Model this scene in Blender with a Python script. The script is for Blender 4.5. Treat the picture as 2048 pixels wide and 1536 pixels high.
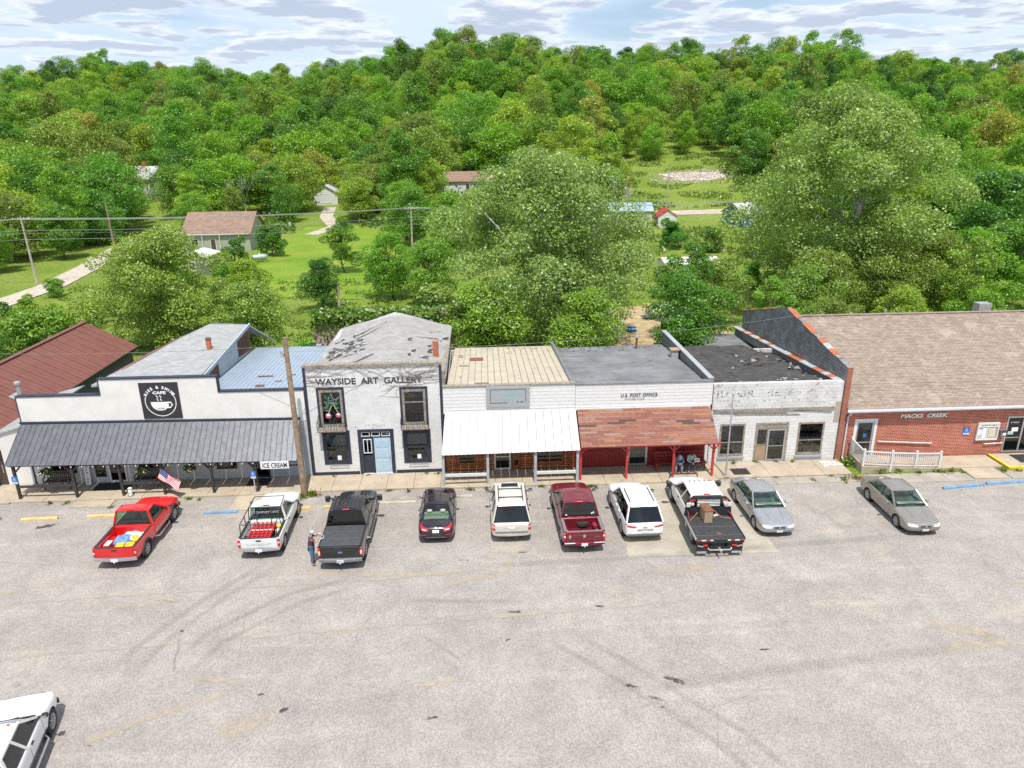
import bpy, bmesh, math, random
import numpy as np
from mathutils import Vector, Matrix, Euler

R = math.radians
random.seed(7); rng = np.random.default_rng(11)
SC = bpy.context.scene
for _o in list(bpy.data.objects): bpy.data.objects.remove(_o)
COL = SC.collection

# ------------------------------------------------------------------ camera
CAM_H = 19.0
PITCH, YAW, ROLL = R(19.1), R(2.8), R(0.57)
_fw = Vector((math.sin(YAW)*math.cos(PITCH), math.cos(YAW)*math.cos(PITCH), -math.sin(PITCH)))
_r = Vector((math.cos(YAW), -math.sin(YAW), 0)); _u = _r.cross(_fw)
_r2 = math.cos(ROLL)*_r - math.sin(ROLL)*_u; _u2 = math.sin(ROLL)*_r + math.cos(ROLL)*_u
cam_d = bpy.data.cameras.new('camera'); cam = bpy.data.objects.new('camera', cam_d); COL.objects.link(cam)
cam.matrix_world = Matrix(((_r2.x, _u2.x, -_fw.x, 0), (_r2.y, _u2.y, -_fw.y, 0), (_r2.z, _u2.z, -_fw.z, CAM_H), (0, 0, 0, 1)))
cam_d.sensor_width = 36; cam_d.lens = 1447/2048*36; cam_d.clip_end = 5000; cam_d.clip_start = .5
SC.camera = cam

# ------------------------------------------------------------------ sky, sun, exposure
SUN_EL, SUN_AZ = R(66), R(4)          # sun behind the camera, a little to its right
world = bpy.data.worlds.new('World'); SC.world = world; world.use_nodes = True
def build_sky():
	nt = world.node_tree; nt.nodes.clear(); N = nt.nodes.new; L = nt.links.new
	out = N('ShaderNodeOutputWorld'); bg = N('ShaderNodeBackground'); bg.inputs[1].default_value = .1
	sky = N('ShaderNodeTexSky'); sky.sky_type = 'NISHITA'; sky.sun_disc = False
	sky.sun_elevation = SUN_EL; sky.sun_rotation = math.pi - SUN_AZ   # sun stands at -Y
	sky.air_density = 1.0; sky.dust_density = .6; sky.ozone_density = 1.5
	tc = N('ShaderNodeTexCoord'); sep = N('ShaderNodeSeparateXYZ'); L(tc.outputs['Generated'], sep.inputs[0])
	def M(op, a, b=None, c=None, clamp=False):
		n = N('ShaderNodeMath'); n.operation = op; n.use_clamp = clamp
		for i, v in enumerate((a, b, c)):
			if v is None: continue
			if hasattr(v, 'is_linked') or hasattr(v, 'links'): L(v, n.inputs[i])
			else: n.inputs[i].default_value = v
		return n.outputs[0]
	zc = M('MAXIMUM', sep.outputs[2], 0.0)
	den = M('ADD', zc, .06)
	px = M('DIVIDE', sep.outputs[0], den); py = M('DIVIDE', sep.outputs[1], den)
	cb = N('ShaderNodeCombineXYZ'); L(px, cb.inputs[0]); L(py, cb.inputs[1])
	def noise(sc, det, rough, off, dist=0.):
		mp = N('ShaderNodeMapping'); mp.inputs['Location'].default_value = off; L(cb.outputs[0], mp.inputs[0])
		n = N('ShaderNodeTexNoise'); n.inputs['Scale'].default_value = sc; n.inputs['Detail'].default_value = det
		n.inputs['Roughness'].default_value = rough; n.inputs['Distortion'].default_value = dist; L(mp.outputs[0], n.inputs['Vector']); return n.outputs['Fac']
	def ramp(v, a, b):
		n = N('ShaderNodeMapRange'); n.interpolation_type = 'SMOOTHSTEP'; n.inputs[1].default_value = a; n.inputs[2].default_value = b; L(v, n.inputs[0]); return n.outputs[0]
	def mix(f, a, b):
		n = N('ShaderNodeMix'); n.data_type = 'RGBA'
		if isinstance(f, float): n.inputs[0].default_value = f
		else: L(f, n.inputs[0])
		for i, v in ((6, a), (7, b)):
			if isinstance(v, tuple): n.inputs[i].default_value = v
			else: L(v, n.inputs[i])
		return n.outputs[2]
	veil = mix(ramp(noise(.55, 4, .55, (3, 1, 0)), .25, .6), sky.outputs[0], (5.8, 6.9, 8.6, 1))
	nA = noise(1.55, 8, .56, (1.3, 4.2, 0)); nB = noise(1.55, 8, .56, (1.3, 4.42, 0))
	body = ramp(nA, .44, .52)
	# sunlit tops, grey-blue undersides: shade by how the cloud thickens towards the far side
	thick = M('ADD', M('MULTIPLY', M('SUBTRACT', nA, nB), 4.2), M('MULTIPLY', ramp(nA, .44, .60), .9), None, True)
	ccol = mix(thick, (7.7, 8.0, 8.6, 1), (4.3, 5.0, 6.2, 1))
	c = mix(body, veil, ccol)
	# pale haze close to the horizon
	c = mix(M('MULTIPLY', M('SUBTRACT', 1., ramp(sep.outputs[2], .0, .16)), .35), c, (6.6, 7.4, 8.8, 1))
	L(c, bg.inputs[0]); L(bg.outputs[0], out.inputs[0])
build_sky()
sun_d = bpy.data.lights.new('sun', 'SUN'); sun_d.energy = 3.8; sun_d.angle = R(.6); sun_d.color = (1, .95, .87)
sun = bpy.data.objects.new('sun', sun_d); COL.objects.link(sun)
_sd = Vector((math.sin(SUN_AZ)*math.cos(SUN_EL), -math.cos(SUN_AZ)*math.cos(SUN_EL), math.sin(SUN_EL)))
sun.rotation_euler = _sd.to_track_quat('Z', 'Y').to_euler(); sun.location = (0, -40, 80)
SC.view_settings.view_transform = 'Standard'; SC.view_settings.look = 'None'; SC.view_settings.gamma = 1
SC.view_settings.exposure = 0.38
SC.view_settings.use_curve_mapping = False
SC.cycles.use_denoising = False
SC.cycles.max_bounces = 6; SC.cycles.diffuse_bounces = 3; SC.cycles.glossy_bounces = 3
SC.cycles.transparent_max_bounces = 12; SC.cycles.transmission_bounces = 4
SC.cycles.caustics_reflective = False; SC.cycles.caustics_refractive = False

# ------------------------------------------------------------------ materials
MATS = {}
class NT:
	"""small helper around a material node tree"""
	def __init__(s, name):
		s.m = bpy.data.materials.new(name); s.m.use_nodes = True; s.t = s.m.node_tree
		s.t.nodes.clear(); s.out = s.N('ShaderNodeOutputMaterial')
		MATS[name] = s.m
	def N(s, k): return s.t.nodes.new(k)
	def L(s, a, b): s.t.links.new(a, b)
	def put(s, inp, v):
		if hasattr(v, 'links'): s.L(v, inp)
		elif isinstance(v, (tuple, list)) and len(v) == 3 and inp.type == 'RGBA': inp.default_value = (*v, 1)
		else: inp.default_value = v
	def coord(s, kind='Object', scale=None, loc=None, rot=None):
		if kind == 'World': o = s.N('ShaderNodeNewGeometry').outputs['Position']
		else: o = s.N('ShaderNodeTexCoord').outputs[kind]
		if scale or loc or rot:
			mp = s.N('ShaderNodeMapping'); s.L(o, mp.inputs[0])
			if scale: mp.inputs['Scale'].default_value = scale
			if loc: mp.inputs['Location'].default_value = loc
			if rot: mp.inputs['Rotation'].default_value = rot
			o = mp.outputs[0]
		return o
	def noise(s, vec, sc, det=4, rough=.55, dist=0., out='Fac'):
		n = s.N('ShaderNodeTexNoise'); s.put(n.inputs['Vector'], vec); n.inputs['Scale'].default_value = sc
		n.inputs['Detail'].default_value = det; n.inputs['Roughness'].default_value = rough; n.inputs['Distortion'].default_value = dist
		return n.outputs[out]
	def ramp(s, v, a, b, lo=0., hi=1.):
		n = s.N('ShaderNodeMapRange'); n.interpolation_type = 'SMOOTHSTEP'; s.put(n.inputs[0], v)
		n.inputs[1].default_value = a; n.inputs[2].default_value = b; n.inputs[3].default_value = lo; n.inputs[4].default_value = hi
		return n.outputs[0]
	def math(s, op, a, b=0., clamp=False):
		n = s.N('ShaderNodeMath'); n.operation = op; n.use_clamp = clamp; s.put(n.inputs[0], a); s.put(n.inputs[1], b); return n.outputs[0]
	def mix(s, f, a, b, mode='MIX'):
		n = s.N('ShaderNodeMix'); n.data_type = 'RGBA'; n.blend_type = mode; s.put(n.inputs[0], f); s.put(n.inputs[6], a); s.put(n.inputs[7], b); return n.outputs[2]
	def bump(s, h, strength=.3, dist=.02):
		n = s.N('ShaderNodeBump'); s.put(n.inputs['Height'], h); n.inputs['Strength'].default_value = strength; n.inputs['Distance'].default_value = dist; return n.outputs[0]
	def pbr(s, col, rough=.6, metal=0., spec=.5, normal=None, coat=0., alpha=None, emit=None):
		b = s.N('ShaderNodeBsdfPrincipled'); s.put(b.inputs['Base Color'], col); s.put(b.inputs['Roughness'], rough); s.put(b.inputs['Metallic'], metal)
		b.inputs['Specular IOR Level'].default_value = spec; b.inputs['Coat Weight'].default_value = coat; b.inputs['Coat Roughness'].default_value = .06
		if normal is not None: s.L(normal, b.inputs['Normal'])
		if alpha is not None: s.put(b.inputs['Alpha'], alpha)
		s.L(b.outputs[0], s.out.inputs[0]); return b
def sc3(c, k): return tuple(min(1., x*k) for x in c)
def plain(name, col, rough=.6, var=.12, scale=4., metal=0., spec=.5, bump=0., bscale=30., coat=0., kind='Object', dirt=None, dirt_amt=.0):
	s = NT(name); v = s.coord(kind)
	f = s.ramp(s.noise(v, scale, 5, .6), .3, .7)
	c = s.mix(f, sc3(col, 1-var), sc3(col, 1+var))
	if dirt: c = s.mix(s.ramp(s.noise(v, scale*2.3, 6, .7), .52, .7, 0, dirt_amt), c, dirt)
	n = s.bump(s.noise(v, bscale, 4, .6), bump, .02) if bump else None
	s.pbr(c, rough, metal, spec, n, coat); return s.m
def paint(name, col, metallic=0.):
	s = NT(name); v = s.coord('Object')
	f = s.noise(v, 3., 4, .6)
	c = s.mix(s.ramp(f, .35, .7), sc3(col, .96), sc3(col, 1.05))
	dust = s.ramp(s.noise(v, 2.2, 4, .55), .5, .8, 0, .07)
	c = s.mix(dust, c, (.42, .38, .33))
	s.pbr(c, s.ramp(s.noise(v, 6, 4, .6), .3, .7, .24, .32), metallic, .5, None, .6); return s.m
def glass(name, tint=(.55, .62, .6), amount=.55):
	"""window glass: part lets the room or cabin show through, part reflects"""
	s = NT(name); tr = s.N('ShaderNodeBsdfTransparent'); tr.inputs[0].default_value = (*tint, 1)
	gl = s.N('ShaderNodeBsdfGlossy'); gl.inputs['Roughness'].default_value = .04; gl.inputs[0].default_value = (.9, .95, 1, 1)
	lw = s.N('ShaderNodeLayerWeight'); lw.inputs[0].default_value = .5
	mx = s.N('ShaderNodeMixShader'); s.L(s.math('ADD', s.math('MULTIPLY', s.math('POWER', lw.outputs['Facing'], 4.), .85), .07), mx.inputs[0])
	s.L(tr.outputs[0], mx.inputs[1]); s.L(gl.outputs[0], mx.inputs[2]); s.L(mx.outputs[0], s.out.inputs[0]); return s.m
def leafmat(name, base=(.09, .16, .025), transl=.42, hue=.5):
	"""foliage: the tree's own tint comes from an object (or instance) attribute called tint"""
	s = NT(name)
	at = s.N('ShaderNodeAttribute'); at.attribute_type = 'INSTANCER'; at.attribute_name = 'tint'
	v = s.coord('Object')
	n1 = s.noise(v, .9, 3, .6); n2 = s.noise(v, 9., 2, .5)
	k = s.mix(s.ramp(n1, .3, .7), (.78, .82, .8), (1.18, 1.15, 1.05))
	k2 = s.mix(s.ramp(n2, .32, .68), (.62, .68, .7), (1.4, 1.32, 1.15))
	c = s.mix(1., at.outputs['Color'], k, 'MULTIPLY'); c = s.mix(1., c, k2, 'MULTIPLY')
	d = s.N('ShaderNodeBsdfDiffuse'); s.L(c, d.inputs[0])
	t = s.N('ShaderNodeBsdfTranslucent'); s.L(s.mix(1., c, (1.05, 1.1, .6), 'MULTIPLY'), t.inputs[0])
	g = s.N('ShaderNodeBsdfGlossy'); g.inputs['Roughness'].default_value = .45; g.inputs[0].default_value = (.8, .85, .8, 1)
	m1 = s.N('ShaderNodeMixShader'); m1.inputs[0].default_value = transl; s.L(d.outputs[0], m1.inputs[1]); s.L(t.outputs[0], m1.inputs[2])
	m2 = s.N('ShaderNodeMixShader'); m2.inputs[0].default_value = .05; s.L(m1.outputs[0], m2.inputs[1]); s.L(g.outputs[0], m2.inputs[2])
	s.L(m2.outputs[0], s.out.inputs[0]); return s.m
def bricks(name, c1, c2, mortar, bw, bh, plane='XZ', ms=.012, rough=.8, bump=.4, paint_wear=None, var=.1, off=.5):
	s = NT(name)
	rot = {'XZ': (R(90), 0, 0), 'YZ': (R(90), 0, R(90)), 'XY': (0, 0, 0)}[plane]
	w = s.coord('World')
	if plane == 'XZ':
		sp = s.N('ShaderNodeSeparateXYZ'); s.L(w, sp.inputs[0]); cb = s.N('ShaderNodeCombineXYZ'); s.L(sp.outputs[0], cb.inputs[0]); s.L(sp.outputs[2], cb.inputs[1])
	elif plane == 'YZ':
		sp = s.N('ShaderNodeSeparateXYZ'); s.L(w, sp.inputs[0]); cb = s.N('ShaderNodeCombineXYZ'); s.L(sp.outputs[1], cb.inputs[0]); s.L(sp.outputs[2], cb.inputs[1])
	else:
		sp = s.N('ShaderNodeSeparateXYZ'); s.L(w, sp.inputs[0]); cb = s.N('ShaderNodeCombineXYZ'); s.L(sp.outputs[0], cb.inputs[0]); s.L(sp.outputs[1], cb.inputs[1])
	b = s.N('ShaderNodeTexBrick'); s.L(cb.outputs[0], b.inputs['Vector']); b.offset = off
	b.inputs['Color1'].default_value = (*c1, 1); b.inputs['Color2'].default_value = (*c2, 1); b.inputs['Mortar'].default_value = (*mortar, 1)
	b.inputs['Scale'].default_value = 1; b.inputs['Mortar Size'].default_value = ms; b.inputs['Brick Width'].default_value = bw; b.inputs['Row Height'].default_value = bh
	b.inputs['Mortar Smooth'].default_value = .2; b.inputs['Bias'].default_value = 0
	c = s.mix(s.ramp(s.noise(w, 1.3, 5, .65), .3, .7), s.mix(1., b.outputs['Color'], (1-var,)*3, 'MULTIPLY'), s.mix(1., b.outputs['Color'], (1+var,)*3, 'MULTIPLY'))
	if paint_wear: c = s.mix(s.ramp(s.noise(w, paint_wear[1], 7, .72), paint_wear[2], paint_wear[2]+.08, 0, paint_wear[3]), c, paint_wear[0])
	h = s.math('SUBTRACT', s.math('MULTIPLY', s.noise(w, 40, 3), .3), b.outputs['Fac'])
	s.pbr(c, rough, 0, .3, s.bump(h, bump, .012)); return s.m

M = MATS
# ---- ground
def lot_material():
	s = NT('asphalt_lot'); w = s.coord('World')
	base = s.mix(s.ramp(s.noise(w, .22, 6, .62), .3, .7), (.295, .267, .244), (.36, .328, .298))
	base = s.mix(s.ramp(s.noise(w, 1.7, 5, .7), .35, .7, 0, .55), base, (.302, .280, .266))
	# long drag marks and pale streaks that run along the street
	st = s.noise(s.coord('World', scale=(.10, 1.3, 1), rot=(0, 0, R(-3))), 1., 6, .68)
	base = s.mix(s.ramp(st, .52, .70, 0, .55), base, (.41, .375, .335))
	base = s.mix(s.ramp(st, .42, .28, 0, .5), base, (.265, .245, .232))
	# sandy dust
	sd = s.noise(s.coord('World', scale=(.35, .55, 1), loc=(4, 9, 0)), .55, 6, .66)
	base = s.mix(s.ramp(sd, .57, .74, 0, .6), base, (.45, .385, .30))
	# small dark drips and patches
	sp = s.noise(w, 2.6, 3, .5); base = s.mix(s.ramp(sp, .70, .76, 0, .35), base, (.13, .115, .10))
	# stone chips
	vo = s.N('ShaderNodeTexVoronoi'); s.L(w, vo.inputs['Vector']); vo.inputs['Scale'].default_value = 26
	chips = s.mix(s.ramp(vo.outputs['Color'], .15, .85), (.80, .80, .805), (1.19, 1.19, 1.18))
	base = s.mix(1., base, chips, 'MULTIPLY')
	fine = s.noise(w, 55, 2, .6); base = s.mix(1., base, s.mix(s.ramp(fine, .3, .7), (.86,)*3, (1.14,)*3), 'MULTIPLY')
	mo = s.noise(w, .7, 7, .75); base = s.mix(1., base, s.mix(s.ramp(mo, .32, .68), (.90, .90, .905), (1.09, 1.085, 1.08)), 'MULTIPLY')
	# fine cracks
	cr = s.N('ShaderNodeTexVoronoi'); cr.feature = 'DISTANCE_TO_EDGE'; cr.inputs['Scale'].default_value = .28
	s.L(s.mix(.06, w, s.noise(w, 1.2, 4, .6, 0, 'Color')), cr.inputs['Vector'])
	base = s.mix(s.math('MULTIPLY', s.ramp(cr.outputs['Distance'], .004, .0), s.ramp(s.noise(w, .15, 2), .45, .6, 0, .5)), base, (.14, .13, .12))
	s.pbr(base, .88, 0, .25, s.bump(vo.outputs['Distance'], .35, .012)); return s.m
lot_material()
def concrete(name, col, stain=.5, spots=True):
	s = NT(name); w = s.coord('World')
	c = s.mix(s.ramp(s.noise(w, .8, 6, .65), .3, .7), sc3(col, .86), sc3(col, 1.12))
	c = s.mix(s.ramp(s.noise(w, 2.2, 6, .7), .52, .72, 0, stain), c, (.22, .185, .14))
	c = s.mix(s.ramp(s.noise(w, 5.2, 5, .65), .58, .75, 0, .35), c, (.52, .44, .33))
	c = s.mix(1., c, s.mix(s.ramp(s.noise(w, 60, 2), .3, .7), (.85,)*3, (1.15,)*3), 'MULTIPLY')
	s.pbr(c, .85, 0, .25, s.bump(s.noise(w, 45, 4), .2, .01)); return s.m
concrete('concrete_tan', (.44, .37, .28)); concrete('concrete_pad', (.40, .36, .295), .25); concrete('concrete_old', (.36, .33, .28), .6)
concrete('concrete_dark', (.25, .23, .21), .5)
def terrain_material():
	s = NT('terrain_grass'); w = s.coord('World')
	g = s.mix(s.ramp(s.noise(w, .09, 5, .6), .35, .65), (.15, .23, .035), (.22, .28, .06))
	g = s.mix(s.ramp(s.noise(w, .45, 6, .7), .45, .72, 0, .7), g, (.19, .22, .055))
	g = s.mix(s.ramp(s.noise(w, .19, 6, .7), .60, .74, 0, .6), g, (.24, .19, .10))
	g = s.mix(1., g, s.mix(s.ramp(s.noise(w, 2.2, 4, .7), .3, .7), (.6, .66, .6), (1.35, 1.3, 1.2)), 'MULTIPLY')
	s.pbr(g, .95, 0, .1, s.bump(s.noise(w, 3.5, 5, .7), .8, .25)); return s.m
terrain_material()
def lawn_material():
	s = NT('mown_lawn'); w = s.coord('World')
	g = s.mix(s.ramp(s.noise(w, .14, 5, .6), .35, .65), (.15, .26, .026), (.225, .31, .042))
	wv = s.N('ShaderNodeTexWave'); s.L(s.coord('World', rot=(0, 0, R(38))), wv.inputs[0]); wv.inputs['Scale'].default_value = .33; wv.inputs['Distortion'].default_value = 1.6; wv.inputs['Detail'].default_value = 2
	g = s.mix(s.math('MULTIPLY', wv.outputs['Fac'], .5), g, (.115, .22, .022))
	g = s.mix(s.ramp(s.noise(w, .21, 6, .7), .5, .7, 0, .75), g, (.30, .26, .06))
	g = s.mix(s.ramp(s.noise(w, .33, 5, .7), .66, .76, 0, .7), g, (.42, .33, .17))
	g = s.mix(1., g, s.mix(s.ramp(s.noise(w, 3.2, 4, .7), .3, .7), (.7,)*3, (1.3,)*3), 'MULTIPLY')
	s.pbr(g, .95, 0, .1, s.bump(s.noise(w, 5, 4, .7), .6, .1)); return s.m
lawn_material()
plain('gravel_pale', (.46, .40, .33), .95, .25, 1.5, bump=.6, bscale=8, kind='World')
plain('dirt', (.40, .30, .17), .95, .25, 1.1, bump=.5, bscale=6, kind='World', dirt=(.2, .2, .05), dirt_amt=.6)
plain('rubble_white', (.55, .49, .43), .95, .3, 1.2, bump=.9, bscale=3, kind='World')
# ---- building surfaces
bricks('white_painted_brick', (.78, .78, .765), (.70, .70, .69), (.53, .53, .53), .22, .075, 'XZ', .008, .75, .5, ((.42, .41, .40), 2.2, .64, .55), .06)
bricks('white_painted_block', (.70, .70, .68), (.64, .64, .63), (.55, .55, .54), .41, .205, 'XZ', .010, .75, .6, ((.36, .36, .35), 3.0, .64, .75), .06)
bricks('red_brick', (.44, .09, .048), (.32, .06, .036), (.55, .38, .30), .26, .095, 'XZ', .013, .8, .6, ((.55, .36, .28), 3.5, .60, .4), .14)
bricks('red_brick_pier', (.38, .10, .055), (.28, .07, .04), (.36, .25, .2), .21, .072, 'XZ', .010, .8, .6, None, .14)
bricks('dark_block_side', (.20, .205, .21), (.30, .305, .31), (.09, .093, .096), .41, .205, 'YZ', .014, .85, .6, ((.22, .22, .22), 2.0, .60, .4), .2)
bricks('tan_shingles', (.255, .198, .158), (.345, .28, .232), (.16, .115, .09), .30, .14, 'XY', .010, .92, .5, ((.44, .36, .31), .7, .56, .5), .1)
bricks('grey_shingles', (.31, .318, .32), (.39, .397, .40), (.21, .213, .215), .30, .16, 'XY', .012, .92, .5, ((.30, .30, .31), 1.1, .62, .5), .08)
bricks('gallery_shingles', (.34, .33, .318), (.42, .408, .392), (.20, .196, .19), .26, .15, 'XY', .014, .92, .6, ((.17, .165, .16), 2.6, .64, .6), .12)
bricks('house_shingles', (.25, .165, .125), (.31, .21, .16), (.17, .11, .085), .5, .3, 'XY', .02, .92, .4, None, .12)
plain('white_wall', (.72, .715, .68), .7, .05, 1.2, bump=.12, bscale=12, kind='World', dirt=(.5, .47, .42), dirt_amt=.25)
plain('blue_grey_wall', (.40, .45, .50), .7, .08, 1.5, kind='World')
plain('grey_wall', (.50, .51, .51), .75, .08, 1.5, bump=.15, bscale=14, kind='World')
plain('navy_trim', (.028, .034, .055), .55, .2, 3)
plain('black_trim', (.022, .023, .026), .5, .25, 4)
plain('weathered_wood', (.27, .235, .19), .85, .35, 6, bump=.4, bscale=20, dirt=(.45, .42, .37), dirt_amt=.7)
plain('dark_post', (.045, .038, .036), .6, .3, 5)
plain('grey_post', (.42, .44, .46), .75, .2, 6, dirt=(.25, .22, .2), dirt_amt=.6)
plain('white_paint', (.68, .68, .665), .5, .06, 4, dirt=(.5, .48, .44), dirt_amt=.3)
plain('red_post', (.55, .045, .04), .5, .12, 5)
plain('red_board', (.30, .032, .026), .65, .2, 2.5, dirt=(.15, .02, .018), dirt_amt=.5)
plain('log_wood', (.33, .115, .04), .55, .3, 5, dirt=(.16, .05, .02), dirt_amt=.6)
plain('log_wood_light', (.42, .17, .06), .55, .3, 5, dirt=(.2, .07, .03), dirt_amt=.5)
plain('metal_charcoal', (.125, .13, .145), .42, .14, 3, .55, dirt=(.22, .22, .23), dirt_amt=.5)
plain('metal_white', (.44, .448, .45), .42, .04, 2, 0., dirt=(.6, .55, .48), dirt_amt=.35)
plain('metal_tan', (.50, .44, .345), .5, .08, 1.4, .0, dirt=(.36, .30, .24), dirt_amt=.5, kind='World')
plain('metal_blue_grey', (.36, .435, .52), .4, .06, 1.2, .25, dirt=(.28, .32, .38), dirt_amt=.5, kind='World')
plain('metal_red_brown', (.20, .075, .055), .6, .1, 1.5, .1, dirt=(.27, .11, .08), dirt_amt=.5, kind='World')
plain('membrane_grey', (.185, .19, .195), .8, .22, .6, kind='World', bump=.2, bscale=8, dirt=(.10, .105, .11), dirt_amt=.7)
plain('tar_black', (.052, .049, .047), .85, .35, 1.6, kind='World', bump=.8, bscale=5, dirt=(.15, .14, .13), dirt_amt=.55)
plain('torn_felt_light', (.38, .36, .33), .9, .3, 4, kind='World')
plain('terracotta', (.43, .14, .07), .75, .2, 4)
plain('tile_pale', (.40, .42, .43), .8, .15, 4)
plain('chimney_brick', (.42, .13, .06), .85, .3, 12, bump=.5, bscale=40)
plain('gutter_white', (.70, .72, .73), .4, .05, 3, .1)
plain('door_blue', (.42, .56, .66), .5, .05, 3)
plain('door_frame_white', (.70, .72, .73), .45, .05, 3)
plain('alu', (.55, .56, .57), .38, .06, 5, .7)
plain('rust_brown', (.20, .085, .05), .85, .3, 5)
plain('dark_room', (.03, .03, .032), .9, .3, 3)
plain('room_mid', (.14, .12, .095), .9, .3, 2.5)
plain('curtain_grey', (.28, .29, .31), .9, .2, 8)
plain('cardboard', (.36, .26, .17), .85, .1, 3)
plain('paper_white', (.82, .82, .80), .8, .02, 4)
plain('plaster_chip', (.72, .70, .67), .9, .1, 6)
glass('window_glass', (.62, .68, .68)); glass('window_dark', (.25, .28, .30))
# ---- poles, signs
plain('pole_wood', (.27, .195, .125), .85, .3, 5, bump=.4, bscale=25, dirt=(.42, .37, .31), dirt_amt=.6)
plain('pole_wood_pale', (.40, .36, .31), .85, .3, 4, bump=.4, bscale=25)
plain('wire', (.26, .265, .27), .5, .1, 2, .3); plain('galvanised', (.52, .54, .55), .4, .1, 6, .6)
plain('sign_black', (.03, .031, .036), .5, .1, 5); plain('sign_white', (.78, .78, .77), .5, .03, 5); plain('sign_blue', (.02, .16, .52), .45, .08, 5)
plain('sign_grey', (.36, .37, .38), .6, .04, 3); plain('teal_ink', (.25, .50, .50), .6, .1, 6); plain('ink_dark', (.05, .055, .06), .6, .2, 6)
def faded(name, col, lo, scale):
	s = NT(name); w = s.coord('World')
	a = s.ramp(s.noise(w, scale, 6, .75), lo, lo+.12)
	s.pbr(col, .8, 0, .2, None, 0, a); return s.m
faded('ink_faded', (.17, .17, .17), .50, 7); faded('ink_faded_faint', (.30, .29, .29), .50, 8); faded('ink_worn', (.045, .05, .058), .36, 9)
# ---- ground marks (worn paint, sand, rubber, oil): soft edge from the strip's own UV
def mark(name, col, noise_scale, lo, hi, amt, rough=.9, along=1.):
	s = NT(name); uv = s.N('ShaderNodeTexCoord').outputs['UV']; sp = s.N('ShaderNodeSeparateXYZ'); s.L(uv, sp.inputs[0])
	def edge(o, k): return s.math('MULTIPLY', s.math('SUBTRACT', .5, s.math('ABSOLUTE', s.math('SUBTRACT', o, .5))), k, True)
	w = s.coord('World')
	e = s.math('MULTIPLY', edge(sp.outputs[1], 3.), edge(sp.outputs[0], 5.*along))
	n = s.noise(w, noise_scale, 6, .7)
	a = s.ramp(s.math('ADD', n, s.math('MULTIPLY', s.math('SUBTRACT', e, 1.), .35)), lo, hi, 0, amt)
	c = s.mix(s.ramp(s.noise(w, 40, 2), .3, .7), sc3(col, .8), sc3(col, 1.2))
	s.pbr(c, rough, 0, .2, None, 0, a); return s.m
mark('paint_line_worn', (.56, .54, .51), 2.5, .30, .6, .6); mark('sand_mark', (.55, .46, .33), 1.6, .30, .72, .7)
mark('rubber_mark', (.17, .16, .155), 1.4, .22, .85, .27); mark('oil_mark', (.085, .072, .058), 3.0, .34, .56, .8); mark('pale_dust', (.46, .42, .36), 1.0, .25, .6, .7)
plain('stop_yellow', (.62, .46, .17), .8, .15, 4, dirt=(.5, .45, .38), dirt_amt=.6); plain('stop_blue', (.15, .29, .46), .8, .15, 4, dirt=(.42, .42, .42), dirt_amt=.4)
plain('stop_concrete', (.48, .43, .35), .85, .15, 4); plain('kerb_yellow', (.72, .52, .05), .7, .12, 4)
plain('rubber_mat', (.028, .028, .03), .9, .3, 8, bump=.3, bscale=60)
# ---- vehicles
paint('car_red', (.66, .012, .014)); paint('car_white', (.74, .745, .74)); paint('car_black', (.012, .013, .016)); paint('car_plum_black', (.020, .012, .018))
paint('car_cream', (.62, .585, .52), .15); paint('car_maroon', (.17, .012, .024), .2); paint('car_silver', (.40, .405, .415), .55); paint('car_tan', (.34, .315, .275), .55)
plain('tyre', (.035, .035, .036), .85, .2, 9); plain('rim_grey', (.42, .42, .43), .35, .1, 6, .8); plain('rim_dark', (.06, .06, .065), .5, .1, 6, .3)
plain('chrome', (.62, .63, .64), .18, .06, 4, .9); plain('plastic_black', (.025, .026, .028), .6, .2, 6); plain('plastic_grey', (.17, .175, .18), .6, .15, 6)
plain('tail_red', (.55, .012, .015), .22, .1, 8, coat=.5); plain('lamp_clear', (.68, .69, .68), .15, .08, 6, .2, coat=.5); plain('lamp_amber', (.62, .22, .02), .25, .1, 6)
plain('seat_beige', (.44, .40, .32), .8, .1, 6); plain('seat_grey', (.24, .25, .25), .85, .1, 6); plain('seat_red', (.5, .03, .04), .8, .15, 6); plain('cabin_dark', (.02, .021, .022), .8, .2, 5)
plain('plate_white', (.75, .78, .80), .45, .05, 20); plain('bed_liner', (.035, .036, .038), .75, .25, 5, bump=.3, bscale=50, dirt=(.11, .105, .10), dirt_amt=.5)
plain('tonneau', (.055, .058, .062), .55, .15, 3, dirt=(.12, .12, .12), dirt_amt=.4)
glass('auto_glass_green', (.50, .68, .60)); glass('auto_glass_dark', (.06, .07, .08)); glass('auto_glass', (.42, .52, .50))
# ---- people and cargo
plain('skin', (.52, .30, .21), .55, .06, 8); plain('jeans', (.075, .13, .24), .85, .25, 9); plain('jeans_pale', (.22, .32, .42), .85, .2, 9); plain('shirt_plum', (.13, .055, .10), .85, .25, 9)
plain('shirt_denim', (.19, .28, .38), .85, .2, 9); plain('shirt_mint', (.45, .58, .52), .85, .15, 9); plain('cap_grey', (.42, .47, .53), .85, .2, 9); plain('hair_brown', (.10, .06, .035), .7, .3, 20); plain('hair_grey', (.35, .34, .33), .7, .3, 20)
plain('boot', (.20, .09, .05), .7, .2, 9); plain('denim_dark', (.04, .055, .12), .85, .2, 9)
plain('plastic_yellow', (.72, .48, .03), .5, .1, 6); plain('plastic_blue', (.05, .22, .55), .5, .1, 6); plain('plastic_red', (.50, .03, .035), .5, .15, 6); plain('plastic_white', (.72, .73, .74), .55, .06, 6)
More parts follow.
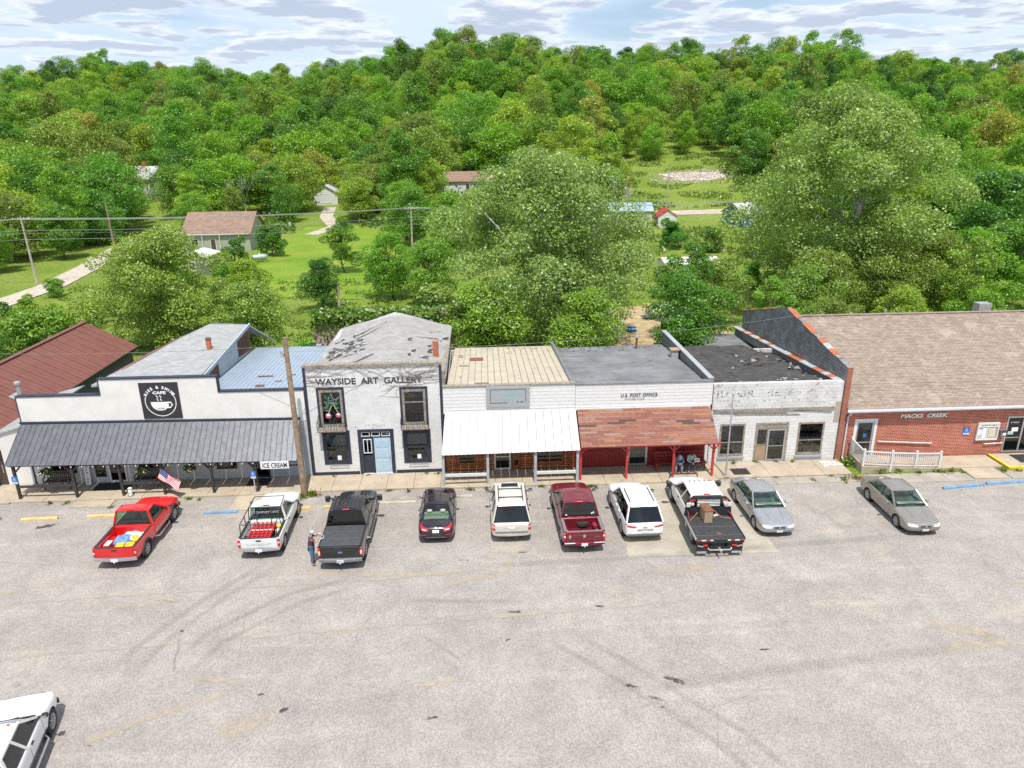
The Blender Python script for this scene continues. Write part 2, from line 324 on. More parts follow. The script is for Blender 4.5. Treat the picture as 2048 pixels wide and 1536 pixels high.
plain('tarp_blue', (.13, .28, .52), .6, .3, 7); plain('rag_white', (.62, .62, .62), .85, .15, 6); plain('pink_strap', (.26, .02, .06), .6, .1, 6)
plain('flag_red', (.60, .03, .06), .8, .08, 5); plain('flag_white', (.78, .77, .76), .8, .04, 5); plain('flag_blue', (.03, .05, .18), .8, .1, 5)
plain('bench_brown', (.085, .055, .045), .6, .3, 7); plain('bench_red', (.26, .028, .026), .6, .2, 7); plain('petal_cream', (.62, .55, .42), .8, .15, 9); plain('petal_pink', (.55, .13, .24), .6, .12, 5)
plain('mural_dark', (.02, .022, .025), .5, .2, 5); plain('mural_green', (.04, .22, .11), .6, .4, 8)
plain('bark', (.16, .13, .10), .9, .35, 3, bump=.5, bscale=14); plain('bark_pale', (.46, .43, .39), .9, .3, 2.5, bump=.4, bscale=14); plain('dry_twig', (.24, .20, .17), .9, .2, 8)
leafmat('leaves')
# ------------------------------------------------------------------ mesh helpers
def link(o, parent=None, local=False):
	COL.objects.link(o)
	if parent is not None:
		o.parent = parent
		if not local: o.matrix_parent_inverse = PINV.get(parent.name, Matrix())
	return o
PINV = {}
def empty(name, loc=(0, 0, 0), rz=0.):
	o = bpy.data.objects.new(name, None); o.empty_display_size = .2; COL.objects.link(o); o.location = loc; o.rotation_euler = (0, 0, rz)
	PINV[o.name] = (Matrix.Translation(loc) @ Matrix.Rotation(rz, 4, 'Z')).inverted()
	return o
def tag(o, label=None, cat=None, group=None, kind=None):
	if label: o['label'] = label
	if cat: o['category'] = cat
	if group: o['group'] = group
	if kind: o['kind'] = kind
	return o
def thing(name, label, cat, loc=(0, 0, 0), rz=0., group=None):
	return tag(empty(name, loc, rz), label, cat, group)
class MB:
	def __init__(s): s.v = []; s.f = []; s.mi = []; s.uv = None; s.m = 0
	def add(s, vs, fs):
		b = len(s.v); s.v += [tuple(p) for p in vs]; s.f += [tuple(b+i for i in f) for f in fs]; s.mi += [s.m]*len(fs); return s
	def quad(s, a, b, c, d): return s.add((a, b, c, d), ((0, 1, 2, 3),))
	def poly(s, pts): return s.add(pts, (tuple(range(len(pts))),))
	def box(s, x0, x1, y0, y1, z0, z1):
		return s.add(((x0, y0, z0), (x1, y0, z0), (x1, y1, z0), (x0, y1, z0), (x0, y0, z1), (x1, y0, z1), (x1, y1, z1), (x0, y1, z1)),
					 ((3, 2, 1, 0), (4, 5, 6, 7), (0, 1, 5, 4), (1, 2, 6, 5), (2, 3, 7, 6), (3, 0, 4, 7)))
	def rbox(s, x0, x1, y0, y1, z0, z1, r=.02):
		"""box with chamfered edges"""
		r = min(r, (x1-x0)*.49, (y1-y0)*.49, (z1-z0)*.49); vs = []
		for (z, k) in ((z0, 1), (z0+r, 0), (z1-r, 0), (z1, 1)):
			e = r if k else 0; c = r
			vs += [(x0+e+c*(1-k), y0+e, z), (x1-e-c*(1-k), y0+e, z), (x1-e, y0+e+c*(1-k), z), (x1-e, y1-e-c*(1-k), z), (x1-e-c*(1-k), y1-e, z), (x0+e+c*(1-k), y1-e, z), (x0+e, y1-e-c*(1-k), z), (x0+e, y0+e+c*(1-k), z)]
		fs = [tuple(range(7, -1, -1)), tuple(range(24, 32))]
		for k in range(3):
			for i in range(8): j = (i+1) % 8; fs.append((k*8+i, k*8+j, (k+1)*8+j, (k+1)*8+i))
		return s.add(vs, fs)
	def prism(s, pts, axis, a, b):
		"""2-D polygon pushed along an axis from a to b ('x': pts are (y,z); 'y': (x,z); 'z': (x,y))"""
		n = len(pts)
		def P(p, t): return {'x': (t, p[0], p[1]), 'y': (p[0], t, p[1]), 'z': (p[0], p[1], t)}[axis]
		vs = [P(p, a) for p in pts] + [P(p, b) for p in pts]
		fs = [tuple(range(n))[::-1], tuple(range(n, 2*n))] + [(i, (i+1) % n, n+(i+1) % n, n+i) for i in range(n)]
		return s.add(vs, fs)
	def bar(s, p, q, w, h=None, up=(0, 0, 1)):
		"""rectangular bar between two points"""
		h = h or w; p = Vector(p); q = Vector(q); d = (q-p).normalized(); up = Vector(up)
		if abs(d.dot(up)) > .98: up = Vector((0, 1, 0))
		a = d.cross(up).normalized()*w/2; b = a.cross(d).normalized()*h/2
		vs = [p-a-b, p+a-b, p+a+b, p-a+b, q-a-b, q+a-b, q+a+b, q-a+b]
		return s.add(vs, ((3, 2, 1, 0), (4, 5, 6, 7), (0, 1, 5, 4), (1, 2, 6, 5), (2, 3, 7, 6), (3, 0, 4, 7)))
	def cyl(s, p, q, r0, r1=None, n=10, cap=True):
		r1 = r0 if r1 is None else r1; p = Vector(p); q = Vector(q); d = (q-p).normalized()
		a = d.orthogonal().normalized(); b = d.cross(a)
		vs = [p+(a*math.cos(t)+b*math.sin(t))*r0 for t in (2*math.pi*i/n for i in range(n))] + [q+(a*math.cos(t)+b*math.sin(t))*r1 for t in (2*math.pi*i/n for i in range(n))]
		fs = [(i, (i+1) % n, n+(i+1) % n, n+i) for i in range(n)]
		if cap: fs += [tuple(range(n))[::-1], tuple(range(n, 2*n))]
		return s.add(vs, fs)
	def tube(s, pts, r, n=6, taper=None):
		pts = [Vector(p) for p in pts]; k = len(pts); vs = []; a = None
		for i, p in enumerate(pts):
			d = (pts[min(i+1, k-1)]-pts[max(i-1, 0)]).normalized()
			a = d.orthogonal().normalized() if a is None else (a - d*a.dot(d)).normalized()
			b = d.cross(a); rr = r if taper is None else r*(1+(taper-1)*i/(k-1)); rr = r[i] if isinstance(r, (list, tuple)) else rr
			vs += [p+(a*math.cos(2*math.pi*j/n)+b*math.sin(2*math.pi*j/n))*rr for j in range(n)]
		fs = [(i*n+j, i*n+(j+1) % n, (i+1)*n+(j+1) % n, (i+1)*n+j) for i in range(k-1) for j in range(n)]
		fs += [tuple(range(n))[::-1], tuple(range((k-1)*n, k*n))]
		return s.add(vs, fs)
	def lathe(s, prof, n=16, axis='z', c=(0, 0, 0), closed=False):
		"""prof: list of (radius, height)"""
		vs = []; k = len(prof)
		for (r, h) in prof:
			for j in range(n):
				t = 2*math.pi*j/n; x, y = r*math.cos(t), r*math.sin(t)
				p = {'z': (x, y, h), 'y': (x, h, y), 'x': (h, x, y)}[axis]; vs.append((p[0]+c[0], p[1]+c[1], p[2]+c[2]))
		fs = [(i*n+j, i*n+(j+1) % n, (i+1)*n+(j+1) % n, (i+1)*n+j) for i in range(k-1) for j in range(n)]
		if closed: fs += [((k-1)*n+j, (k-1)*n+(j+1) % n, (j+1) % n, j) for j in range(n)]
		return s.add(vs, fs)
	def grid(s, P, flip=False):
		"""P[i][j]: points; quads between"""
		h, w = len(P), len(P[0]); vs = [p for row in P for p in row]
		fs = [(i*w+j, i*w+j+1, (i+1)*w+j+1, (i+1)*w+j) for i in range(h-1) for j in range(w-1)]
		if flip: fs = [f[::-1] for f in fs]
		return s.add(vs, fs)
	def mesh(s, name):
		me = bpy.data.meshes.new(name); me.from_pydata([tuple(p) for p in s.v], [], s.f)
		if any(s.mi): me.polygons.foreach_set('material_index', s.mi)
		if s.uv:
			l = me.uv_layers.new(name='UVMap')
			for lp in me.loops: l.data[lp.index].uv = s.uv[lp.vertex_index]
		return me
	def build(s, name, mat, parent=None, smooth=0, fix=True, local=False):
		me = s.mesh(name)
		for m in (mat if isinstance(mat, (list, tuple)) else [mat]): me.materials.append(MATS[m] if isinstance(m, str) else m)
		if fix:
			bm = bmesh.new(); bm.from_mesh(me); bmesh.ops.recalc_face_normals(bm, faces=bm.faces); bm.to_mesh(me); bm.free()
		if smooth:
			me.polygons.foreach_set('use_smooth', [True]*len(me.polygons)); me.set_sharp_from_angle(angle=R(smooth))
		return link(bpy.data.objects.new(name, me), parent, local)
def struct(o): o['kind'] = 'structure'; return o
def dup(o, parent=None, **kw):
	"""copy a thing and its parts (mesh data shared)"""
	c = o.copy(); COL.objects.link(c); c.parent = parent
	for ch in list(o.children): dup(ch, c)
	return c
def wall_xz(mb, x0, x1, z0, z1, y, th, openings=(), top=None):
	"""wall in the xz plane with rectangular openings; real thickness in +y. top: optional list of (x,z) steps"""
	xs = sorted({x0, x1, *[o[0] for o in openings], *[o[1] for o in openings]}); zs = sorted({z0, z1, *[o[2] for o in openings], *[o[3] for o in openings]})
	xs = [x for x in xs if x0 <= x <= x1]; zs = [z for z in zs if z0 <= z <= z1]
	def solid(i, j):
		if i < 0 or j < 0 or i >= len(xs)-1 or j >= len(zs)-1: return False
		cx, cz = (xs[i]+xs[i+1])/2, (zs[j]+zs[j+1])/2
		return not any(o[0] < cx < o[1] and o[2] < cz < o[3] for o in openings)
	for i in range(len(xs)-1):
		for j in range(len(zs)-1):
			if not solid(i, j): continue
			a, b, c, d = xs[i], xs[i+1], zs[j], zs[j+1]
			mb.quad((a, y, c), (b, y, c), (b, y, d), (a, y, d)); mb.quad((b, y+th, c), (a, y+th, c), (a, y+th, d), (b, y+th, d))
			if not solid(i-1, j): mb.quad((a, y+th, c), (a, y, c), (a, y, d), (a, y+th, d))
			if not solid(i+1, j): mb.quad((b, y, c), (b, y+th, c), (b, y+th, d), (b, y, d))
			if not solid(i, j-1): mb.quad((a, y+th, c), (b, y+th, c), (b, y, c), (a, y, c))
			if not solid(i, j+1): mb.quad((a, y, d), (b, y, d), (b, y+th, d), (a, y+th, d))
	return mb
def frame_xz(mb, x0, x1, z0, z1, y0, y1, w, bottom=True):
	mb.box(x0, x0+w, y0, y1, z0, z1); mb.box(x1-w, x1, y0, y1, z0, z1); mb.box(x0+w, x1-w, y0, y1, z1-w, z1)
	if bottom: mb.box(x0+w, x1-w, y0, y1, z0, z0+w)
	return mb
def ribbed(p00, p10, p11, p01, npan, ribs=3, rh=.03, rw=.05, th=.012, gap=.009):
	"""split the quad p00-p10 (low edge), p01-p11 (high edge) into npan metal panels with raised ribs; yields one MB per panel"""
	p00, p10, p11, p01 = map(Vector, (p00, p10, p11, p01)); nrm = (p10-p00).cross(p01-p00).normalized()
	if nrm.z < 0: nrm = -nrm
	for k in range(npan):
		mb = MB(); W = (p10-p00).length/npan; prof = []
		for r in range(ribs):
			t0 = (r+.0)/ribs; c = rw/W
			prof += [(t0+gap/W if r == 0 else t0, 0), (t0+c*.25, rh), (t0+c*.75, rh), (t0+c, 0)]
		prof.append((1-gap/W, 0)); rows = []
		for base, top in ((p00, p10), (p01, p11)):
			rows.append([base.lerp(top, (k+t)/npan)+nrm*(h+th) for t, h in prof])
		low = [[base.lerp(top, (k+t)/npan) for t in (prof[0][0], prof[-1][0])] for base, top in ((p00, p10), (p01, p11))]
		mb.grid(rows); mb.quad(low[0][0], low[1][0], low[1][1], low[0][1])
		mb.poly(rows[0]+[low[0][1], low[0][0]]); mb.poly(rows[1]+[low[1][1], low[1][0]])
		mb.quad(low[0][0], low[1][0], rows[1][0], rows[0][0]); mb.quad(low[0][1], low[1][1], rows[1][-1], rows[0][-1])
		yield mb
FONT_CACHE = {}
def text_mesh(name, txt, size, mat, parent, origin, xdir=(1, 0, 0), ydir=(0, 0, 1), width=None, bold=.0, depth=.008, shear=0., spacing=1., local=False, align='LEFT'):
	"""lettering as thin raised geometry: origin = lower left, xdir = reading direction, ydir = up"""
	cu = bpy.data.curves.new('tmp_text', 'FONT'); cu.body = txt; cu.size = size; cu.offset = bold; cu.extrude = depth/2; cu.shear = shear; cu.space_character = spacing; cu.resolution_u = 3
	cu.align_x = align
	to = bpy.data.objects.new('tmp_text', cu); COL.objects.link(to); dg = bpy.context.evaluated_depsgraph_get(); dg.update()
	me = bpy.data.meshes.new_from_object(to.evaluated_get(dg)); bpy.data.objects.remove(to); bpy.data.curves.remove(cu)
	X = Vector(xdir).normalized(); Y = Vector(ydir).normalized(); Z = X.cross(Y)
	n = len(me.vertices); co = np.empty(n*3); me.vertices.foreach_get('co', co); co = co.reshape(n, 3)
	sx = 1.
	if width: sx = width/max(1e-6, co[:, 0].max()-min(0, co[:, 0].min()))
	pts = np.array(origin)[None, :] + co[:, :1]*sx*np.array(X)[None, :] + co[:, 1:2]*np.array(Y)[None, :] + co[:, 2:3]*np.array(Z)[None, :]
	me.vertices.foreach_set('co', pts.ravel()); me.name = name; me.materials.clear(); me.materials.append(MATS[mat]); me.update()
	return link(bpy.data.objects.new(name, me), parent, local)
def strip_mark(name, path, width, mat, z, label=None):
	"""a worn mark lying on the ground: a thin sheet that follows a path; UV v runs across, u along"""
	mb = MB(); P = [Vector((p[0], p[1], 0)) for p in path]; n = len(P); mb.uv = []; rows = []
	fine = []
	for i in range(n-1):
		m = max(1, int((P[i+1]-P[i]).length/.6))
		fine += [P[i].lerp(P[i+1], k/m) for k in range(m)]
	fine.append(P[-1]); n = len(fine)
	for i, p in enumerate(fine):
		d = (fine[min(i+1, n-1)]-fine[max(i-1, 0)]).normalized(); a = Vector((-d.y, d.x, 0))
		w = width if not isinstance(width, (list, tuple)) else width[0]+(width[1]-width[0])*i/(n-1)
		row = []
		for j in range(5): t = j/4; q = p+a*(t-.5)*w; row.append((q.x, q.y, z)); mb.uv.append((i/(n-1), t))
		rows.append(row)
	mb.grid(rows); o = mb.build(name, mat, fix=False); return struct(o)
def blob_mark(name, c, rx, ry, rot, mat, z, seed=0):
	rg = random.Random(seed); mb = MB(); mb.uv = [(.5, .5)]; pts = [(c[0], c[1], z)]; n = 20
	for k in (.55, 1.):
		for i in range(n):
			t = 2*math.pi*i/n; w = 1+.25*math.sin(2*t+seed)+.15*math.sin(5*t+2*seed)+rg.uniform(-.1, .1); x, y = rx*w*math.cos(t)*k, ry*w*math.sin(t)*k
			pts.append((c[0]+x*math.cos(rot)-y*math.sin(rot), c[1]+x*math.sin(rot)+y*math.cos(rot), z)); mb.uv.append((.5+.5*k*math.cos(t)*.98, .5+.5*k*math.sin(t)*.98))
	fs = [(0, 1+i, 1+(i+1) % n) for i in range(n)] + [(1+i, 1+n+i, 1+n+(i+1) % n, 1+(i+1) % n) for i in range(n)]
	mb.add(pts, fs); return struct(mb.build(name, mat, fix=False))
def applied(o, name):
	"""evaluate modifiers of a temporary object into a plain mesh"""
	dg = bpy.context.evaluated_depsgraph_get(); dg.update(); me = bpy.data.meshes.new_from_object(o.evaluated_get(dg)); me.name = name; return me
# ------------------------------------------------------------------ terrain
def smooth(a, b, t):
	t = np.clip((t-a)/(b-a), 0, 1); return t*t*(3-2*t)
# ridge line by bearing (x/y): crest distance and crest ground height
_BX = np.array([-.95, -.72, -.55, -.42, -.33, -.25, -.17, -.09, -.02, .05, .16, .28, .37, .47, .57, .68, .80, 1.0])
_BR = np.array([520, 500, 470, 470, 470, 470, 440, 400, 385, 380, 375, 375, 375, 380, 400, 420, 440, 460.])
_BH = np.array([40, 38, 43, 48, 46.5, 42, 41, 43, 46, 45.5, 43, 42, 42, 42, 41, 38, 38, 38.])
def terrain(x, y):
	x = np.asarray(x, float); y = np.asarray(y, float)
	b = x/np.maximum(y, 40.); Rr = np.interp(b, _BX, _BR); Hh = np.interp(b, _BX, _BH)
	y0 = 150.
	s = np.clip((y-y0)/(Rr-y0), 0, 2.)
	z = np.where(s < 1, Hh*(s**1.35), Hh*(1-.12*(s-1)))
	z = z + np.where(y > 170, 1.2*np.sin(x*.035+y*.021)+.8*np.sin(x*.08-y*.05), 0)*np.clip((y-170)/60, 0, 1)
	return z - .03
def T(x, y): return float(terrain(x, y))
def build_terrain():
	xs = np.concatenate([np.arange(-560, -80, 16.), np.arange(-80, 100, 6.), np.arange(100, 601, 16.)]); ys = np.concatenate([[-60, -20, 20], np.arange(40, 260, 6.), np.arange(260, 720, 14.)])
	X, Y = np.meshgrid(xs, ys); Z = terrain(X, Y)
	mb = MB(); mb.grid([[(X[i, j], Y[i, j], Z[i, j]) for j in range(len(xs))] for i in range(len(ys))])
	struct(mb.build('ground', 'terrain_grass', smooth=60, fix=False))
build_terrain()
def sheet(name, poly, z, mat, smooth_to=None):
	mb = MB(); mb.poly([(x, y, z) for x, y in poly]); return struct(mb.build(name, mat, fix=False))
def draped(name, poly, mat, lift=.05, step=3.):
	"""a sheet that follows the terrain (lawn, gravel road)"""
	xs = [p[0] for p in poly]; ys = [p[1] for p in poly]; mb = MB()
	def inside(x, y):
		c = False; n = len(poly)
		for i in range(n):
			x1, y1 = poly[i]; x2, y2 = poly[(i+1) % n]
			if (y1 > y) != (y2 > y) and x < (x2-x1)*(y-y1)/(y2-y1)+x1: c = not c
		return c
	nx = int((max(xs)-min(xs))/step)+1; ny = int((max(ys)-min(ys))/step)+1; idx = {}
	def V(i, j):
		if (i, j) not in idx:
			x, y = min(xs)+i*step, min(ys)+j*step; idx[i, j] = len(mb.v); mb.v.append((x, y, T(x, y)+lift))
		return idx[i, j]
	for i in range(nx):
		for j in range(ny):
			if inside(min(xs)+(i+.5)*step, min(ys)+(j+.5)*step): mb.f.append((V(i, j), V(i+1, j), V(i+1, j+1), V(i, j+1))); mb.mi.append(0)
	return struct(mb.build(name, mat, fix=False, smooth=60))
def ribbon(name, path, width, mat, lift=.06):
	mb = MB(); P = [Vector((*p, 0)) for p in path]; fine = []
	for i in range(len(P)-1):
		m = max(1, int((P[i+1]-P[i]).length/3)); fine += [P[i].lerp(P[i+1], k/m) for k in range(m)]
	fine.append(P[-1]); rows = []
	for i, p in enumerate(fine):
		d = (fine[min(i+1, len(fine)-1)]-fine[max(i-1, 0)]).normalized(); a = Vector((-d.y, d.x, 0)); w = width if not isinstance(width, tuple) else width[0]+(width[1]-width[0])*i/(len(fine)-1)
		rows.append([((p+a*(t-.5)*w).x, (p+a*(t-.5)*w).y, T((p+a*(t-.5)*w).x, (p+a*(t-.5)*w).y)+lift+.03) for t in (0, .33, .66, 1)])
	mb.grid(rows); return struct(mb.build(name, mat, fix=False, smooth=60))
# ------------------------------------------------------------------ street, lot, pavement
sheet('asphalt_lot', [(-75, -25), (85, -25), (85, 37.05), (-75, 37.05)], 0., 'asphalt_lot')
sheet('concrete_apron', [(6.85, 29.35), (14.1, 29.3), (14.0, 33.6), (14.2, 36.75), (7.3, 36.75), (7.2, 33)], .008, 'concrete_pad')
def slabs():
	pav = struct(empty('pavement', (0, 37.9, 0)))
	def slab(x0, x1, y0, y1, top=.12, mat='concrete_tan', base=-.03):
		mb = MB(); mb.rbox(x0+.006, x1-.006, y0, y1, base, top, .012); mb.build('slab', mat, pav)
	rg = random.Random(3)
	def row(x0, x1, y0, y1, w, mat='concrete_tan', top=.12):
		n = max(1, round((x1-x0)/w))
		for k in range(n): slab(x0+(x1-x0)*k/n, x0+(x1-x0)*(k+1)/n, y0, y1, top+rg.uniform(-.006, .006), mat)
	row(-40, -25.9, 36.75, 38.95, 2.0); row(-25.9, -10., 36.85, 38.95, 1.8); row(-10., -2.3, 37.0, 38.95, 1.55)
	row(-2.3, 5.5, 36.9, 38.95, 1.56); row(5.5, 13.6, 36.75, 38.95, 1.62); row(13.6, 21.6, 37.0, 38.95, 1.6)
	row(26.9, 30.9, 37.35, 38.95, 2.0); row(22.2, 26.9, 38.75, 38.95, 2.3)
	# aprons that reach down to the lot
	slab(-22.3, -20.2, 36.1, 36.84, .07); slab(-13.6, -11.4, 35.2, 36.84, .06); slab(28.3, 30.3, 36.0, 37.34, .07, 'concrete_tan')
	row(14.4, 21.6, 36.15, 36.98, 1.3, 'concrete_old', .05); row(22.4, 28.2, 35.85, 36.9, 1.4, 'concrete_old', .04); row(30.5, 34.5, 35.9, 36.9, 1.4, 'concrete_old', .04)
slabs()
# yellow-edged entrance step of the brick building
def step():
	t = struct(empty('entrance_step', (33.5, 38, 0)))
	MB().rbox(31.2, 37, 37.15, 38.95, -.03, .17, .012).build('landing', 'concrete_tan', t); m = MB(); m.box(31.02, 31.195, 37.0, 38.95, -.03, .185); m.box(31.2, 37, 37.0, 37.145, -.03, .185); m.build('painted_edge', 'kerb_yellow', t)
step()
# marks on the lot: (kind, path, width)
Z0 = .012
for i, (pth, w) in enumerate([([(26.24, 35.3), (26.41, 29.4)], .12), ([(29.72, 35.5), (29.95, 29.8)], .12), ([(19.94, 35.4), (20.21, 31.3)], .11), ([(16.99, 35.2), (17.3, 32.)], .10), ([(14.6, 35.35), (26.5, 35.3)], .10), ([(23.2, 35.35), (26.2, 35.3)], .14),
		([(33.2, 35.5), (33.5, 29.8)], .12), ([(-25.2, 35.0), (-26.4, 31.0)], .12), ([(-19.2, 35.1), (-19.7, 31.2)], .12), ([(-11.6, 35.3), (-11.9, 32.5)], .10), ([(-8.6, 35.3), (-8.9, 31.)], .10), ([(-3.9, 35.45), (5, 35.5)], .09), ([(.0, 35.4), (-.05, 31.)], .09), ([(3.1, 35.5), (3.15, 32.)], .09)]):
	strip_mark('parking_line', pth, w, 'paint_line_worn', Z0)
for pth, w in [([(-16.5, 28.2), (-13.2, 27.2), (-16.8, 26.9)], .5), ([(-8.4, 21.9), (-12, 20.4), (-14.2, 19.0)], .55), ([(-8.4, 21.9), (-11.6, 22.6)], .45), ([(-9.5, 29.0), (-4, 28.6), (1, 28.5)], .45), ([(-2.5, 27.6), (.8, 28.4), (1.6, 30.4)], .9), ([(4.8, 30.5), (6.6, 31.)], 1.0),
		([(7.2, 28.1), (11.2, 28.4)], .9), ([(17.2, 24.2), (20.6, 22.6), (16.8, 22.0)], 1.2), ([(-6.4, 24.6), (-4.6, 24.8)], .5), ([(.5, 25.2), (2.8, 25.5)], .35), ([(22, 26.2), (28, 26.2)], .35), ([(-2.5, 21.5), (-.8, 21.7)], .4), ([(-9.5, 19.5), (-7, 20.5)], 1.2), ([(21.6, 30.4), (22.8, 30.6)], .6), ([(-25, 28), (-20, 28.4)], .5)]:
	strip_mark('sand_drift', pth, w, 'sand_mark', Z0+.004)
for pth, w in [([(-9.9, 30.4), (-12.2, 27.2), (-13.6, 24.6), (-14.4, 22.)], .32), ([(-9.1, 30.4), (-11.4, 27.2), (-12.7, 24.6), (-13.4, 22.)], .32), ([(-5.2, 28.8), (-8.6, 27.4), (-11.2, 25.), (-12.3, 22.5)], .28), ([(-4.8, 28.2), (-7.9, 26.8), (-10.4, 24.4), (-11.4, 22.)], .28),
		([(1.2, 25.), (4.4, 21.8), (7.6, 18.2), (9.4, 15)], .26), ([(2.4, 25.2), (5.4, 22.2), (8.6, 18.6), (10.6, 15)], .26), ([(-3, 28.9), (5, 29.2), (14, 29.8), (24, 30.6)], .4), ([(-2.6, 24.4), (-.8, 22.6)], .15), ([(-22, 26), (-19, 23.5)], .3), ([(4, 20.6), (12, 21.6), (20, 22.4)], .5), ([(-4, 26.7), (2, 26.2)], .25)]:
	strip_mark('tyre_mark', pth, w*1.9, 'rubber_mark', Z0+.008)
for i, (c, rx, ry, rot) in enumerate([((-22.6, 34.2), .55, .28, .2), ((-18.3, 34.1), .8, .16, .1), ((1.2, 25.55), .35, .12, 0), ((4.9, 25.7), .2, .1, 0), ((6.0, 20.3), .35, .13, -.3), ((6.15, 19.9), .14, .1, 0), ((5.2, 21.0), .3, .12, -.5), ((6.9, 21.2), .45, .22, -.7), ((10.9, 22.6), .3, .1, 0), ((-.9, 29.6), .3, .06, 0), ((1.9, 30.1), .35, .06, 0), ((-12.3, 25.2), .12, .09, 0), ((-7.1, 20.6), .22, .12, .3), ((-1.9, 19.9), .22, .12, 0), ((2.4, 15.9), .35, .12, 0), ((-13.2, 19.4), .12, .08, 0), ((8.2, 16.8), .1, .08, 0), ((12.3, 24.2), .08, .06, 0), ((-8.1, 21.4), .2, .08, .2), ((.9, 23.8), .1, .06, 0)]):
	blob_mark('oil_stain', c, rx, ry, rot, 'oil_mark', Z0+.012, i)
for pth, w in [([(17.8, 35.0), (18.4, 33.), (19.2, 31.0)], 2.4), ([(-27, 30.8), (-23, 31.0), (-19, 30.4)], .3), ([(-24, 27.3), (-15, 27.9), (-5, 28.3), (3, 29)], .35), ([(-22, 23.8), (-10, 24.6), (2, 25.4), (14, 26.2)], .4), ([(-20, 36.3), (-14, 36.2)], .8), ([(-8, 36.0), (-2, 36.1)], .9)]:
	strip_mark('dust_streak', pth, w, 'pale_dust', Z0+.002)
# ------------------------------------------------------------------ parking stops
def stop(x0, x1, y, mat, label, rot=0., z=0.):
	mb = MB(); L = x1-x0; w, h = .15, .13
	pts = [(-w/2, 0), (w/2, 0), (w/2*.95, h*.6), (w/2*.55, h), (-w/2*.55, h), (-w/2*.95, h*.6)]
	mb.prism(pts, 'x', -L/2, L/2); o = mb.build('parking_stop', mat)
	o.location = ((x0+x1)/2, y, .001); o.rotation_euler = (0, 0, rot)
	tag(o, label, 'parking stop', 'parking stops along the pavement')
stop(-27.2, -25.35, 35.1, 'stop_blue', 'blue wheel stop cut by the left edge of the photo', R(1))
stop(-24.2, -22.35, 34.95, 'stop_yellow', 'yellow wheel stop nearest the blue one at far left', R(1.5))
stop(-20.85, -18.9, 35.05, 'stop_yellow', 'yellow wheel stop poking out beside the red pickup', R(1))
stop(-14.75, -13.05, 35.0, 'stop_blue', 'blue wheel stop between the red pickup and white rack pickup')
stop(-9.9, -9.2, 35.15, 'stop_yellow', 'short yellow wheel stop beside the white rack pickup')
stop(-8.5, -7.4, 35.2, 'stop_yellow', 'yellow wheel stop under the nose of the black pickup')
stop(-5.5, -3.55, 35.43, 'stop_concrete', 'bare concrete wheel stop between black pickup and black sedan')
stop(-1.3, -.5, 35.9, 'stop_concrete', 'bare concrete wheel stop right of the black sedan')
stop(25.75, 28.3, 35.12, 'stop_blue', 'blue wheel stop with white lettering right of tan sedan', R(6))
stop(28.5, 31.2, 35.42, 'stop_blue', 'blue wheel stop at the right edge of the photo', R(3))
stop(15.4, 16.1, 35.75, 'stop_concrete', 'broken concrete wheel stop behind the silver sedan')
# ------------------------------------------------------------------ building helpers
YF = 39.0
def window(b, x0, x1, z0, z1, y=YF, fw=.07, fm='white_paint', gm='window_glass', room='room_mid', depth=.7, mull=(), trans=(), name='window', proud=.03, sill=None, fd=.06):
	mb = MB(); frame_xz(mb, x0, x1, z0, z1, y-proud, y+fd, fw)
	for m in mull: mb.box(m-.025, m+.025, y-proud+.004, y+fd-.004, z0+fw, z1-fw)
	for t in trans: mb.box(x0+fw, x1-fw, y-proud+.006, y+fd-.006, t-.025, t+.025)
	w = mb.build(name, fm, b)
	MB().box(x0+fw*.5, x1-fw*.5, y+.012, y+.02, z0+fw*.5, z1-fw*.5).build('pane', gm, w)
	if room:
		r = MB(); a, c, d, e = x0-.1, x1+.1, z0-.1, z1+.1; yb = y+.3
		r.quad((a, yb+depth, d), (c, yb+depth, d), (c, yb+depth, e), (a, yb+depth, e)); r.quad((a, yb, d), (a, yb+depth, d), (a, yb+depth, e), (a, yb, e)); r.quad((c, yb, d), (c, yb+depth, d), (c, yb+depth, e), (c, yb, e)); r.quad((a, yb, d), (c, yb, d), (c, yb+depth, d), (a, yb+depth, d)); r.quad((a, yb, e), (c, yb, e), (c, yb+depth, e), (a, yb+depth, e))
		r.build('room_backing', room, w)
	if sill: MB().box(x0-.06, x1+.06, y-proud-.06, y-.004, z0-.07, z0-.003).build('sill', sill, w)
	return w
def roof_slab(b, pts, th, mat, name='roof'):
	"""thick sheet over a list of 3-D points (planar-ish polygon)"""
	mb = MB(); n = len(pts); lo = [(p[0], p[1], p[2]-th) for p in pts]
	mb.add(list(pts)+lo, [tuple(range(n)), tuple(range(n, 2*n))[::-1]]+[(i, (i+1) % n, n+(i+1) % n, n+i) for i in range(n)])
	return mb.build(name, mat, b)
def panels(b, p00, p10, p11, p01, n, mat, ribs=3, rh=.03, rw=.05, name='roof_panel'):
	for mb in ribbed(p00, p10, p11, p01, n, ribs, rh, rw): mb.build(name, mat, b, fix=True)
def post_list(b, xs, y, z0, z1, w, mat, brace=.0, name='post'):
	for k, x in enumerate(xs):
		zt = z1[k] if isinstance(z1, (list, tuple)) else z1
		MB().box(x-w/2, x+w/2, y-w/2, y+w/2, z0, zt).build(name, mat, b)
		if brace:
			for s in (-1, 1):
				if (k == 0 and s < 0 and x < -20) or (k == len(xs)-1 and s > 0 and False): continue
				MB().bar((x+s*w*.4, y, zt-brace), (x+s*brace, y, zt-.03), w*.6, w*.6, (0, 1, 0)).build('brace', mat, b)

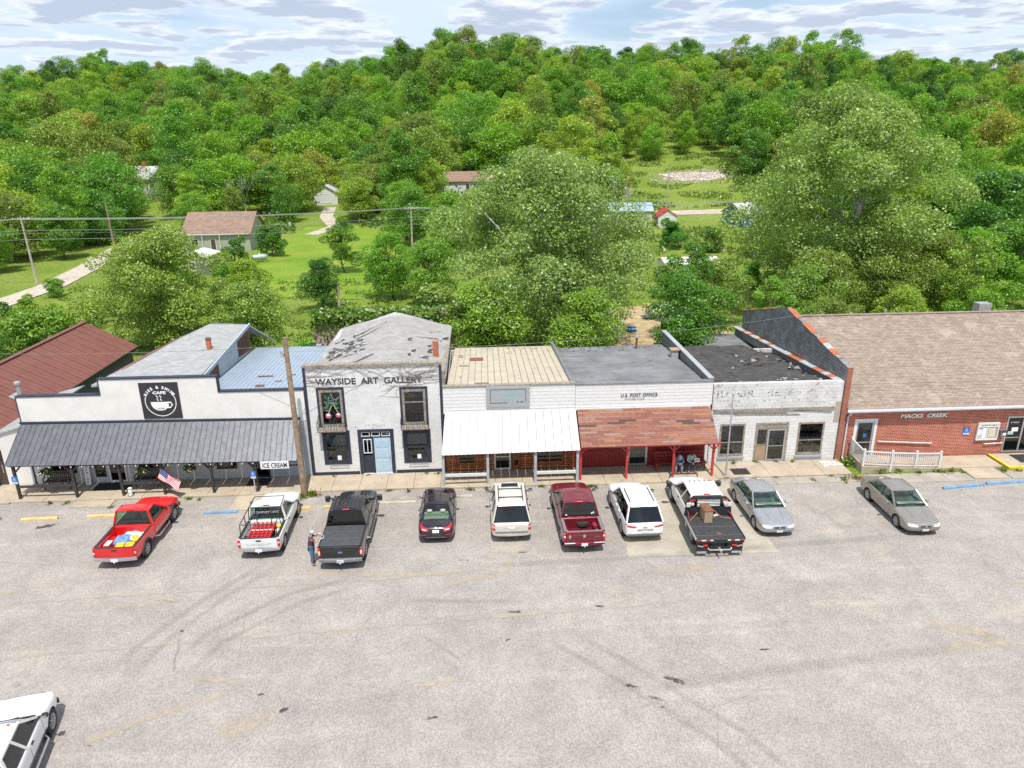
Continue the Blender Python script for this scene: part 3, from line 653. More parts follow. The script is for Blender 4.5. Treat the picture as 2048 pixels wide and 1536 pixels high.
# ================================================================== cafe
def cafe():
	b = thing('cafe_building', 'white stepped-front cafe with charcoal metal porch roof and black coffee cup sign', 'building', (-17.7, 44, 0))
	X0, X1 = -25.6, -9.88
	wins = [(-24.6, -23.2, .75, 1.75), (-22.2, -21.6, .45, 1.95), (-19.7, -18.4, .8, 1.8), (-15.3, -14.15, .72, 1.75), (-11.3, -10.6, .8, 1.6)]
	doors = [(-21.45, -20.45, .12, 2.1), (-13.25, -12.3, .12, 2.1)]
	wall_xz(MB(), X0, X1, -.03, 3.6, YF, .25, wins+doors).build('wall', 'grey_wall', b)
	m = MB(); m.box(X0, X1, YF-.03, YF+.24, 3.603, 5.45); m.build('parapet', 'white_wall', b)
	MB().box(-21.0, -14.6, YF-.03, YF+.24, 5.453, 6.35).build('raised_parapet', 'white_wall', b)
	m = MB()
	m.box(X0-.03, -21.0, YF-.07, YF+.28, 5.453, 5.52); m.box(-14.6, X1, YF-.07, YF+.28, 5.453, 5.52)
	m.box(-21.05, -14.55, YF-.07, YF+.28, 6.353, 6.42); m.box(-21.06, -21.003, YF-.06, YF+.27, 5.525, 6.35); m.box(-14.597, -14.54, YF-.06, YF+.27, 5.525, 6.35)
	m.box(X0-.05, X0-.003, YF-.06, YF+.26, -.02, 5.45)
	m.build('coping', 'navy_trim', b)
	# side walls and body
	MB().box(-22.4, -22.2, YF+.25, 49.8, -.03, 4.75).build('side_wall', 'grey_wall', b)
	MB().box(X1-.2, X1, YF+.25, 49.6, -.03, 4.7).build('side_wall', 'grey_wall', b)
	MB().box(-22.2, X1-.2, 49.5, 49.7, -.03, 4.7).build('rear_wall', 'grey_wall', b)
	for (a, c, d, e) in wins: window(b, a, c, d, e, fm='black_trim', gm='window_dark', room='room_mid')
	for (a, c, d, e) in doors:
		dd = frame_xz(MB(), a, c, d, e, YF-.03, YF+.08, .09).build('door', 'door_frame_white' if a < -15 else 'black_trim', b)
		MB().box(a+.05, c-.05, YF+.02, YF+.03, d+.05, e-.05).build('pane', 'window_dark', dd); MB().box(a+.1, c-.1, YF+.4, YF+.42, d, e).build('door_backing', 'dark_room', dd)
		MB().box(c-.16, c-.13, YF-.08, YF-.033, 1.0, 1.2).build('handle', 'alu', dd)
	MB().box(-12.25, -9.95, YF-.02, YF-.003, .13, 2.6).build('blue_panel', 'blue_grey_wall', b)
	MB().box(-25.55, -24.75, YF-.02, YF-.003, .13, 2.6).build('white_panel', 'white_wall', b)
	# grey roofs behind the parapet
	A, B_, C_, D_ = (-21.6, 39.3, 5.95), (-15.75, 39.3, 6.12), (-15.6, 48.9, 6.85), (-20.2, 52.2, 6.05)
	roof_slab(b, [A, B_, C_, (-18.1, 48.6, 7.0)], .12, 'grey_shingles'); roof_slab(b, [A, (-18.1, 48.62, 7.003), (-19.4, 52, 6.15), (-22.6, 50, 4.9)], .12, 'grey_shingles')
	for x in (-25.3, -23.6): MB().bar((x, 39.3, 5.2), (x, 41.2, .0), .12, .12).build('prop', 'weathered_wood', b)
	roof_slab(b, [(-21.2, 40.9, 5.96), (-20.7, 41.3, 6.05), (-18.9, 46.9, 6.72), (-19.6, 46.4, 6.45)], .02, 'metal_red_brown', 'old_roof_strip').location = (0, 0, .13)
	roof_slab(b, [(-18.0, 49.0, 7.0), (-15.62, 48.95, 6.85), (-14.3, 50.5, 5.2), (-17, 53, 5.6)], .1, 'grey_shingles')
	# side wall of the raised roof, facing the blue roof
	m = MB(); m.add([(-15.62, 39.4, 5.3), (-15.62, 48.8, 5.0), (-15.62, 48.8, 6.72), (-15.62, 39.4, 6.0), (-15.75, 39.4, 5.3), (-15.75, 48.8, 5.0), (-15.75, 48.8, 6.72), (-15.75, 39.4, 6.0)], [(0, 1, 2, 3), (4, 5, 6, 7), (0, 1, 5, 4), (1, 2, 6, 5), (3, 0, 4, 7)])
	m.build('clerestory_wall', 'blue_grey_wall', b)
	for (y0, y1) in ((39.9, 42.4), (46.2, 48.7)):
		mm = MB(); f = lambda y: 6.0+(y-39.4)/9.4*.72
		mm.add([(-15.60, y0, 5.32), (-15.60, y1, 5.12), (-15.60, y1, f(y1)-.12), (-15.60, y0, f(y0)-.12)], [(0, 1, 2, 3)]); mm.build('brown_panel', 'rust_brown', b)
		for k in range(int((y1-y0)/.3)):
			y = y0+.1+k*.3; MB().box(-15.597, -15.57, y, y+.05, 5.36, f(y)-.15).build('batten', 'bench_brown', b)
	m = MB(); m.bar((-15.56, 39.35, 6.09), (-15.52, 48.95, 6.83), .1, .2); m.build('rake_board', 'blue_grey_wall', b)
	ch = MB(); ch.cyl((-16.7, 44.3, 6.2), (-16.7, 44.3, 7.15), .16, n=14); ch.build('flue', 'terracotta', b); MB().lathe([(.0, 7.2), (.17, 7.2), (.19, 7.1), (.16, 7.05)], 14, 'z', (-16.7, 44.3, 0)).build('flue_cap', 'rust_brown', b)
	# pale blue metal roof
	panels(b, (-15.55, 39.3, 5.33), (-9.9, 39.3, 5.33), (-9.9, 49.8, 4.92), (-15.55, 49.8, 4.92), 7, 'metal_blue_grey', 3, .03, .05)
	for (x, y, w, l) in ((-13.3, 42.2, .9, .12), (-12.9, 40.1, .5, .3), (-11.4, 42.4, .3, .08), (-12.0, 41.1, .4, .08)):
		q = MB(); q.box(x, x+w, y, y+l, 5.37-(y-39.3)*.039, 5.385-(y-39.3)*.039+.01); q.build('rust_patch', 'rust_brown', b)
	for x in (-11.3, -13.6): MB().box(x, x+.35, 49.5, 49.75, 4.9, 5.12).build('vent', 'alu', b)
	# porch
	zl, zr = 2.2, 2.02
	panels(b, (-25.8, 36.98, zl), (-10.15, 36.98, zr), (-10.25, YF-.04, 3.72), (-25.65, YF-.04, 3.9), 17, 'metal_charcoal', 3, .03, .055)
	MB().bar((-25.7, YF-.06, 3.95), (-10.2, YF-.06, 3.77), .12, .1).build('ridge_flashing', 'navy_trim', b)
	m = MB(); m.bar((-25.75, 37.2, zl-.02), (-10.2, 37.2, zr-.02), .1, .2); m.build('porch_beam', 'dark_post', b)
	xs = [-25.5, -22.43, -19.9, -17.63, -14.95, -12.52]
	post_list(b, xs, 37.2, .12, [zl-.1-(x+25.8)*.0115 for x in xs], .13, 'dark_post', .38)
	for (a, c) in ((0, 1), (2, 3)):
		MB().box(xs[a]+.07, xs[c]-.07, 37.14, 37.26, .80, .90).build('rail', 'dark_post', b)
	# bulbs of the string lights along the eave
	for k in range(26):
		x = -25.2+k*.575; MB().lathe([(0, -.05), (.028, -.03), (.03, 0), (.012, .035), (0, .04)], 8, 'z', (x, 37.02, zl-.13-(x+25.8)*.0115)).build('bulb', 'paper_white', b, smooth=50)
	# lean-to on the left
	roof_slab(b, [(-28.6, 38.9, 2.95), (-25.66, 38.9, 3.75), (-25.66, 46, 3.75), (-28.6, 46, 2.95)], .1, 'grey_shingles', 'lean_to_roof')
	wall_xz(MB(), -29.0, -25.66, -.03, 2.85, YF, .2, [(-27.9, -27.15, .12, 2.3)]).build('lean_to_wall', 'white_wall', b)
	MB().add([(-28.6, YF+.0, 2.853), (-25.66, YF, 2.853), (-25.66, YF, 3.6), (-28.6, YF+.1, 2.853), (-25.66, YF+.1, 2.853), (-25.66, YF+.1, 3.6)], [(0, 1, 2), (3, 4, 5), (0, 2, 5, 3)]).build('lean_to_gable', 'white_wall', b)
	d = MB().box(-27.88, -27.17, YF+.02, YF+.06, .13, 2.28).build('side_door', 'bench_brown', b); MB().box(-27.3, -27.26, YF-.03, YF+.017, .9, 1.4).build('handle', 'alu', d)
	return b
cafe()
def cafe_sign():
	x0, x1, z0, z1 = -18.87, -16.73, 3.98, 6.12; y = YF-.06; cx, cz = (x0+x1)/2, z0+1.0
	t = thing('cafe_sign', 'black square sign with white coffee cup and RISE & SHINE CAFE on the parapet', 'sign', (cx, y, z0))
	MB().box(x0, x1, y, y+.027, z0, z1).build('board', 'sign_black', t)
	yy = y-.012; Rr = .86
	def ring(a0, a1, r0, r1, n=28):
		m = MB(); P = [[(cx+r*math.cos(a0+(a1-a0)*k/n), yy, cz+r*math.sin(a0+(a1-a0)*k/n)) for k in range(n+1)] for r in (r0, r1)]
		m.grid(P); m.grid([[(p[0], yy+.008, p[2]) for p in row] for row in P]); return m
	ring(R(155), R(385), Rr-.045, Rr+.0).build('ring', 'sign_white', t)
	txt = 'RISE & SHINE'; a0, a1 = R(150), R(30); n = len(txt)
	for k, c in enumerate(txt):
		if c == ' ': continue
		a = a0+(a1-a0)*k/(n-1); tx = Vector((math.sin(a), 0, -math.cos(a))); ty = Vector((math.cos(a), 0, math.sin(a)))
		o = Vector((cx, yy, cz))+ty*(Rr-.06)-tx*(.055 if c != 'I' else .02); text_mesh('letter', c, .215, 'sign_white', t, o, tx, ty, bold=.014)
	text_mesh('lettering', 'CAFE', .22, 'sign_white', t, (cx-.36, yy, cz+.47), width=.72, bold=.012)
	cup = MB(); pts = []
	for k in range(13):
		a = math.pi*k/12; pts.append((cx-.05-.50*math.cos(a)*(1 if True else 1), cz+.0-.52*math.sin(a)**.8))
	cup.prism(pts, 'y', yy, yy+.009); cup.build('cup', 'sign_white', t)
	h = MB(); h.tube([(cx+.36, yy, cz-.06), (cx+.55, yy, cz-.04), (cx+.62, yy, cz-.2), (cx+.5, yy, cz-.34), (cx+.28, yy, cz-.36)], .04, 6); h.build('cup_handle', 'sign_white', t)
	s = MB()
	for dx in (-.16, .02): s.tube([(cx+dx-.04, yy, cz+.38), (cx+dx+.05, yy, cz+.28), (cx+dx-.01, yy, cz+.18), (cx+dx+.05, yy, cz+.07)], .024, 5)
	s.build('steam', 'sign_white', t); text_mesh('small_lettering', 'est 2022', .10, 'ink_dark', t, (cx-.22, yy-.004, cz-.42), width=.38)
cafe_sign()

# ================================================================== gallery
def gallery():
	b = thing('gallery_building', 'two-storey white painted brick gallery with sagging grey shingle roof and small balconies', 'building', (-5.95, 45, 0))
	X0, X1 = -9.78, -2.12
	up = [(-9.05, -7.75, 3.2, 5.4), (-4.38, -3.05, 3.2, 5.32)]; lo = [(-8.95, -7.65, .95, 2.75), (-4.33, -3.0, .9, 2.7)]; dr = (-6.9, -5.15, .12, 2.78)
	wall_xz(MB(), X0, X1, -.03, 6.75, YF, .3, up+lo+[dr]).build('wall', 'white_painted_brick', b)
	m = MB(); m.box(X0-.05, X1+.06, YF-.08, YF+.34, 6.753, 6.9); m.build('coping', 'weathered_wood', b)
	m = MB(); m.box(X0-.05, X0+.10, YF-.03, YF-.003, .0, 6.75); m.box(X1-.10, X1+.05, YF-.03, YF-.003, .0, 6.75); m.box(X0+.105, dr[0]-.2, YF-.03, YF-.003, .12, .30); m.box(dr[1]+.2, X1-.105, YF-.03, YF-.003, .12, .30); m.build('trim', 'navy_trim', b)
	m = MB(); m.box(X0, X0+.25, YF+.3, 51.2, -.03, 5.75); m.build('side_wall', 'white_painted_brick', b)
	m = MB(); m.box(X1-.25, X1, YF+.3, 51.2, -.03, 5.75); m.build('side_wall', 'white_painted_brick', b)
	MB().add([(X0, 51.0, -.03), (X1, 51.0, -.03), (X1, 51, 5.7), (-5.85, 51, 7.0), (X0, 51, 5.7)], [(0, 1, 2, 3, 4)]).build('rear_wall', 'white_painted_brick', b)
	# sagging gable roof: a grid with dips
	rg = np.random.default_rng(5); P = []
	ys = np.linspace(YF+.32, 51.6, 26); xs = np.linspace(-9.95, -1.85, 31); xr = -5.75
	for y in ys:
		row = []
		for x in xs:
			d = abs(x-xr)/4.1; z = 7.05-1.12*d - .02*(y-39) + .06*math.sin(y*1.3+x*.6)*math.sin(x*.9) - .12*math.exp(-((x+8)**2+(y-45)**2)/5)
			z += .05*math.exp(-((y-39.4)/1.2)**2)*(-3*(1-d)); row.append((x, y, z))
		P.append(row)
	m = MB(); m.grid(P); m.grid([[(p[0], p[1], p[2]-.14) for p in r] for r in P], True)
	for e in ([r[0] for r in P], [r[-1] for r in P], P[0], P[-1]): m.grid([e, [(p[0], p[1], p[2]-.14) for p in e]])
	m.build('roof', 'gallery_shingles', b)
	zr = lambda x, y: 7.05-1.12*abs(x-xr)/4.1-.02*(y-39)
	# lifted and missing shingles
	rr = random.Random(9)
	for k in range(64):
		if k < 50: x, y = rr.uniform(-9.5, -7.2), rr.uniform(42, 48)
		else: x, y = rr.uniform(-4.5, -2.3), rr.uniform(40, 49)
		w = rr.uniform(.15, .45); a = rr.uniform(.0, .05); h = zr(x, y)+.02
		q = MB(); q.add([(x, y, h), (x+w, y+a, h+.01), (x+w, y+.16+a, h+.06+rr.uniform(0, .06)), (x, y+.16, h+.05)], [(0, 1, 2, 3)]); q.build('loose_shingle', 'tar_black' if k % 3 else 'gallery_shingles', b)
	for pth in ([(-8.6, 42), (-7.6, 42.6)], [(-8.5, 46), (-6.5, 48.2)], [(-8.2, 47.6), (-6.3, 49.6)], [(-7.2, 40.2), (-6.1, 41)], [(-4, 46.2), (-2.6, 47)], [(-3.3, 48), (-2.4, 49.2)]):
		(xa, ya), (xb, yb) = pth; q = MB(); q.bar((xa, ya, zr(xa, ya)+.035), (xb, yb, zr(xb, yb)+.035), .16, .05); q.build('fold', 'gallery_shingles', b)
	c = MB().box(-2.75, -2.4, 42.6, 43.0, 5.9, 7.05).build('chimney', 'chimney_brick', b)
	# upper windows
	for i, (a, c_, d, e) in enumerate(up):
		s = frame_xz(MB(), a-.13, c_+.13, d-.35, e+.16, YF-.02, YF-.003, .20).build('window_surround', 'navy_trim', b)
		if i == 0:
			w = window(b, a, c_, d, e, fw=.13, fm='weathered_wood', gm='window_dark', room=None)
			MB().box(a+.1, c_-.1, YF+.05, YF+.06, d+.1, e-.1).build('painting', 'mural_dark', w)
			def petal(cx, cz, sx, sz, mat, nm, dy=0.):
				q = MB(); n = 14; q.prism([(cx+sx*math.cos(2*math.pi*k/n)*(1+.12*math.cos(10*math.pi*k/n)), cz+sz*math.sin(2*math.pi*k/n)) for k in range(n)], 'y', YF+.0-dy, YF+.011-dy); q.build(nm, mat, w)
			petal(-8.62, 3.83, .17, .15, 'petal_pink', 'painted_flower'); petal(-8.05, 3.85, .16, .13, 'petal_pink', 'painted_flower'); petal(-8.62, 3.9, .11, .08, 'flag_white', 'flower_heart', .013); petal(-8.05, 3.92, .10, .07, 'flag_white', 'flower_heart', .013)
			for (p, q_) in (((-8.6, 4.0), (-8.4, 4.45)), ((-8.05, 4.0), (-8.25, 4.45))): MB().bar((p[0], YF+.003, p[1]), (q_[0], YF+.003, q_[1]), .04, .014, (0, 1, 0)).build('flower_stem', 'stop_yellow', w)
			rv = random.Random(5)
			for k in range(26):
				t = rv.uniform(0, 3.14); x_, z_ = -8.4+rv.uniform(-.3, .3), rv.uniform(4.4, 4.95); l_ = rv.uniform(.15, .4); MB().bar((x_, YF+.002+k*.0002, z_), (min(max(x_+l_*math.cos(t), -8.88), -7.92), YF+.002+k*.0002, min(5.22, z_+l_*math.sin(t))), .035, .006, (0, 1, 0)).build('painted_leaf', 'mural_green' if k % 3 else 'curtain_grey', w)
			for (cx, cz) in ((-8.7, 4.35), (-8.1, 4.3)): petal(cx, cz, .14, .05, 'mural_green', 'painted_leaf', -.002)
		else:
			w = window(b, a, c_, d, e, fw=.13, fm='weathered_wood', gm='window_dark', room='room_mid', trans=(4.55,)); MB().box(a+.12, c_-.12, YF+.22, YF+.24, 3.3, 4.5).build('blind', 'curtain_grey', w)
	# balconies
	for i, (a, c_, zb) in enumerate(((-9.22, -7.6, 3.14), (-4.5, -2.92, 3.14))):
		bal = MB().box(a, c_, YF-.62, YF-.03, zb-.08, zb-.03).build('balcony', 'weathered_wood', b)
		n = 9
		for k in range(n):
			x = a+(c_-a)*k/n; MB().box(x+.01, x+(c_-a)/n-.01, YF-.64-(k % 3)*.01, YF-.03, zb-.027, zb+.006+(k % 2)*.006).build('plank', 'weathered_wood', bal)
		rl = MB()
		for sx in (a+.02, c_-.02):
			rl.tube([(sx, YF-.03, zb+.75), (sx, YF-.25, zb+.55), (sx, YF-.5, zb+.5), (sx, YF-.6, zb+.45)], .016, 5)
			for t in (.1, .25, .4, .55): rl.tube([(sx, YF-t, zb), (sx+.02*math.sin(t*20), YF-t, zb+.25), (sx, YF-t, zb+.5)], .011, 5)
		for k in range(11):
			x = a+.02+(c_-a-.04)*k/10; rl.tube([(x, YF-.6, zb), (x+.03*(-1)**k, YF-.6, zb+.2), (x, YF-.6, zb+.44)], .010, 5)
		rl.tube([(a+.02, YF-.6, zb+.45), ((a+c_)/2, YF-.61, zb+.43), (c_-.02, YF-.6, zb+.45)], .014, 5); rl.build('railing', 'black_trim', bal)
		for sx in (a+.25, c_-.25): MB().bar((sx, YF-.55, zb-.09), (sx, YF-.02, zb-.5), .05).build('bracket', 'black_trim', bal)
	# lower windows
	for i, (a, c_, d, e) in enumerate(lo):
		frame_xz(MB(), a-.14, c_+.14, d-.16, e+.16, YF-.025, YF-.003, .18).build('window_surround', 'navy_trim', b)
		w = window(b, a, c_, d, e, fw=.1, fm='navy_trim', gm='window_glass', room='room_mid', trans=(e-.85,)); MB().box(a+.08, c_-.08, YF+.18, YF+.2, e-.8, e-.05).build('valance', 'curtain_grey', w)
		for k in range(5): MB().box(a+.2+k*.2, a+.23+k*.2, YF+.15, YF+.178, e-.75, e-.1).build('pleat', 'sign_grey', w)
		MB().box((a+c_)/2-.02, (a+c_)/2+.2, YF-.0, YF+.008, d+.1, d+.38).build('paper_note', 'paper_white', w)
		if i == 0: MB().box(a+.1, a+.3, YF+.4, YF+.5, d+.25, d+.5).build('boxes', 'cardboard', w)
		m = frame_xz(MB(), a+.15, c_-.05, d-.42, d-.22, YF-.02, YF-.003, .04); m.build('flower_rail', 'sign_grey', b)
	# door with side light and transom
	a, c_, d, e = dr
	f = frame_xz(MB(), a-.16, c_+.16, d-.0, e+.16, YF-.03, YF-.003, .16, False).build('door_surround', 'navy_trim', b)
	m = MB(); m.box(a, c_, YF+.05, YF+.12, 2.38, 2.46); m.box(a, a+.08, YF+.05, YF+.12, .12, 2.38); m.box(-6.28, -6.18, YF+.05, YF+.12, .12, 2.38); m.box(c_-.06, c_, YF+.05, YF+.12, .12, 2.38); m.build('door_frame', 'navy_trim', f)
	for k in range(3):
		x = a+.03+k*.58; w = frame_xz(MB(), x, x+.5, 2.47, 2.76, YF+.04, YF+.1, .045).build('transom', 'door_frame_white', f); MB().box(x+.03, x+.47, YF+.06, YF+.07, 2.5, 2.73).build('pane', 'window_dark', w)
	dd = MB().box(-6.17, c_-.065, YF+.06, YF+.11, .13, 2.37).build('door', 'door_blue', f)
	for (px, pz, ph) in ((-6.08, .25, .7), (-5.68, .25, .7), (-6.08, 1.1, .55), (-5.68, 1.1, .55), (-6.08, 1.78, .45), (-5.68, 1.78, .45)): MB().rbox(px, px+.34, YF+.043, YF+.058, pz, pz+ph, .008).build('door_panel', 'door_blue', dd)
	MB().lathe([(0, 0), (.035, .01), (.035, .05), (0, .06)], 10, 'y', (-5.3, YF-.0, 1.1)).build('knob', 'chrome', dd)
	MB().box(a+.085, -6.285, YF+.08, YF+.11, .13, 1.25).build('side_panel', 'navy_trim', f)
	sw = frame_xz(MB(), a+.1, -6.3, 1.4, 2.3, YF+.05, YF+.1, .05).build('side_light', 'door_frame_white', f); MB().box((a-6.2)/2-.02, (a-6.2)/2+.02, YF+.05, YF+.1, 1.45, 2.25).build('mullion', 'door_frame_white', sw); MB().box(a+.12, -6.32, YF+.07, YF+.08, 1.42, 2.28).build('pane', 'window_dark', sw)
	MB().box(a, c_, YF+.3, YF+.32, .1, 2.78).build('door_backing', 'dark_room', f)
	text_mesh('lettering', 'WAYSIDE  ART  GALLERY', .52, 'ink_worn', b, (-9.15, YF-.008, 5.72), width=6.0, bold=.014, depth=.006)
	text_mesh('ghost_lettering', "S.  GENL", .36, 'ink_faded_faint', b, (-7.3, YF-.006, 2.98), width=2.0, depth=.004)
	return b
gallery()
def dry_vine():
	"""leafless creeper spread across the top of the gallery front"""
	rg = random.Random(21); m = MB()
	def run(x, z, ang, L, r, lvl):
		pts = [(x, YF-.02, z)]; n = max(3, int(L/.25))
		for k in range(n):
			ang += rg.uniform(-.35, .35); x += math.cos(ang)*L/n; z += math.sin(ang)*L/n*.6
			x = min(max(x, -9.7), -2.2); z = min(max(z, 4.9), 6.85); pts.append((x, YF-.015-rg.uniform(0, .02), z))
			if lvl < 2 and rg.random() < .4: run(x, z, ang+rg.choice((-1, 1))*rg.uniform(.4, 1.1), L*rg.uniform(.2, .45), r*.7, lvl+1)
		m.tube(pts, r, 4, .4)
	for k in range(8): run(-2.2, 6.75-k*.14, math.pi+rg.uniform(-.2, .25), rg.uniform(2, 4.5), .012, 0)
	for k in range(8): run(-9.7, 6.8-k*.16, rg.uniform(-.3, .25), rg.uniform(1.5, 4.), .012, 0)
	for k in range(5): run(rg.uniform(-8, -3.5), 6.8, rg.choice((0., math.pi))-.2, rg.uniform(1.5, 3), .011, 0)
	t = thing('dry_vine', 'leafless vine stems creeping across the top of the gallery front', 'vine', (-5.95, YF, 6.8)); m.build('stems', 'dry_twig', t, fix=False)
dry_vine()

# ================================================================== turquoise store
def store():
	b = thing('stone_shop_building', 'single-storey shop with white metal awning, log siding and tan metal roof', 'building', (1.8, 44, 0))
	X0, X1 = -2.06, 5.55
	wins = [(-1.35, -.3, .55, 1.5), (1.93, 2.3, .3, 2.1), (3.3, 4.9, .5, 1.7)]; door = (.8, 1.8, .12, 2.1)
	wall_xz(MB(), X0, X1, -.03, 3.85, YF+.06, .2, wins+[door]).build('wall', 'log_wood', b)
	# logs as separate pieces
	def free(x0, x1, z0, z1): return not any(o[0] < x1 and o[1] > x0 and o[2]-.09 < z1 and o[3]+.05 > z0 for o in wins+[door])
	cuts = sorted({X0+.1, X1-.1, *[o[0]-.07 for o in wins+[door]], *[o[1]+.07 for o in wins+[door]]})
	for r in range(13):
		z = .14+r*.15; seg = None; segs = []
		for a, c in zip(cuts, cuts[1:]):
			if c-a < .12 and not (a < 0): pass
			if free(a+.03, c-.03, z, z+.14): seg = (seg[0], c) if seg else (a, c)
			else:
				if seg: segs.append(seg)
				seg = None
		if seg: segs.append(seg)
		for (a, c) in segs:
			q = MB(); n = 7; q.prism([(YF+.058-.07*math.sin(math.pi*k/(n-1)), z+.072-.072*math.cos(math.pi*k/(n-1))) for k in range(n)], 'x', a, c); q.build('log', 'log_wood' if (r+len(segs)) % 3 else 'log_wood_light', b)
	for (a, c, d, e) in wins: window(b, a, c, d, e, y=YF+.03, fm='log_wood', gm='window_dark', room='room_mid', mull=((4.1,) if a > 3 else ()), proud=.06)
	dd = frame_xz(MB(), door[0], door[1], door[2], door[3], YF-.02, YF+.1, .1).build('door', 'door_frame_white', b); MB().box(door[0]+.06, door[1]-.06, YF+.03, YF+.04, .2, 2.05).build('pane', 'window_dark', dd); MB().box(door[0], door[1], YF+.35, YF+.37, .1, 2.1).build('door_backing', 'dark_room', dd); MB().box(door[0]+.1, door[1]-.1, YF+.01, YF+.05, .9, .98).build('push_bar', 'alu', dd)
	# lap siding parapet
	MB().box(X0, X1-.002, YF+.02, YF+.24, 3.853, 5.40).build('parapet', 'white_paint', b)
	for k in range(7):
		z = 3.95+k*.207; q = MB(); q.add([(X0, YF-.016, z), (X1-.003, YF-.016, z), (X1-.003, YF-.005, z+.205), (X0, YF-.005, z+.205), (X0, YF+.018, z), (X1-.003, YF+.018, z), (X1-.003, YF+.018, z+.205), (X0, YF+.018, z+.205)], [(0, 1, 2, 3), (0, 1, 5, 4), (3, 2, 6, 7), (0, 3, 7, 4), (1, 2, 6, 5)]); q.build('siding_board', 'white_paint', b)
	MB().box(X0-.02, X1-.002, YF-.07, YF+.28, 5.405, 5.45).build('coping', 'weathered_wood', b); MB().box(X0, X1-.002, YF-.10, YF-.04, 3.80, 3.93).build('fascia', 'white_paint', b)
	# tan metal roof and side parapets
	panels(b, (-1.85, 39.3, 5.28), (5.35, 39.3, 5.28), (5.2, 49.2, 4.72), (-1.6, 49.2, 4.72), 18, 'metal_tan', 1, .03, .04)
	m = MB(); m.prism([(39.3, 4.6), (50, 4.2), (50, 5.6), (39.3, 6.2)], 'x', -2.1, -1.92); m.build('side_parapet', 'weathered_wood', b)
	MB().bar((-2.01, 39.3, 6.22), (-2.01, 50.0, 5.62), .26, .05).build('coping', 'weathered_wood', b)
	MB().bar((5.42, 39.3, 5.33), (5.3, 49.3, 4.85), .2, .22).build('parting_wall', 'membrane_grey', b)
	m = MB(); m.box(-2.05, -1.85, 39.3, 49.2, -.03, 4.6); m.build('side_wall', 'grey_wall', b); MB().box(-1.85, 5.5, 49.0, 49.2, -.03, 4.6).build('rear_wall', 'grey_wall', b)
	rr = random.Random(4)
	for k in range(70):
		x = rr.gauss(2.3, 1.6) if k < 58 else rr.uniform(-1.7, 5.0); y = 49.0-abs(rr.gauss(0, .9)) if k < 58 else rr.uniform(40, 48); x = min(max(x, -1.6), 5.0); z = 5.28-(y-39.3)*.0566+.05
		q = MB(); w = rr.uniform(.06, .22); a = rr.uniform(0, 3.14); q.add([(x, y, z), (x+w*math.cos(a), y+w*math.sin(a), z+.02), (x+w*math.cos(a+.8)*.7, y+w*math.sin(a+.8)*.7, z+.035)], [(0, 1, 2)]); q.build('leaf_litter', 'weathered_wood', b)
	for (x, y, w, l) in ((-.55, 45.3, .9, .6), (-1.3, 46.3, .3, .5), (-1.2, 43.9, .6, .25), (-.2, 39.6, .8, .25)): MB().rbox(x, x+w, y, y+l, 5.28-(y-39.3)*.0566+.03, 5.28-(y-39.3)*.0566+.065, .015).build('roof_debris', 'rust_brown' if w > .7 else 'weathered_wood', b)
	# awning
	panels(b, (-2.16, 36.95, 2.08), (5.62, 36.95, 2.14), (5.58, YF-.1, 3.86), (-1.98, YF-.1, 3.86), 16, 'metal_white', 2, .04, .05)
	xs = [-2.1, .4, 3.1, 5.5]; MB().bar((-2.1, 37.15, 2.10), (5.55, 37.15, 2.15), .09, .16).build('porch_beam', 'grey_post', b)
	for k, x in enumerate(xs): MB().box(x-.075, x+.075, 37.07, 37.23, .12, 2.08).build('post', 'grey_post', b)
	for a, c in ((0, 1), (2, 3)): MB().box(xs[a]+.08, xs[c]-.08, 37.1, 37.2, .66, .82).build('rail', 'white_paint', b)
	return b
store()
def store_sign():
	t = thing('shop_sign', 'flat grey sign reading THE TURQUOISE STONE on the white parapet', 'sign', (1.68, YF, 4.07)); y = YF-.09
	MB().rbox(.42, 2.92, y, y+.045, 4.1, 5.39, .01).build('board', 'sign_grey', t)
	m = MB(); a, c, d, e = .64, 2.7, 4.36, 5.2; w = .03
	m.box(a, c, y-.006, y-.001, e-w, e); m.box(a, a+w, y-.006, y-.001, d, e-w); m.box(c-w, c, y-.006, y-.001, d+.05, e-w); m.box(a+w, 1.65, y-.006, y-.001, d, d+w); m.build('border_line', 'ink_dark', t)
	text_mesh('lettering', 'THE TURQUOISE', .26, 'teal_ink', t, (.76, y-.004, 4.83), width=1.82, bold=.002); text_mesh('lettering', 'STONE', .26, 'teal_ink', t, (1.28, y-.004, 4.52), width=.76, bold=.002); text_mesh('small_lettering', 'EST 2022', .12, 'ink_dark', t, (2.15, y-.004, 4.38), width=.42)
store_sign()

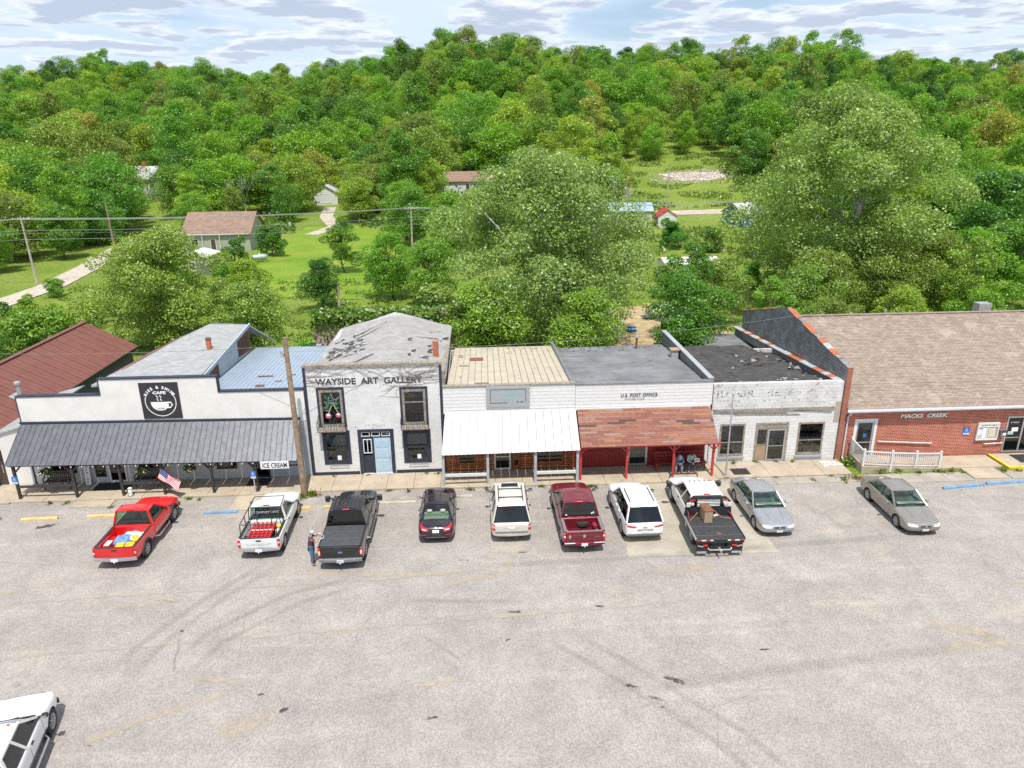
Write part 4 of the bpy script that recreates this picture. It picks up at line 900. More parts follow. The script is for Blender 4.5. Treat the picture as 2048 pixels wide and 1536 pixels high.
# ================================================================== post office
def post_office():
	b = thing('post_office_building', 'post office with red board front, shingled porch roof and white U.S. POST OFFICE parapet', 'building', (9.6, 44, 0))
	X0, X1 = 5.56, 13.6
	door = (8.75, 9.95, .12, 2.1); wins = [(6.25, 7.75, 1.2, 1.6), (11.2, 12.6, 1.25, 1.6)]
	wall_xz(MB(), X0, X1, -.03, 3.85, YF+.05, .2, wins+[door]).build('wall', 'red_board', b)
	x = X0+.04
	while x < X1-.15:
		w = .205
		ops = [o for o in wins+[door] if o[0]-.05 < x+w and o[1]+.05 > x]
		spans = [(.13, 3.7)]
		for o in ops:
			ns = []
			for (p, q) in spans:
				if o[2]-.06 > p+.05: ns.append((p, min(q, o[2]-.06)))
				if o[3]+.06 < q-.05: ns.append((max(p, o[3]+.06), q))
			spans = ns
		for (p, q) in spans: MB().rbox(x+.006, x+w-.006, YF+.02, YF+.047, p, q, .008).build('board', 'red_board', b)
		x += w
	for o in wins: window(b, *o, y=YF+.03, fm='red_board', gm='window_dark', room='dark_room', proud=.03)
	dd = frame_xz(MB(), door[0], door[1], door[2], door[3], YF-.02, YF+.1, .13).build('door', 'alu', b); MB().box(door[0]+.1, door[1]-.1, YF+.03, YF+.04, .3, 2.0).build('pane', 'window_glass', dd); MB().box(door[0], door[1], YF+.5, YF+.52, .1, 2.1).build('door_backing', 'dark_room', dd)
	for z in (.55, .85, 1.3): MB().box(door[0]+.13, door[1]-.13, YF+.2, YF+.22, z, z+.05).build('shelf', 'paper_white', dd)
	MB().box(X0+.002, X1, YF+.02, YF+.24, 3.853, 5.33).build('parapet', 'white_paint', b)
	for k in range(7):
		z = 3.92+k*.2; q = MB(); q.add([(X0+.003, YF-.015, z), (X1, YF-.015, z), (X1, YF-.005, z+.198), (X0+.003, YF-.005, z+.198), (X0+.003, YF+.018, z), (X1, YF+.018, z), (X1, YF+.018, z+.198), (X0+.003, YF+.018, z+.198)], [(0, 1, 2, 3), (0, 1, 5, 4), (3, 2, 6, 7), (0, 3, 7, 4), (1, 2, 6, 5)]); q.build('siding_board', 'white_paint', b)
	MB().box(X0+.003, X1+.02, YF-.06, YF+.28, 5.333, 5.38).build('coping', 'membrane_grey', b); MB().box(X0+.003, X1-.1, YF-.12, YF-.04, 3.78, 3.91).build('fascia', 'white_paint', b)
	text_mesh('lettering', 'U.S. POST OFFICE', .30, 'ink_dark', b, (8.2, YF-.045, 4.52), width=2.15, bold=.006, depth=.006, spacing=1.1); text_mesh('small_lettering', 'MACKS CREEK, MO 65786', .10, 'ink_dark', b, (8.45, YF-.045, 4.35), width=1.15, depth=.005)
	# roof
	roof_slab(b, [(5.5, 39.3, 5.05), (13.45, 39.3, 5.05), (13.1, 49.2, 4.65), (5.35, 48.9, 4.65)], .1, 'membrane_grey')
	for k in range(6):
		y = 40.6+k*1.45; MB().box(5.6, 13.1, y, y+.03, 5.05-(y-39.3)*.0405, 5.06-(y-39.3)*.0405).build('roof_seam', 'membrane_grey', b)
	m = MB(); m.prism([(39.25, 4.5), (50.3, 4.3), (50.3, 5.35), (39.25, 5.42)], 'x', 13.42, 13.64); m.build('side_parapet', 'membrane_grey', b)
	MB().bar((13.53, 39.2, 5.45), (13.53, 50.3, 5.38), .32, .05).build('coping', 'sign_grey', b)
	fl = MB().cyl((11.1, 48.2, 4.6), (11.1, 48.2, 5.5), .08, n=10).build('flue', 'rust_brown', b); MB().lathe([(0, 5.72), (.13, 5.66), (.16, 5.5), (.1, 5.47)], 12, 'z', (11.1, 48.2, 0)).build('flue_cap', 'galvanised', fl)
	vb = MB().box(12.85, 13.3, 45.4, 45.9, 4.78, 5.3).build('vent_box', 'sign_grey', b); MB().box(12.78, 13.37, 45.33, 45.97, 5.303, 5.36).build('vent_lid', 'cardboard', vb)
	rr = random.Random(14)
	for k in range(45):
		x, y = rr.uniform(5.6, 12.9), 48.8-abs(rr.gauss(0, .55)); z = 5.05-(y-39.3)*.0405+.02; w = rr.uniform(.08, .25); a = rr.uniform(0, 3.1)
		MB().add([(x, y, z), (x+w*math.cos(a), y+w*math.sin(a), z+.02), (x+w*.6*math.cos(a+.9), y+w*.6*math.sin(a+.9), z+.04)], [(0, 1, 2)]).build('leaf_litter', 'tar_black', b)
	MB().box(5.6, 13.4, 48.7, 48.9, -.03, 4.5).build('rear_wall', 'grey_wall', b); MB().box(13.3, 13.5, 39.3, 48.7, -.03, 4.5).build('side_wall', 'grey_wall', b)
	# shingled porch roof, shingle by shingle
	lo_y, lo_z, hi_y, hi_z = 36.95, 2.3, YF-.13, 3.82; xl, xr = 5.66, 13.5
	roof_slab(b, [(xl, lo_y, lo_z), (xr, lo_y, lo_z), (xr, hi_y, hi_z), (xl, hi_y, hi_z)], .06, 'red_board', 'porch_roof_deck')
	cols = [('shingle_a', (.255, .112, .08)), ('shingle_b', (.215, .09, .068)), ('shingle_c', (.275, .13, .10)), ('shingle_d', (.27, .155, .125)), ('shingle_e', (.26, .185, .16)), ('shingle_f', (.30, .145, .085))]
	for n_, c in cols: plain(n_, c, .92, .12, 5, bump=.4, bscale=40, kind='World')
	plain('shingle_dark', (.09, .06, .05), .95, .2, 6); rows = 17; rr = random.Random(8)
	d = Vector((0, hi_y-lo_y, hi_z-lo_z)); nrm = Vector((0, -(hi_z-lo_z), hi_y-lo_y)).normalized(); meshes = {}
	for r in range(rows):
		x = xl - (r % 3)*.33
		while x < xr:
			xa, xb = max(x, xl), min(x+1.0, xr); x += 1.0
			if xb-xa < .05: continue
			key = (round(xb-xa, 2), rr.choices(range(6), (5, 4, 3, 2, 1, 2))[0])
			if r in (9, 10, 11) and rr.random() < .10: key = (key[0], 6)
			if key not in meshes:
				q = MB(); L = d.length/rows*1.12; w = key[0]-.008
				q.add([(0, 0, 0), (w, 0, 0), (w, L, -.0), (0, L, 0), (0, 0, .016), (w, 0, .016), (w, L, .004), (0, L, .004)], [(4, 5, 6, 7), (0, 1, 5, 4), (1, 2, 6, 5), (3, 0, 4, 7), (2, 3, 7, 6), (3, 2, 1, 0)])
				me = q.mesh('shingle'); me.materials.append(MATS[cols[key[1]][0] if key[1] < 6 else 'shingle_dark']); meshes[key] = me
			o = bpy.data.objects.new('shingle', meshes[key]); link(o, b)
			t = (xa-xl)/(xr-xl); p = Vector((xa, lo_y, lo_z))+d*(r/rows)+nrm*.01; o.location = p; o.rotation_euler = (math.atan2(d.z, d.y), 0, 0)
	# red posts and beam
	MB().bar((xl, 37.3, 2.33), (xr, 37.3, 2.29), .09, .14).build('porch_beam', 'red_post', b)
	post_list(b, [5.7, 8.36, 11.06, 13.36], 37.3, .12, 2.24, .12, 'red_post', .42)
	MB().box(xr-.12, X1-.01, YF-.02, YF+.018, .13, 3.6).build('corner_board', 'white_paint', b)
	return b
post_office()

# ================================================================== derelict white store
def derelict():
	b = thing('derelict_store', 'derelict white block shop with flaking ghost lettering and torn black roof', 'building', (17.6, 45, 0))
	X0, X1 = 13.66, 21.42; YJ = YF+.04
	w1, w2, dr = (14.25, 15.78, .55, 2.6), (19.0, 20.6, .5, 2.58), (16.42, 18.42, .12, 2.62)
	wall_xz(MB(), X0, X1, -.03, 3.55, YJ, .3, [w1, w2, dr]).build('wall', 'white_painted_block', b)
	MB().box(X0, X1-.35, YJ-.03, YJ+.3, 3.553, 5.12).build('parapet', 'flaking', b); MB().box(X1-.348, X1, YJ, YJ+.3, 3.553, 5.1).build('parapet_end', 'white_painted_block', b)
	MB().box(X1-.34, X1-.03, YJ-.02, YJ-.003, 2.55, 3.85).build('bare_patch', 'concrete_tan', b)
	m = MB(); m.box(X0+.1, X1-.36, YJ-.09, YJ-.033, 3.42, 3.54); m.build('ledge', 'weathered_wood', b)
	for (x0_, x1_, z, dz) in ((14.2, 18.2, 3.3, -.06), (18.6, 20.9, 3.36, -.14), (15, 19, 3.22, -.1)):
		MB().bar((x0_, YJ-.03, z), (x1_, YJ-.03, z+dz), .03, .05).build('loose_strip', 'weathered_wood', b)
	rr = random.Random(2)
	for (a, c, d, e) in (w1, w2):
		w = window(b, a, c, d, e, y=YJ, fw=.11, fm='weathered_wood', gm='window_glass', room='dark_room', trans=(1.42,), depth=1.0)
		MB().box(a+.1, c-.1, YJ+.06, YJ+.09, d+.1, 1.38).build('boarding', 'rust_brown', w)
		for k in range(14):
			x, z = rr.uniform(a+.15, c-.3), rr.uniform(d+.12, 1.25); MB().box(x, x+rr.uniform(.1, .3), YJ+.035, YJ+.05+rr.uniform(0, .006), z, z+rr.uniform(.04, .2)).build('peeling_paper', rr.choice(['torn_felt_light', 'cardboard', 'torn_felt_light', 'weathered_wood']), w)
		for k in range(10):
			x, z = rr.uniform(a+.15, c-.35), rr.uniform(1.5, e-.3); MB().box(x, x+rr.uniform(.1, .35), YJ+.45+k*.02, YJ+.47+k*.02, z, z+rr.uniform(.05, .25)).build('clutter', rr.choice(['room_mid', 'curtain_grey', 'cardboard', 'dark_room', 'sign_grey']), w)
		MB().box(a-.05, c+.05, YJ-.1, YJ-.033, d-.16, d-.06).build('sill', 'sign_grey', w)
	a, c, d, e = dr
	f = frame_xz(MB(), a, c, d, e, YJ-.02, YJ+.1, .12, False).build('door_frame', 'weathered_wood', b)
	MB().box(a+.12, c-.12, YJ+.0, YJ+.08, 2.22, 2.49).build('header_panel', 'weathered_wood', f)
	g = frame_xz(MB(), 17.18, 18.3, .13, 2.2, YJ-.01, YJ+.07, .1).build('door', 'alu', f); MB().box(17.24, 18.24, YJ+.02, YJ+.03, .2, 2.14).build('pane', 'window_glass', g)
	MB().box(17.28, 18.2, YJ+.0, YJ+.015, 1.08, 1.12).build('push_bar', 'alu', g); MB().box(16.54, 17.16, YJ+.03, YJ+.06, .13, 1.15).build('lower_panel', 'cardboard', f); s = frame_xz(MB(), 16.54, 17.16, 1.18, 2.2, YJ+.01, YJ+.06, .04).build('side_light', 'weathered_wood', f); MB().box(16.57, 17.13, YJ+.03, YJ+.04, 1.2, 2.17).build('pane', 'window_glass', s)
	r = MB(); r.quad((a, YJ+1.3, .1), (c, YJ+1.3, .1), (c, YJ+1.3, 2.6), (a, YJ+1.3, 2.6)); r.quad((a, YJ+.3, .1), (c, YJ+.3, .1), (c, YJ+1.3, .1), (a, YJ+1.3, .1)); r.quad((a, YJ+.3, .1), (a, YJ+1.3, .1), (a, YJ+1.3, 2.6), (a, YJ+.3, 2.6)); r.quad((c, YJ+.3, .1), (c, YJ+1.3, .1), (c, YJ+1.3, 2.6), (c, YJ+.3, 2.6)); r.quad((a, YJ+.3, 2.6), (c, YJ+.3, 2.6), (c, YJ+1.3, 2.6), (a, YJ+1.3, 2.6)); r.build('room_backing', 'dark_room', f)
	for k in range(24):
		x, z = rr.uniform(a+.2, c-.5), rr.uniform(.2, 2.0); MB().box(x, x+rr.uniform(.12, .4), YJ+.6+k*.02, YJ+.65+k*.02, z, z+rr.uniform(.05, .3)).build('clutter', rr.choice(['room_mid', 'curtain_grey', 'cardboard', 'torn_felt_light', 'sign_grey', 'weathered_wood']), f)
	text_mesh('ghost_lettering', 'JU  OR   RE Y', .56, 'ink_faded', b, (13.85, YJ-.036, 4.32), width=4.6, bold=.012, depth=.004, spacing=1.15)
	text_mesh('ghost_lettering', 'GROC. KI', .24, 'ink_faded_faint', b, (13.95, YJ-.036, 3.98), width=1.2, depth=.004); text_mesh('ghost_lettering', 'FEED   HARDWARE', .24, 'ink_faded_faint', b, (14.3, YJ-.036, 3.7), width=2.1, depth=.004); text_mesh('ghost_lettering', 'HARDWARE', .22, 'ink_faded_faint', b, (19.4, YJ-.036, 3.75), width=1.3, depth=.004)
	# torn roof: rumpled sheet with a collapsed gutter along the right wall
	n1, n2 = 44, 40; P = []; rg = np.random.default_rng(17); ph = rg.uniform(0, 6, 12)
	for i in range(n1):
		y = 39.38+9.4*i/(n1-1); row = []
		for j in range(n2):
			x = 13.68+7.55*j/(n2-1); z = 5.02-.045*(y-39.4)
			z += .05*math.sin(x*2.1+ph[0]+.5*math.sin(y*1.7))*math.sin(y*2.6+ph[1]) + .04*math.sin(x*5.1+y*3.3+ph[2])*math.sin(y*6.+ph[3])
			edge = 20.6-.12*(y-39.4)+.25*math.sin(y*1.9); z -= .55*float(smooth(edge-.5, edge+.35, x))
			if abs(x-17.9) < .6 and abs(y-44.8) < .4: z -= .25
			row.append((x, y, z+rg.uniform(-.015, .015)))
		P.append(row)
	m = MB(); m.grid(P); m.grid([[(p[0], p[1], p[2]-.35) for p in r] for r in P], True)
	for e in ([r[0] for r in P], [r[-1] for r in P], P[0], P[-1]): m.grid([e, [(p[0], p[1], p[2]-.35) for p in e]])
	m.build('roof', 'tar_black', b)
	def zt(x, y):
		j = int(round((x-13.68)/7.55*(n2-1))); i = int(round((y-39.38)/9.4*(n1-1))); j = min(max(j, 0), n2-1); i = min(max(i, 0), n1-1); return P[i][j][2]
	for k in range(95):
		if k < 45: y = rr.uniform(39.6, 47.5); x = 20.4-.12*(y-39.4)+rr.gauss(0, .35)
		elif k < 70: x, y = rr.uniform(13.9, 20.5), 39.45+abs(rr.gauss(0, .12))
		elif k < 85: x, y = rr.gauss(17.6, .7), rr.gauss(43.8, .7)
		else: x, y = rr.uniform(14, 20), rr.uniform(40, 48.4)
		x = min(max(x, 13.8), 21.1); y = min(max(y, 39.42), 48.6); z = zt(x, y)+.03; w = rr.uniform(.15, .5); a = rr.uniform(0, 6.3); h = rr.uniform(.02, .16)
		q = MB(); p1 = (x+w*math.cos(a), y+w*math.sin(a), z+h*.4); p2 = (x+w*.7*math.cos(a+1.), y+w*.7*math.sin(a+1.), z+h); q.add([(x, y, z), p1, p2, (x+.3*w*math.cos(a+1.5), y+.3*w*math.sin(a+1.5), z+h*.7)], [(0, 1, 2, 3)]); q.build('torn_felt', rr.choice(['torn_felt_light', 'weathered_wood', 'tar_black', 'membrane_grey', 'tar_black']), b)
	# tile coping stepping down to the rear
	m = MB(); m.prism([(39.3, 4.4), (56.4, 3.2), (56.4, 3.85), (39.3, 5.08)], 'x', 21.1, 21.42); m.build('side_parapet', 'membrane_grey', b)
	y = 39.35; k = 0
	while y < 56.2:
		L = .62; z = 5.08-(y-39.3)*(1.23/17.1); q = MB(); q.add([(20.98, y, z+.02), (21.44, y, z+.06), (21.44, y+L-.02, z+.06-L*.072), (20.98, y+L-.02, z+.02-L*.072), (20.98, y, z-.05), (21.44, y, z-.03), (21.44, y+L-.02, z-.03-L*.072), (20.98, y+L-.02, z-.05-L*.072)], [(0, 1, 2, 3), (7, 6, 5, 4), (0, 1, 5, 4), (1, 2, 6, 5), (2, 3, 7, 6), (3, 0, 4, 7)])
		q.build('coping_tile', 'terracotta' if k in (1, 3, 4, 8, 9, 10, 16, 19, 22, 24) else 'tile_pale', b); y += L; k += 1
	m = MB(); m.box(17.7, 21.1, 48.95, 56.4, -.03, 3.3); m.build('rear_wing', 'membrane_grey', b)
	MB().box(X0, X1, 48.6, 48.8, -.03, 4.3).build('rear_wall', 'white_painted_block', b); MB().box(X1-.2, X1-.01, YJ+.3, 48.6, -.03, 4.4).build('side_wall', 'white_painted_block', b)
	return b
bricks('flaking', (.66, .655, .63), (.60, .60, .58), (.50, .50, .49), .41, .205, 'XZ', .008, .8, .6, ((.30, .29, .27), 4.5, .55, .85), .1)
derelict()

# ================================================================== brick hall
def brick_hall():
	b = thing('brick_community_building', 'red brick building lettered MACKS CREEK with long tan shingle roof', 'building', (29, 46, 0))
	X0, X1 = 21.46, 40.; YB = YF+.1
	door = (22.45, 23.85, .12, 2.66); ed = (31.95, 34.0, .17, 2.55)
	wall_xz(MB(), X0+.3, X1, -.03, 3.2, YB, .3, [door, ed]).build('wall', 'red_brick', b)
	# gable wall that stands above the roof on the left
	zt = lambda y: 5.95+(y-39)*.168 if y < 48 else 7.46-(y-48)*.26
	m = MB(); m.prism([(YF-.02, -.03), (56, -.03), (56, zt(56)), (48, zt(48)), (YF-.02, zt(39))], 'x', X0, X0+.295); m.build('gable_wall', 'dark_block_side', b)
	MB().box(X0-.02, X0+.31, YF-.09, YF-.023, .0, 5.98).build('pier', 'red_brick_pier', b)
	y = 39.1; k = 0
	while y < 55.8:
		L = .78; z = zt(y); z2 = zt(y+L); gap = (k in (0, 1, 5, 8, 11, 12, 13, 15, 17, 18, 20))
		q = MB(); q.add([(X0-.06, y, z+.0), (X0+.15, y, z+.07), (X0+.36, y, z+.0), (X0-.06, y+L-.02, z2), (X0+.15, y+L-.02, z2+.07), (X0+.36, y+L-.02, z2), (X0-.06, y, z-.06), (X0+.36, y, z-.06), (X0-.06, y+L-.02, z2-.06), (X0+.36, y+L-.02, z2-.06)], [(0, 1, 4, 3), (1, 2, 5, 4), (0, 3, 8, 6), (2, 5, 9, 7), (0, 1, 2, 7, 6), (3, 4, 5, 9, 8), (6, 7, 9, 8)])
		if not gap: q.build('coping_tile', 'tile_pale' if k % 5 == 3 else 'terracotta', b)
		y += L; k += 1
	# roof
	roof_slab(b, [(X0+.3, 38.75, 3.42), (X1+.3, 38.75, 3.42), (X1+.3, 47.3, 7.0), (X0+.3, 47.3, 7.0)], .14, 'tan_shingles'); roof_slab(b, [(X0+.3, 47.303, 7.0), (X1+.3, 47.303, 7.0), (X1+.3, 56, 3.4), (X0+.3, 56, 3.4)], .14, 'tan_shingles')
	MB().bar((X0+.3, 47.3, 7.02), (X1+.3, 47.3, 7.02), .3, .05).build('ridge_cap', 'tan_shingles', b)
	# course lines as real steps: thin shingle courses
	for k in range(1, 30):
		t = k/30; y = 38.75+8.55*t; z = 3.42+3.58*t
		q = MB(); q.add([(X0+.31, y, z+.004), (X1+.3, y, z+.004), (X1+.3, y, z+.016), (X0+.31, y, z+.016), (X0+.31, y+.29, z+.125), (X1+.3, y+.29, z+.125)], [(0, 1, 2, 3), (3, 2, 5, 4)]); q.build('shingle_course', 'tan_shingles', b)
	g = MB(); g.prism([(38.60, 3.40), (38.60, 3.29), (38.73, 3.27), (38.75, 3.29), (38.75, 3.40), (38.73, 3.40), (38.72, 3.31), (38.62, 3.32), (38.62, 3.40)], 'x', X0+.25, X1+.3); g.build('gutter', 'gutter_white', b)
	MB().box(X0+.3, X1, 38.76, YB-.003, 3.17, 3.22).build('soffit', 'gutter_white', b)
	ds = MB(); ds.tube([(21.95, 38.68, 3.28), (21.95, 38.75, 3.1), (21.95, YB-.07, 2.85), (21.95, YB-.07, .25), (21.95, YB-.25, .13)], .05, 8); ds.build('downspout', 'gutter_white', b)
	d = frame_xz(MB(), *door, YB-.04, YB+.1, .16, False).build('door', 'door_frame_white', b); MB().box(door[0]+.14, door[1]-.14, YB+.03, YB+.04, .3, 2.5).build('pane', 'window_glass', d); m = MB(); frame_xz(m, door[0]+.165, door[1]-.165, .13, 2.49, YB+.0, YB+.07, .10); m.build('door_leaf', 'alu', d); MB().box(door[0]+.27, door[1]-.27, YB-.02, YB+.03, 1.1, 1.15).build('push_bar', 'alu', d); MB().box(23.1, 23.3, YB+.015, YB+.028, 1.45, 1.68).build('sticker', 'sign_blue', d); MB().box(door[0], door[1], YB+.7, YB+.72, .1, 2.6).build('door_backing', 'room_mid', d)
	d = MB(); frame_xz(d, ed[0], ed[1], ed[2], ed[3], YB-.03, YB+.1, .1); d.box(32.94, 33.04, YB-.03, YB+.1, .27, 2.45); d = d.build('entrance_doors', 'alu', b); MB().box(ed[0]+.08, ed[1]-.08, YB+.02, YB+.03, .25, 2.48).build('pane', 'window_dark', d); MB().box(ed[0]+.12, 32.9, YB-.01, YB+.015, 1.12, 1.17).build('push_bar', 'alu', d); MB().box(32.35, 32.75, YB+.0, YB+.015, 1.55, 1.8).build('notice', 'paper_white', d); MB().box(32.15, 32.5, YB-.004, YB+.012, 1.35, 1.55).build('notice', 'shirt_mint', d); MB().box(ed[0], ed[1], YB+.7, YB+.72, .1, 2.6).build('door_backing', 'room_mid', d)
	text_mesh('lettering', 'STREET', .13, 'sign_white', d, (32.2, YB+.006, 2.1), width=.55, depth=.006)
	text_mesh('lettering', 'MACKS  CREEK', .34, 'sign_white', b, (25.2, YB-.03, 2.66), width=2.9, bold=.012, depth=.04, shear=.12)
	h = MB(); h.tube([(24.05, YB-.02, 1.2), (24.05, YB-.1, 1.2), (27.4, YB-.1, .98), (27.4, YB-.02, .98)], .035, 6)
	for x in (25.0, 26.2): h.tube([(x, YB-.02, 1.14-(x-24.05)*.065), (x, YB-.1, 1.14-(x-24.05)*.065)], .02, 5)
	h.build('wall_handrail', 'white_paint', b)
	h = MB(); h.tube([(30.75, YB-.02, .82), (30.75, YB-.1, .82), (31.85, YB-.1, .86), (31.85, YB-.02, .86)], .035, 6); h.build('wall_handrail', 'white_paint', b)
	MB().box(35.4, 36.3, 48.2, 48.9, 6.6, 7.35).build('roof_vent', 'alu', b); MB().cyl((28.4, 47.8, 6.7), (28.4, 47.8, 7.25), .07, n=8).build('vent_pipe', 'galvanised', b)
	return b
brick_hall()
plain('siding_shaded', (.085, .10, .12), .8, .2, 1.5, kind='World')  # wall siding coloured dark to stand in for the shade under the eave
def left_shop():
	b = thing('red_roofed_building', 'building under a red-brown metal gable roof at the left edge', 'building', (-31, 47, 0))
	MB().box(-34.6, -27.6, 38.8, 57, -.03, 3.2).build('wall', 'siding_shaded', b)
	MB().add([(-34.6, 38.8, 3.2), (-27.6, 38.8, 3.2), (-31., 38.8, 5.1)], [(0, 1, 2)]).build('gable', 'membrane_grey', b)
	panels(b, (-27.2, 38.3, 3.16), (-27.2, 57.4, 3.16), (-31., 57.4, 5.2), (-31., 38.3, 5.2), 20, 'metal_red_brown', 2, .02, .03)
	panels(b, (-34.8, 57.4, 3.16), (-34.8, 38.3, 3.16), (-31., 38.3, 5.2), (-31., 57.4, 5.2), 20, 'metal_red_brown', 2, .02, .03)
	MB().bar((-31, 38.2, 5.24), (-31, 57.5, 5.24), .35, .06).build('ridge_cap', 'metal_red_brown', b); MB().bar((-27.18, 38.3, 3.08), (-27.18, 57.4, 3.08), .08, .16).build('eave_board', 'black_trim', b)
	p = MB(); p.cyl((-28.35, 43.6, 3.7), (-28.35, 43.6, 4.75), .13, n=12); p = p.build('vent_pipe', 'galvanised', b); MB().lathe([(0, 4.92), (.2, 4.84), (.21, 4.72), (.12, 4.72)], 12, 'z', (-28.35, 43.6, 0)).build('vent_cap', 'galvanised', p); MB().add([(-28.8, 43.2, 4.05), (-27.9, 43.2, 3.57), (-27.9, 44.0, 3.57), (-28.8, 44.0, 4.05)], [(0, 1, 2, 3)]).build('flashing', 'galvanised', p)
left_shop()
# ------------------------------------------------------------------ porch and street furniture
def bench(x0, x1, y, mat, label, group, zf=.12, back_h=.9):
	t = thing('bench', label, 'bench', ((x0+x1)/2, y, zf), 0, group)
	for k in range(5): MB().rbox(x0, x1, y-.22+k*.095, y-.22+k*.095+.08, zf+.43, zf+.46, .008).build('seat_slat', mat, t)
	n = int((x1-x0)/.11)
	for k in range(n):
		x = x0+.06+(x1-x0-.12)*k/(n-1); MB().bar((x, y+.27, zf+.5), (x, y+.33, zf+back_h-.05), .06, .02, (0, 1, 0)).build('back_slat', mat, t)
	MB().bar((x0, y+.335, zf+back_h-.02), (x1, y+.335, zf+back_h-.02), .035, .09).build('top_rail', mat, t); MB().bar((x0, y+.265, zf+.5), (x1, y+.265, zf+.5), .03, .06).build('bottom_rail', mat, t)
	for x in (x0+.03, x1-.03):
		MB().bar((x, y-.2, zf), (x, y-.2, zf+.66), .06).build('leg', mat, t); MB().bar((x, y+.25, zf), (x, y+.335, zf+back_h-.05), .06).build('leg', mat, t); MB().bar((x, y-.24, zf+.68), (x, y+.3, zf+.68), .07, .03).build('armrest', mat, t)
bench(-24.75, -23.3, 38.4, 'bench_brown', 'brown slatted bench by the left cafe window', 'cafe porch benches')
bench(-19.7, -18.4, 38.4, 'bench_brown', 'brown slatted bench behind the hanging flag on the cafe porch', 'cafe porch benches')
def plank_bench(x0, x1, y, label):
	zf = .12; t = thing('plank_bench', label, 'bench', ((x0+x1)/2, y, zf))
	for k in range(3): MB().rbox(x0, x1, y-.22+k*.16, y-.22+k*.16+.145, zf+.43, zf+.47, .008).build('seat_plank', 'bench_red', t)
	for k in range(3): MB().bar((x0, y+.27+k*.025, zf+.56+k*.19), (x1, y+.27+k*.025, zf+.56+k*.19), .035, .15).build('back_plank', 'bench_red', t)
	for x in (x0+.1, (x0+x1)/2, x1-.1):
		MB().bar((x, y-.18, zf), (x, y-.18, zf+.43), .08).build('leg', 'bench_red', t); MB().bar((x, y+.24, zf), (x, y+.36, zf+1.0), .08).build('leg', 'bench_red', t)
plank_bench(10.25, 13.3, 38.35, 'long dark red plank bench with two people sitting on it')
def basket(x, label, seed):
	zt = 1.95; y = 37.45; t = thing('hanging_basket', label, 'flower basket', (x, y, zt-.6), 0, 'hanging flower baskets under the porch'); rg = random.Random(seed)
	MB().lathe([(0, zt-.62), (.12, zt-.6), (.2, zt-.45), (.22, zt-.42), (.18, zt-.42), (0, zt-.44)], 14, 'z', (x, y, 0)).build('pot', 'rust_brown', t, smooth=40)
	m = MB()
	for k in range(3): a = k*2.1; m.tube([(x+.2*math.cos(a), y+.2*math.sin(a), zt-.43), (x, y, zt+.08)], .006, 4)
	m.build('hanger', 'black_trim', t)
	for nm, mat, n, s in (('leaves', 'leaves', 130, .085), ('flowers', 'petal_cream', 60, .06)):
		m = MB()
		for k in range(n):
			a, e, r = rg.uniform(0, 6.28), rg.uniform(-.6, 1.2), rg.uniform(.2, .36); c = Vector((x+r*math.cos(a)*math.cos(e), y+r*math.sin(a)*math.cos(e), zt-.42+r*.7*math.sin(e))); u = Vector((rg.uniform(-1, 1), rg.uniform(-1, 1), rg.uniform(-.6, .6))).normalized(); v = u.orthogonal().normalized()
			m.add([c-u*s, c-v*s*.6, c+u*s, c+v*s*.6], [(0, 1, 2, 3)])
		o = m.build(nm, mat, t, fix=False)
		if mat == 'leaves': o['tint'] = (.06, .11, .025)
basket(-24.0, 'hanging basket of pale flowers over the left cafe bench', 1); basket(-18.75, 'hanging basket of pale flowers left of the flag', 2); basket(-16.2, 'hanging basket of pale flowers right of the flag', 3)
def flag():
	t = thing('flag', 'striped American flag hanging on a short staff from a cafe porch post', 'flag', (-17.63, 37.1, 1.8)); P0 = Vector((-17.62, 37.1, 1.62)); dirv = Vector((1.15, -.4, -.62)); down = Vector((-.2, -.08, -.5))
	MB().cyl((-17.62, 37.13, 1.5), tuple(P0+dirv*1.03+Vector((0, 0, .12))), .013, n=8).build('staff', 'weathered_wood', t)
	def pt(u, v):
		p = P0+Vector((0, 0, .1))+dirv*u+down*v; return p+Vector((0, 1, .3))*(.05*math.sin(u*9+v*3)*(.3+u))
	n = 13
	for k in range(n):
		m = MB(); v0, v1 = k/n, (k+1)/n; m.grid([[tuple(pt(u/16, v)) for u in range(17)] for v in (v0, v1)]); m.grid([[tuple(pt(u/16, v)+Vector((0, .004, 0))) for u in range(17)] for v in (v0, v1)]); m.build('stripe', 'flag_red' if k % 2 == 0 else 'flag_white', t, smooth=60)
	m = MB(); m.grid([[tuple(pt(u/16*.4, v/6*.54)-Vector((0, .008, -.004))) for u in range(17)] for v in range(7)]); c = m.build('canton', 'flag_blue', t, smooth=60, fix=False); s = MB()
	for i in range(6):
		for j in range(5):
			p = pt(.035+i*.064, .05+j*.1)-Vector((0, .014, -.006)); s.add([p+Vector((-.016, 0, 0)), p+Vector((0, 0, -.016)), p+Vector((.016, 0, 0)), p+Vector((0, 0, .016))], [(0, 1, 2, 3)])
	s.build('stars', 'flag_white', c, fix=False)
flag()
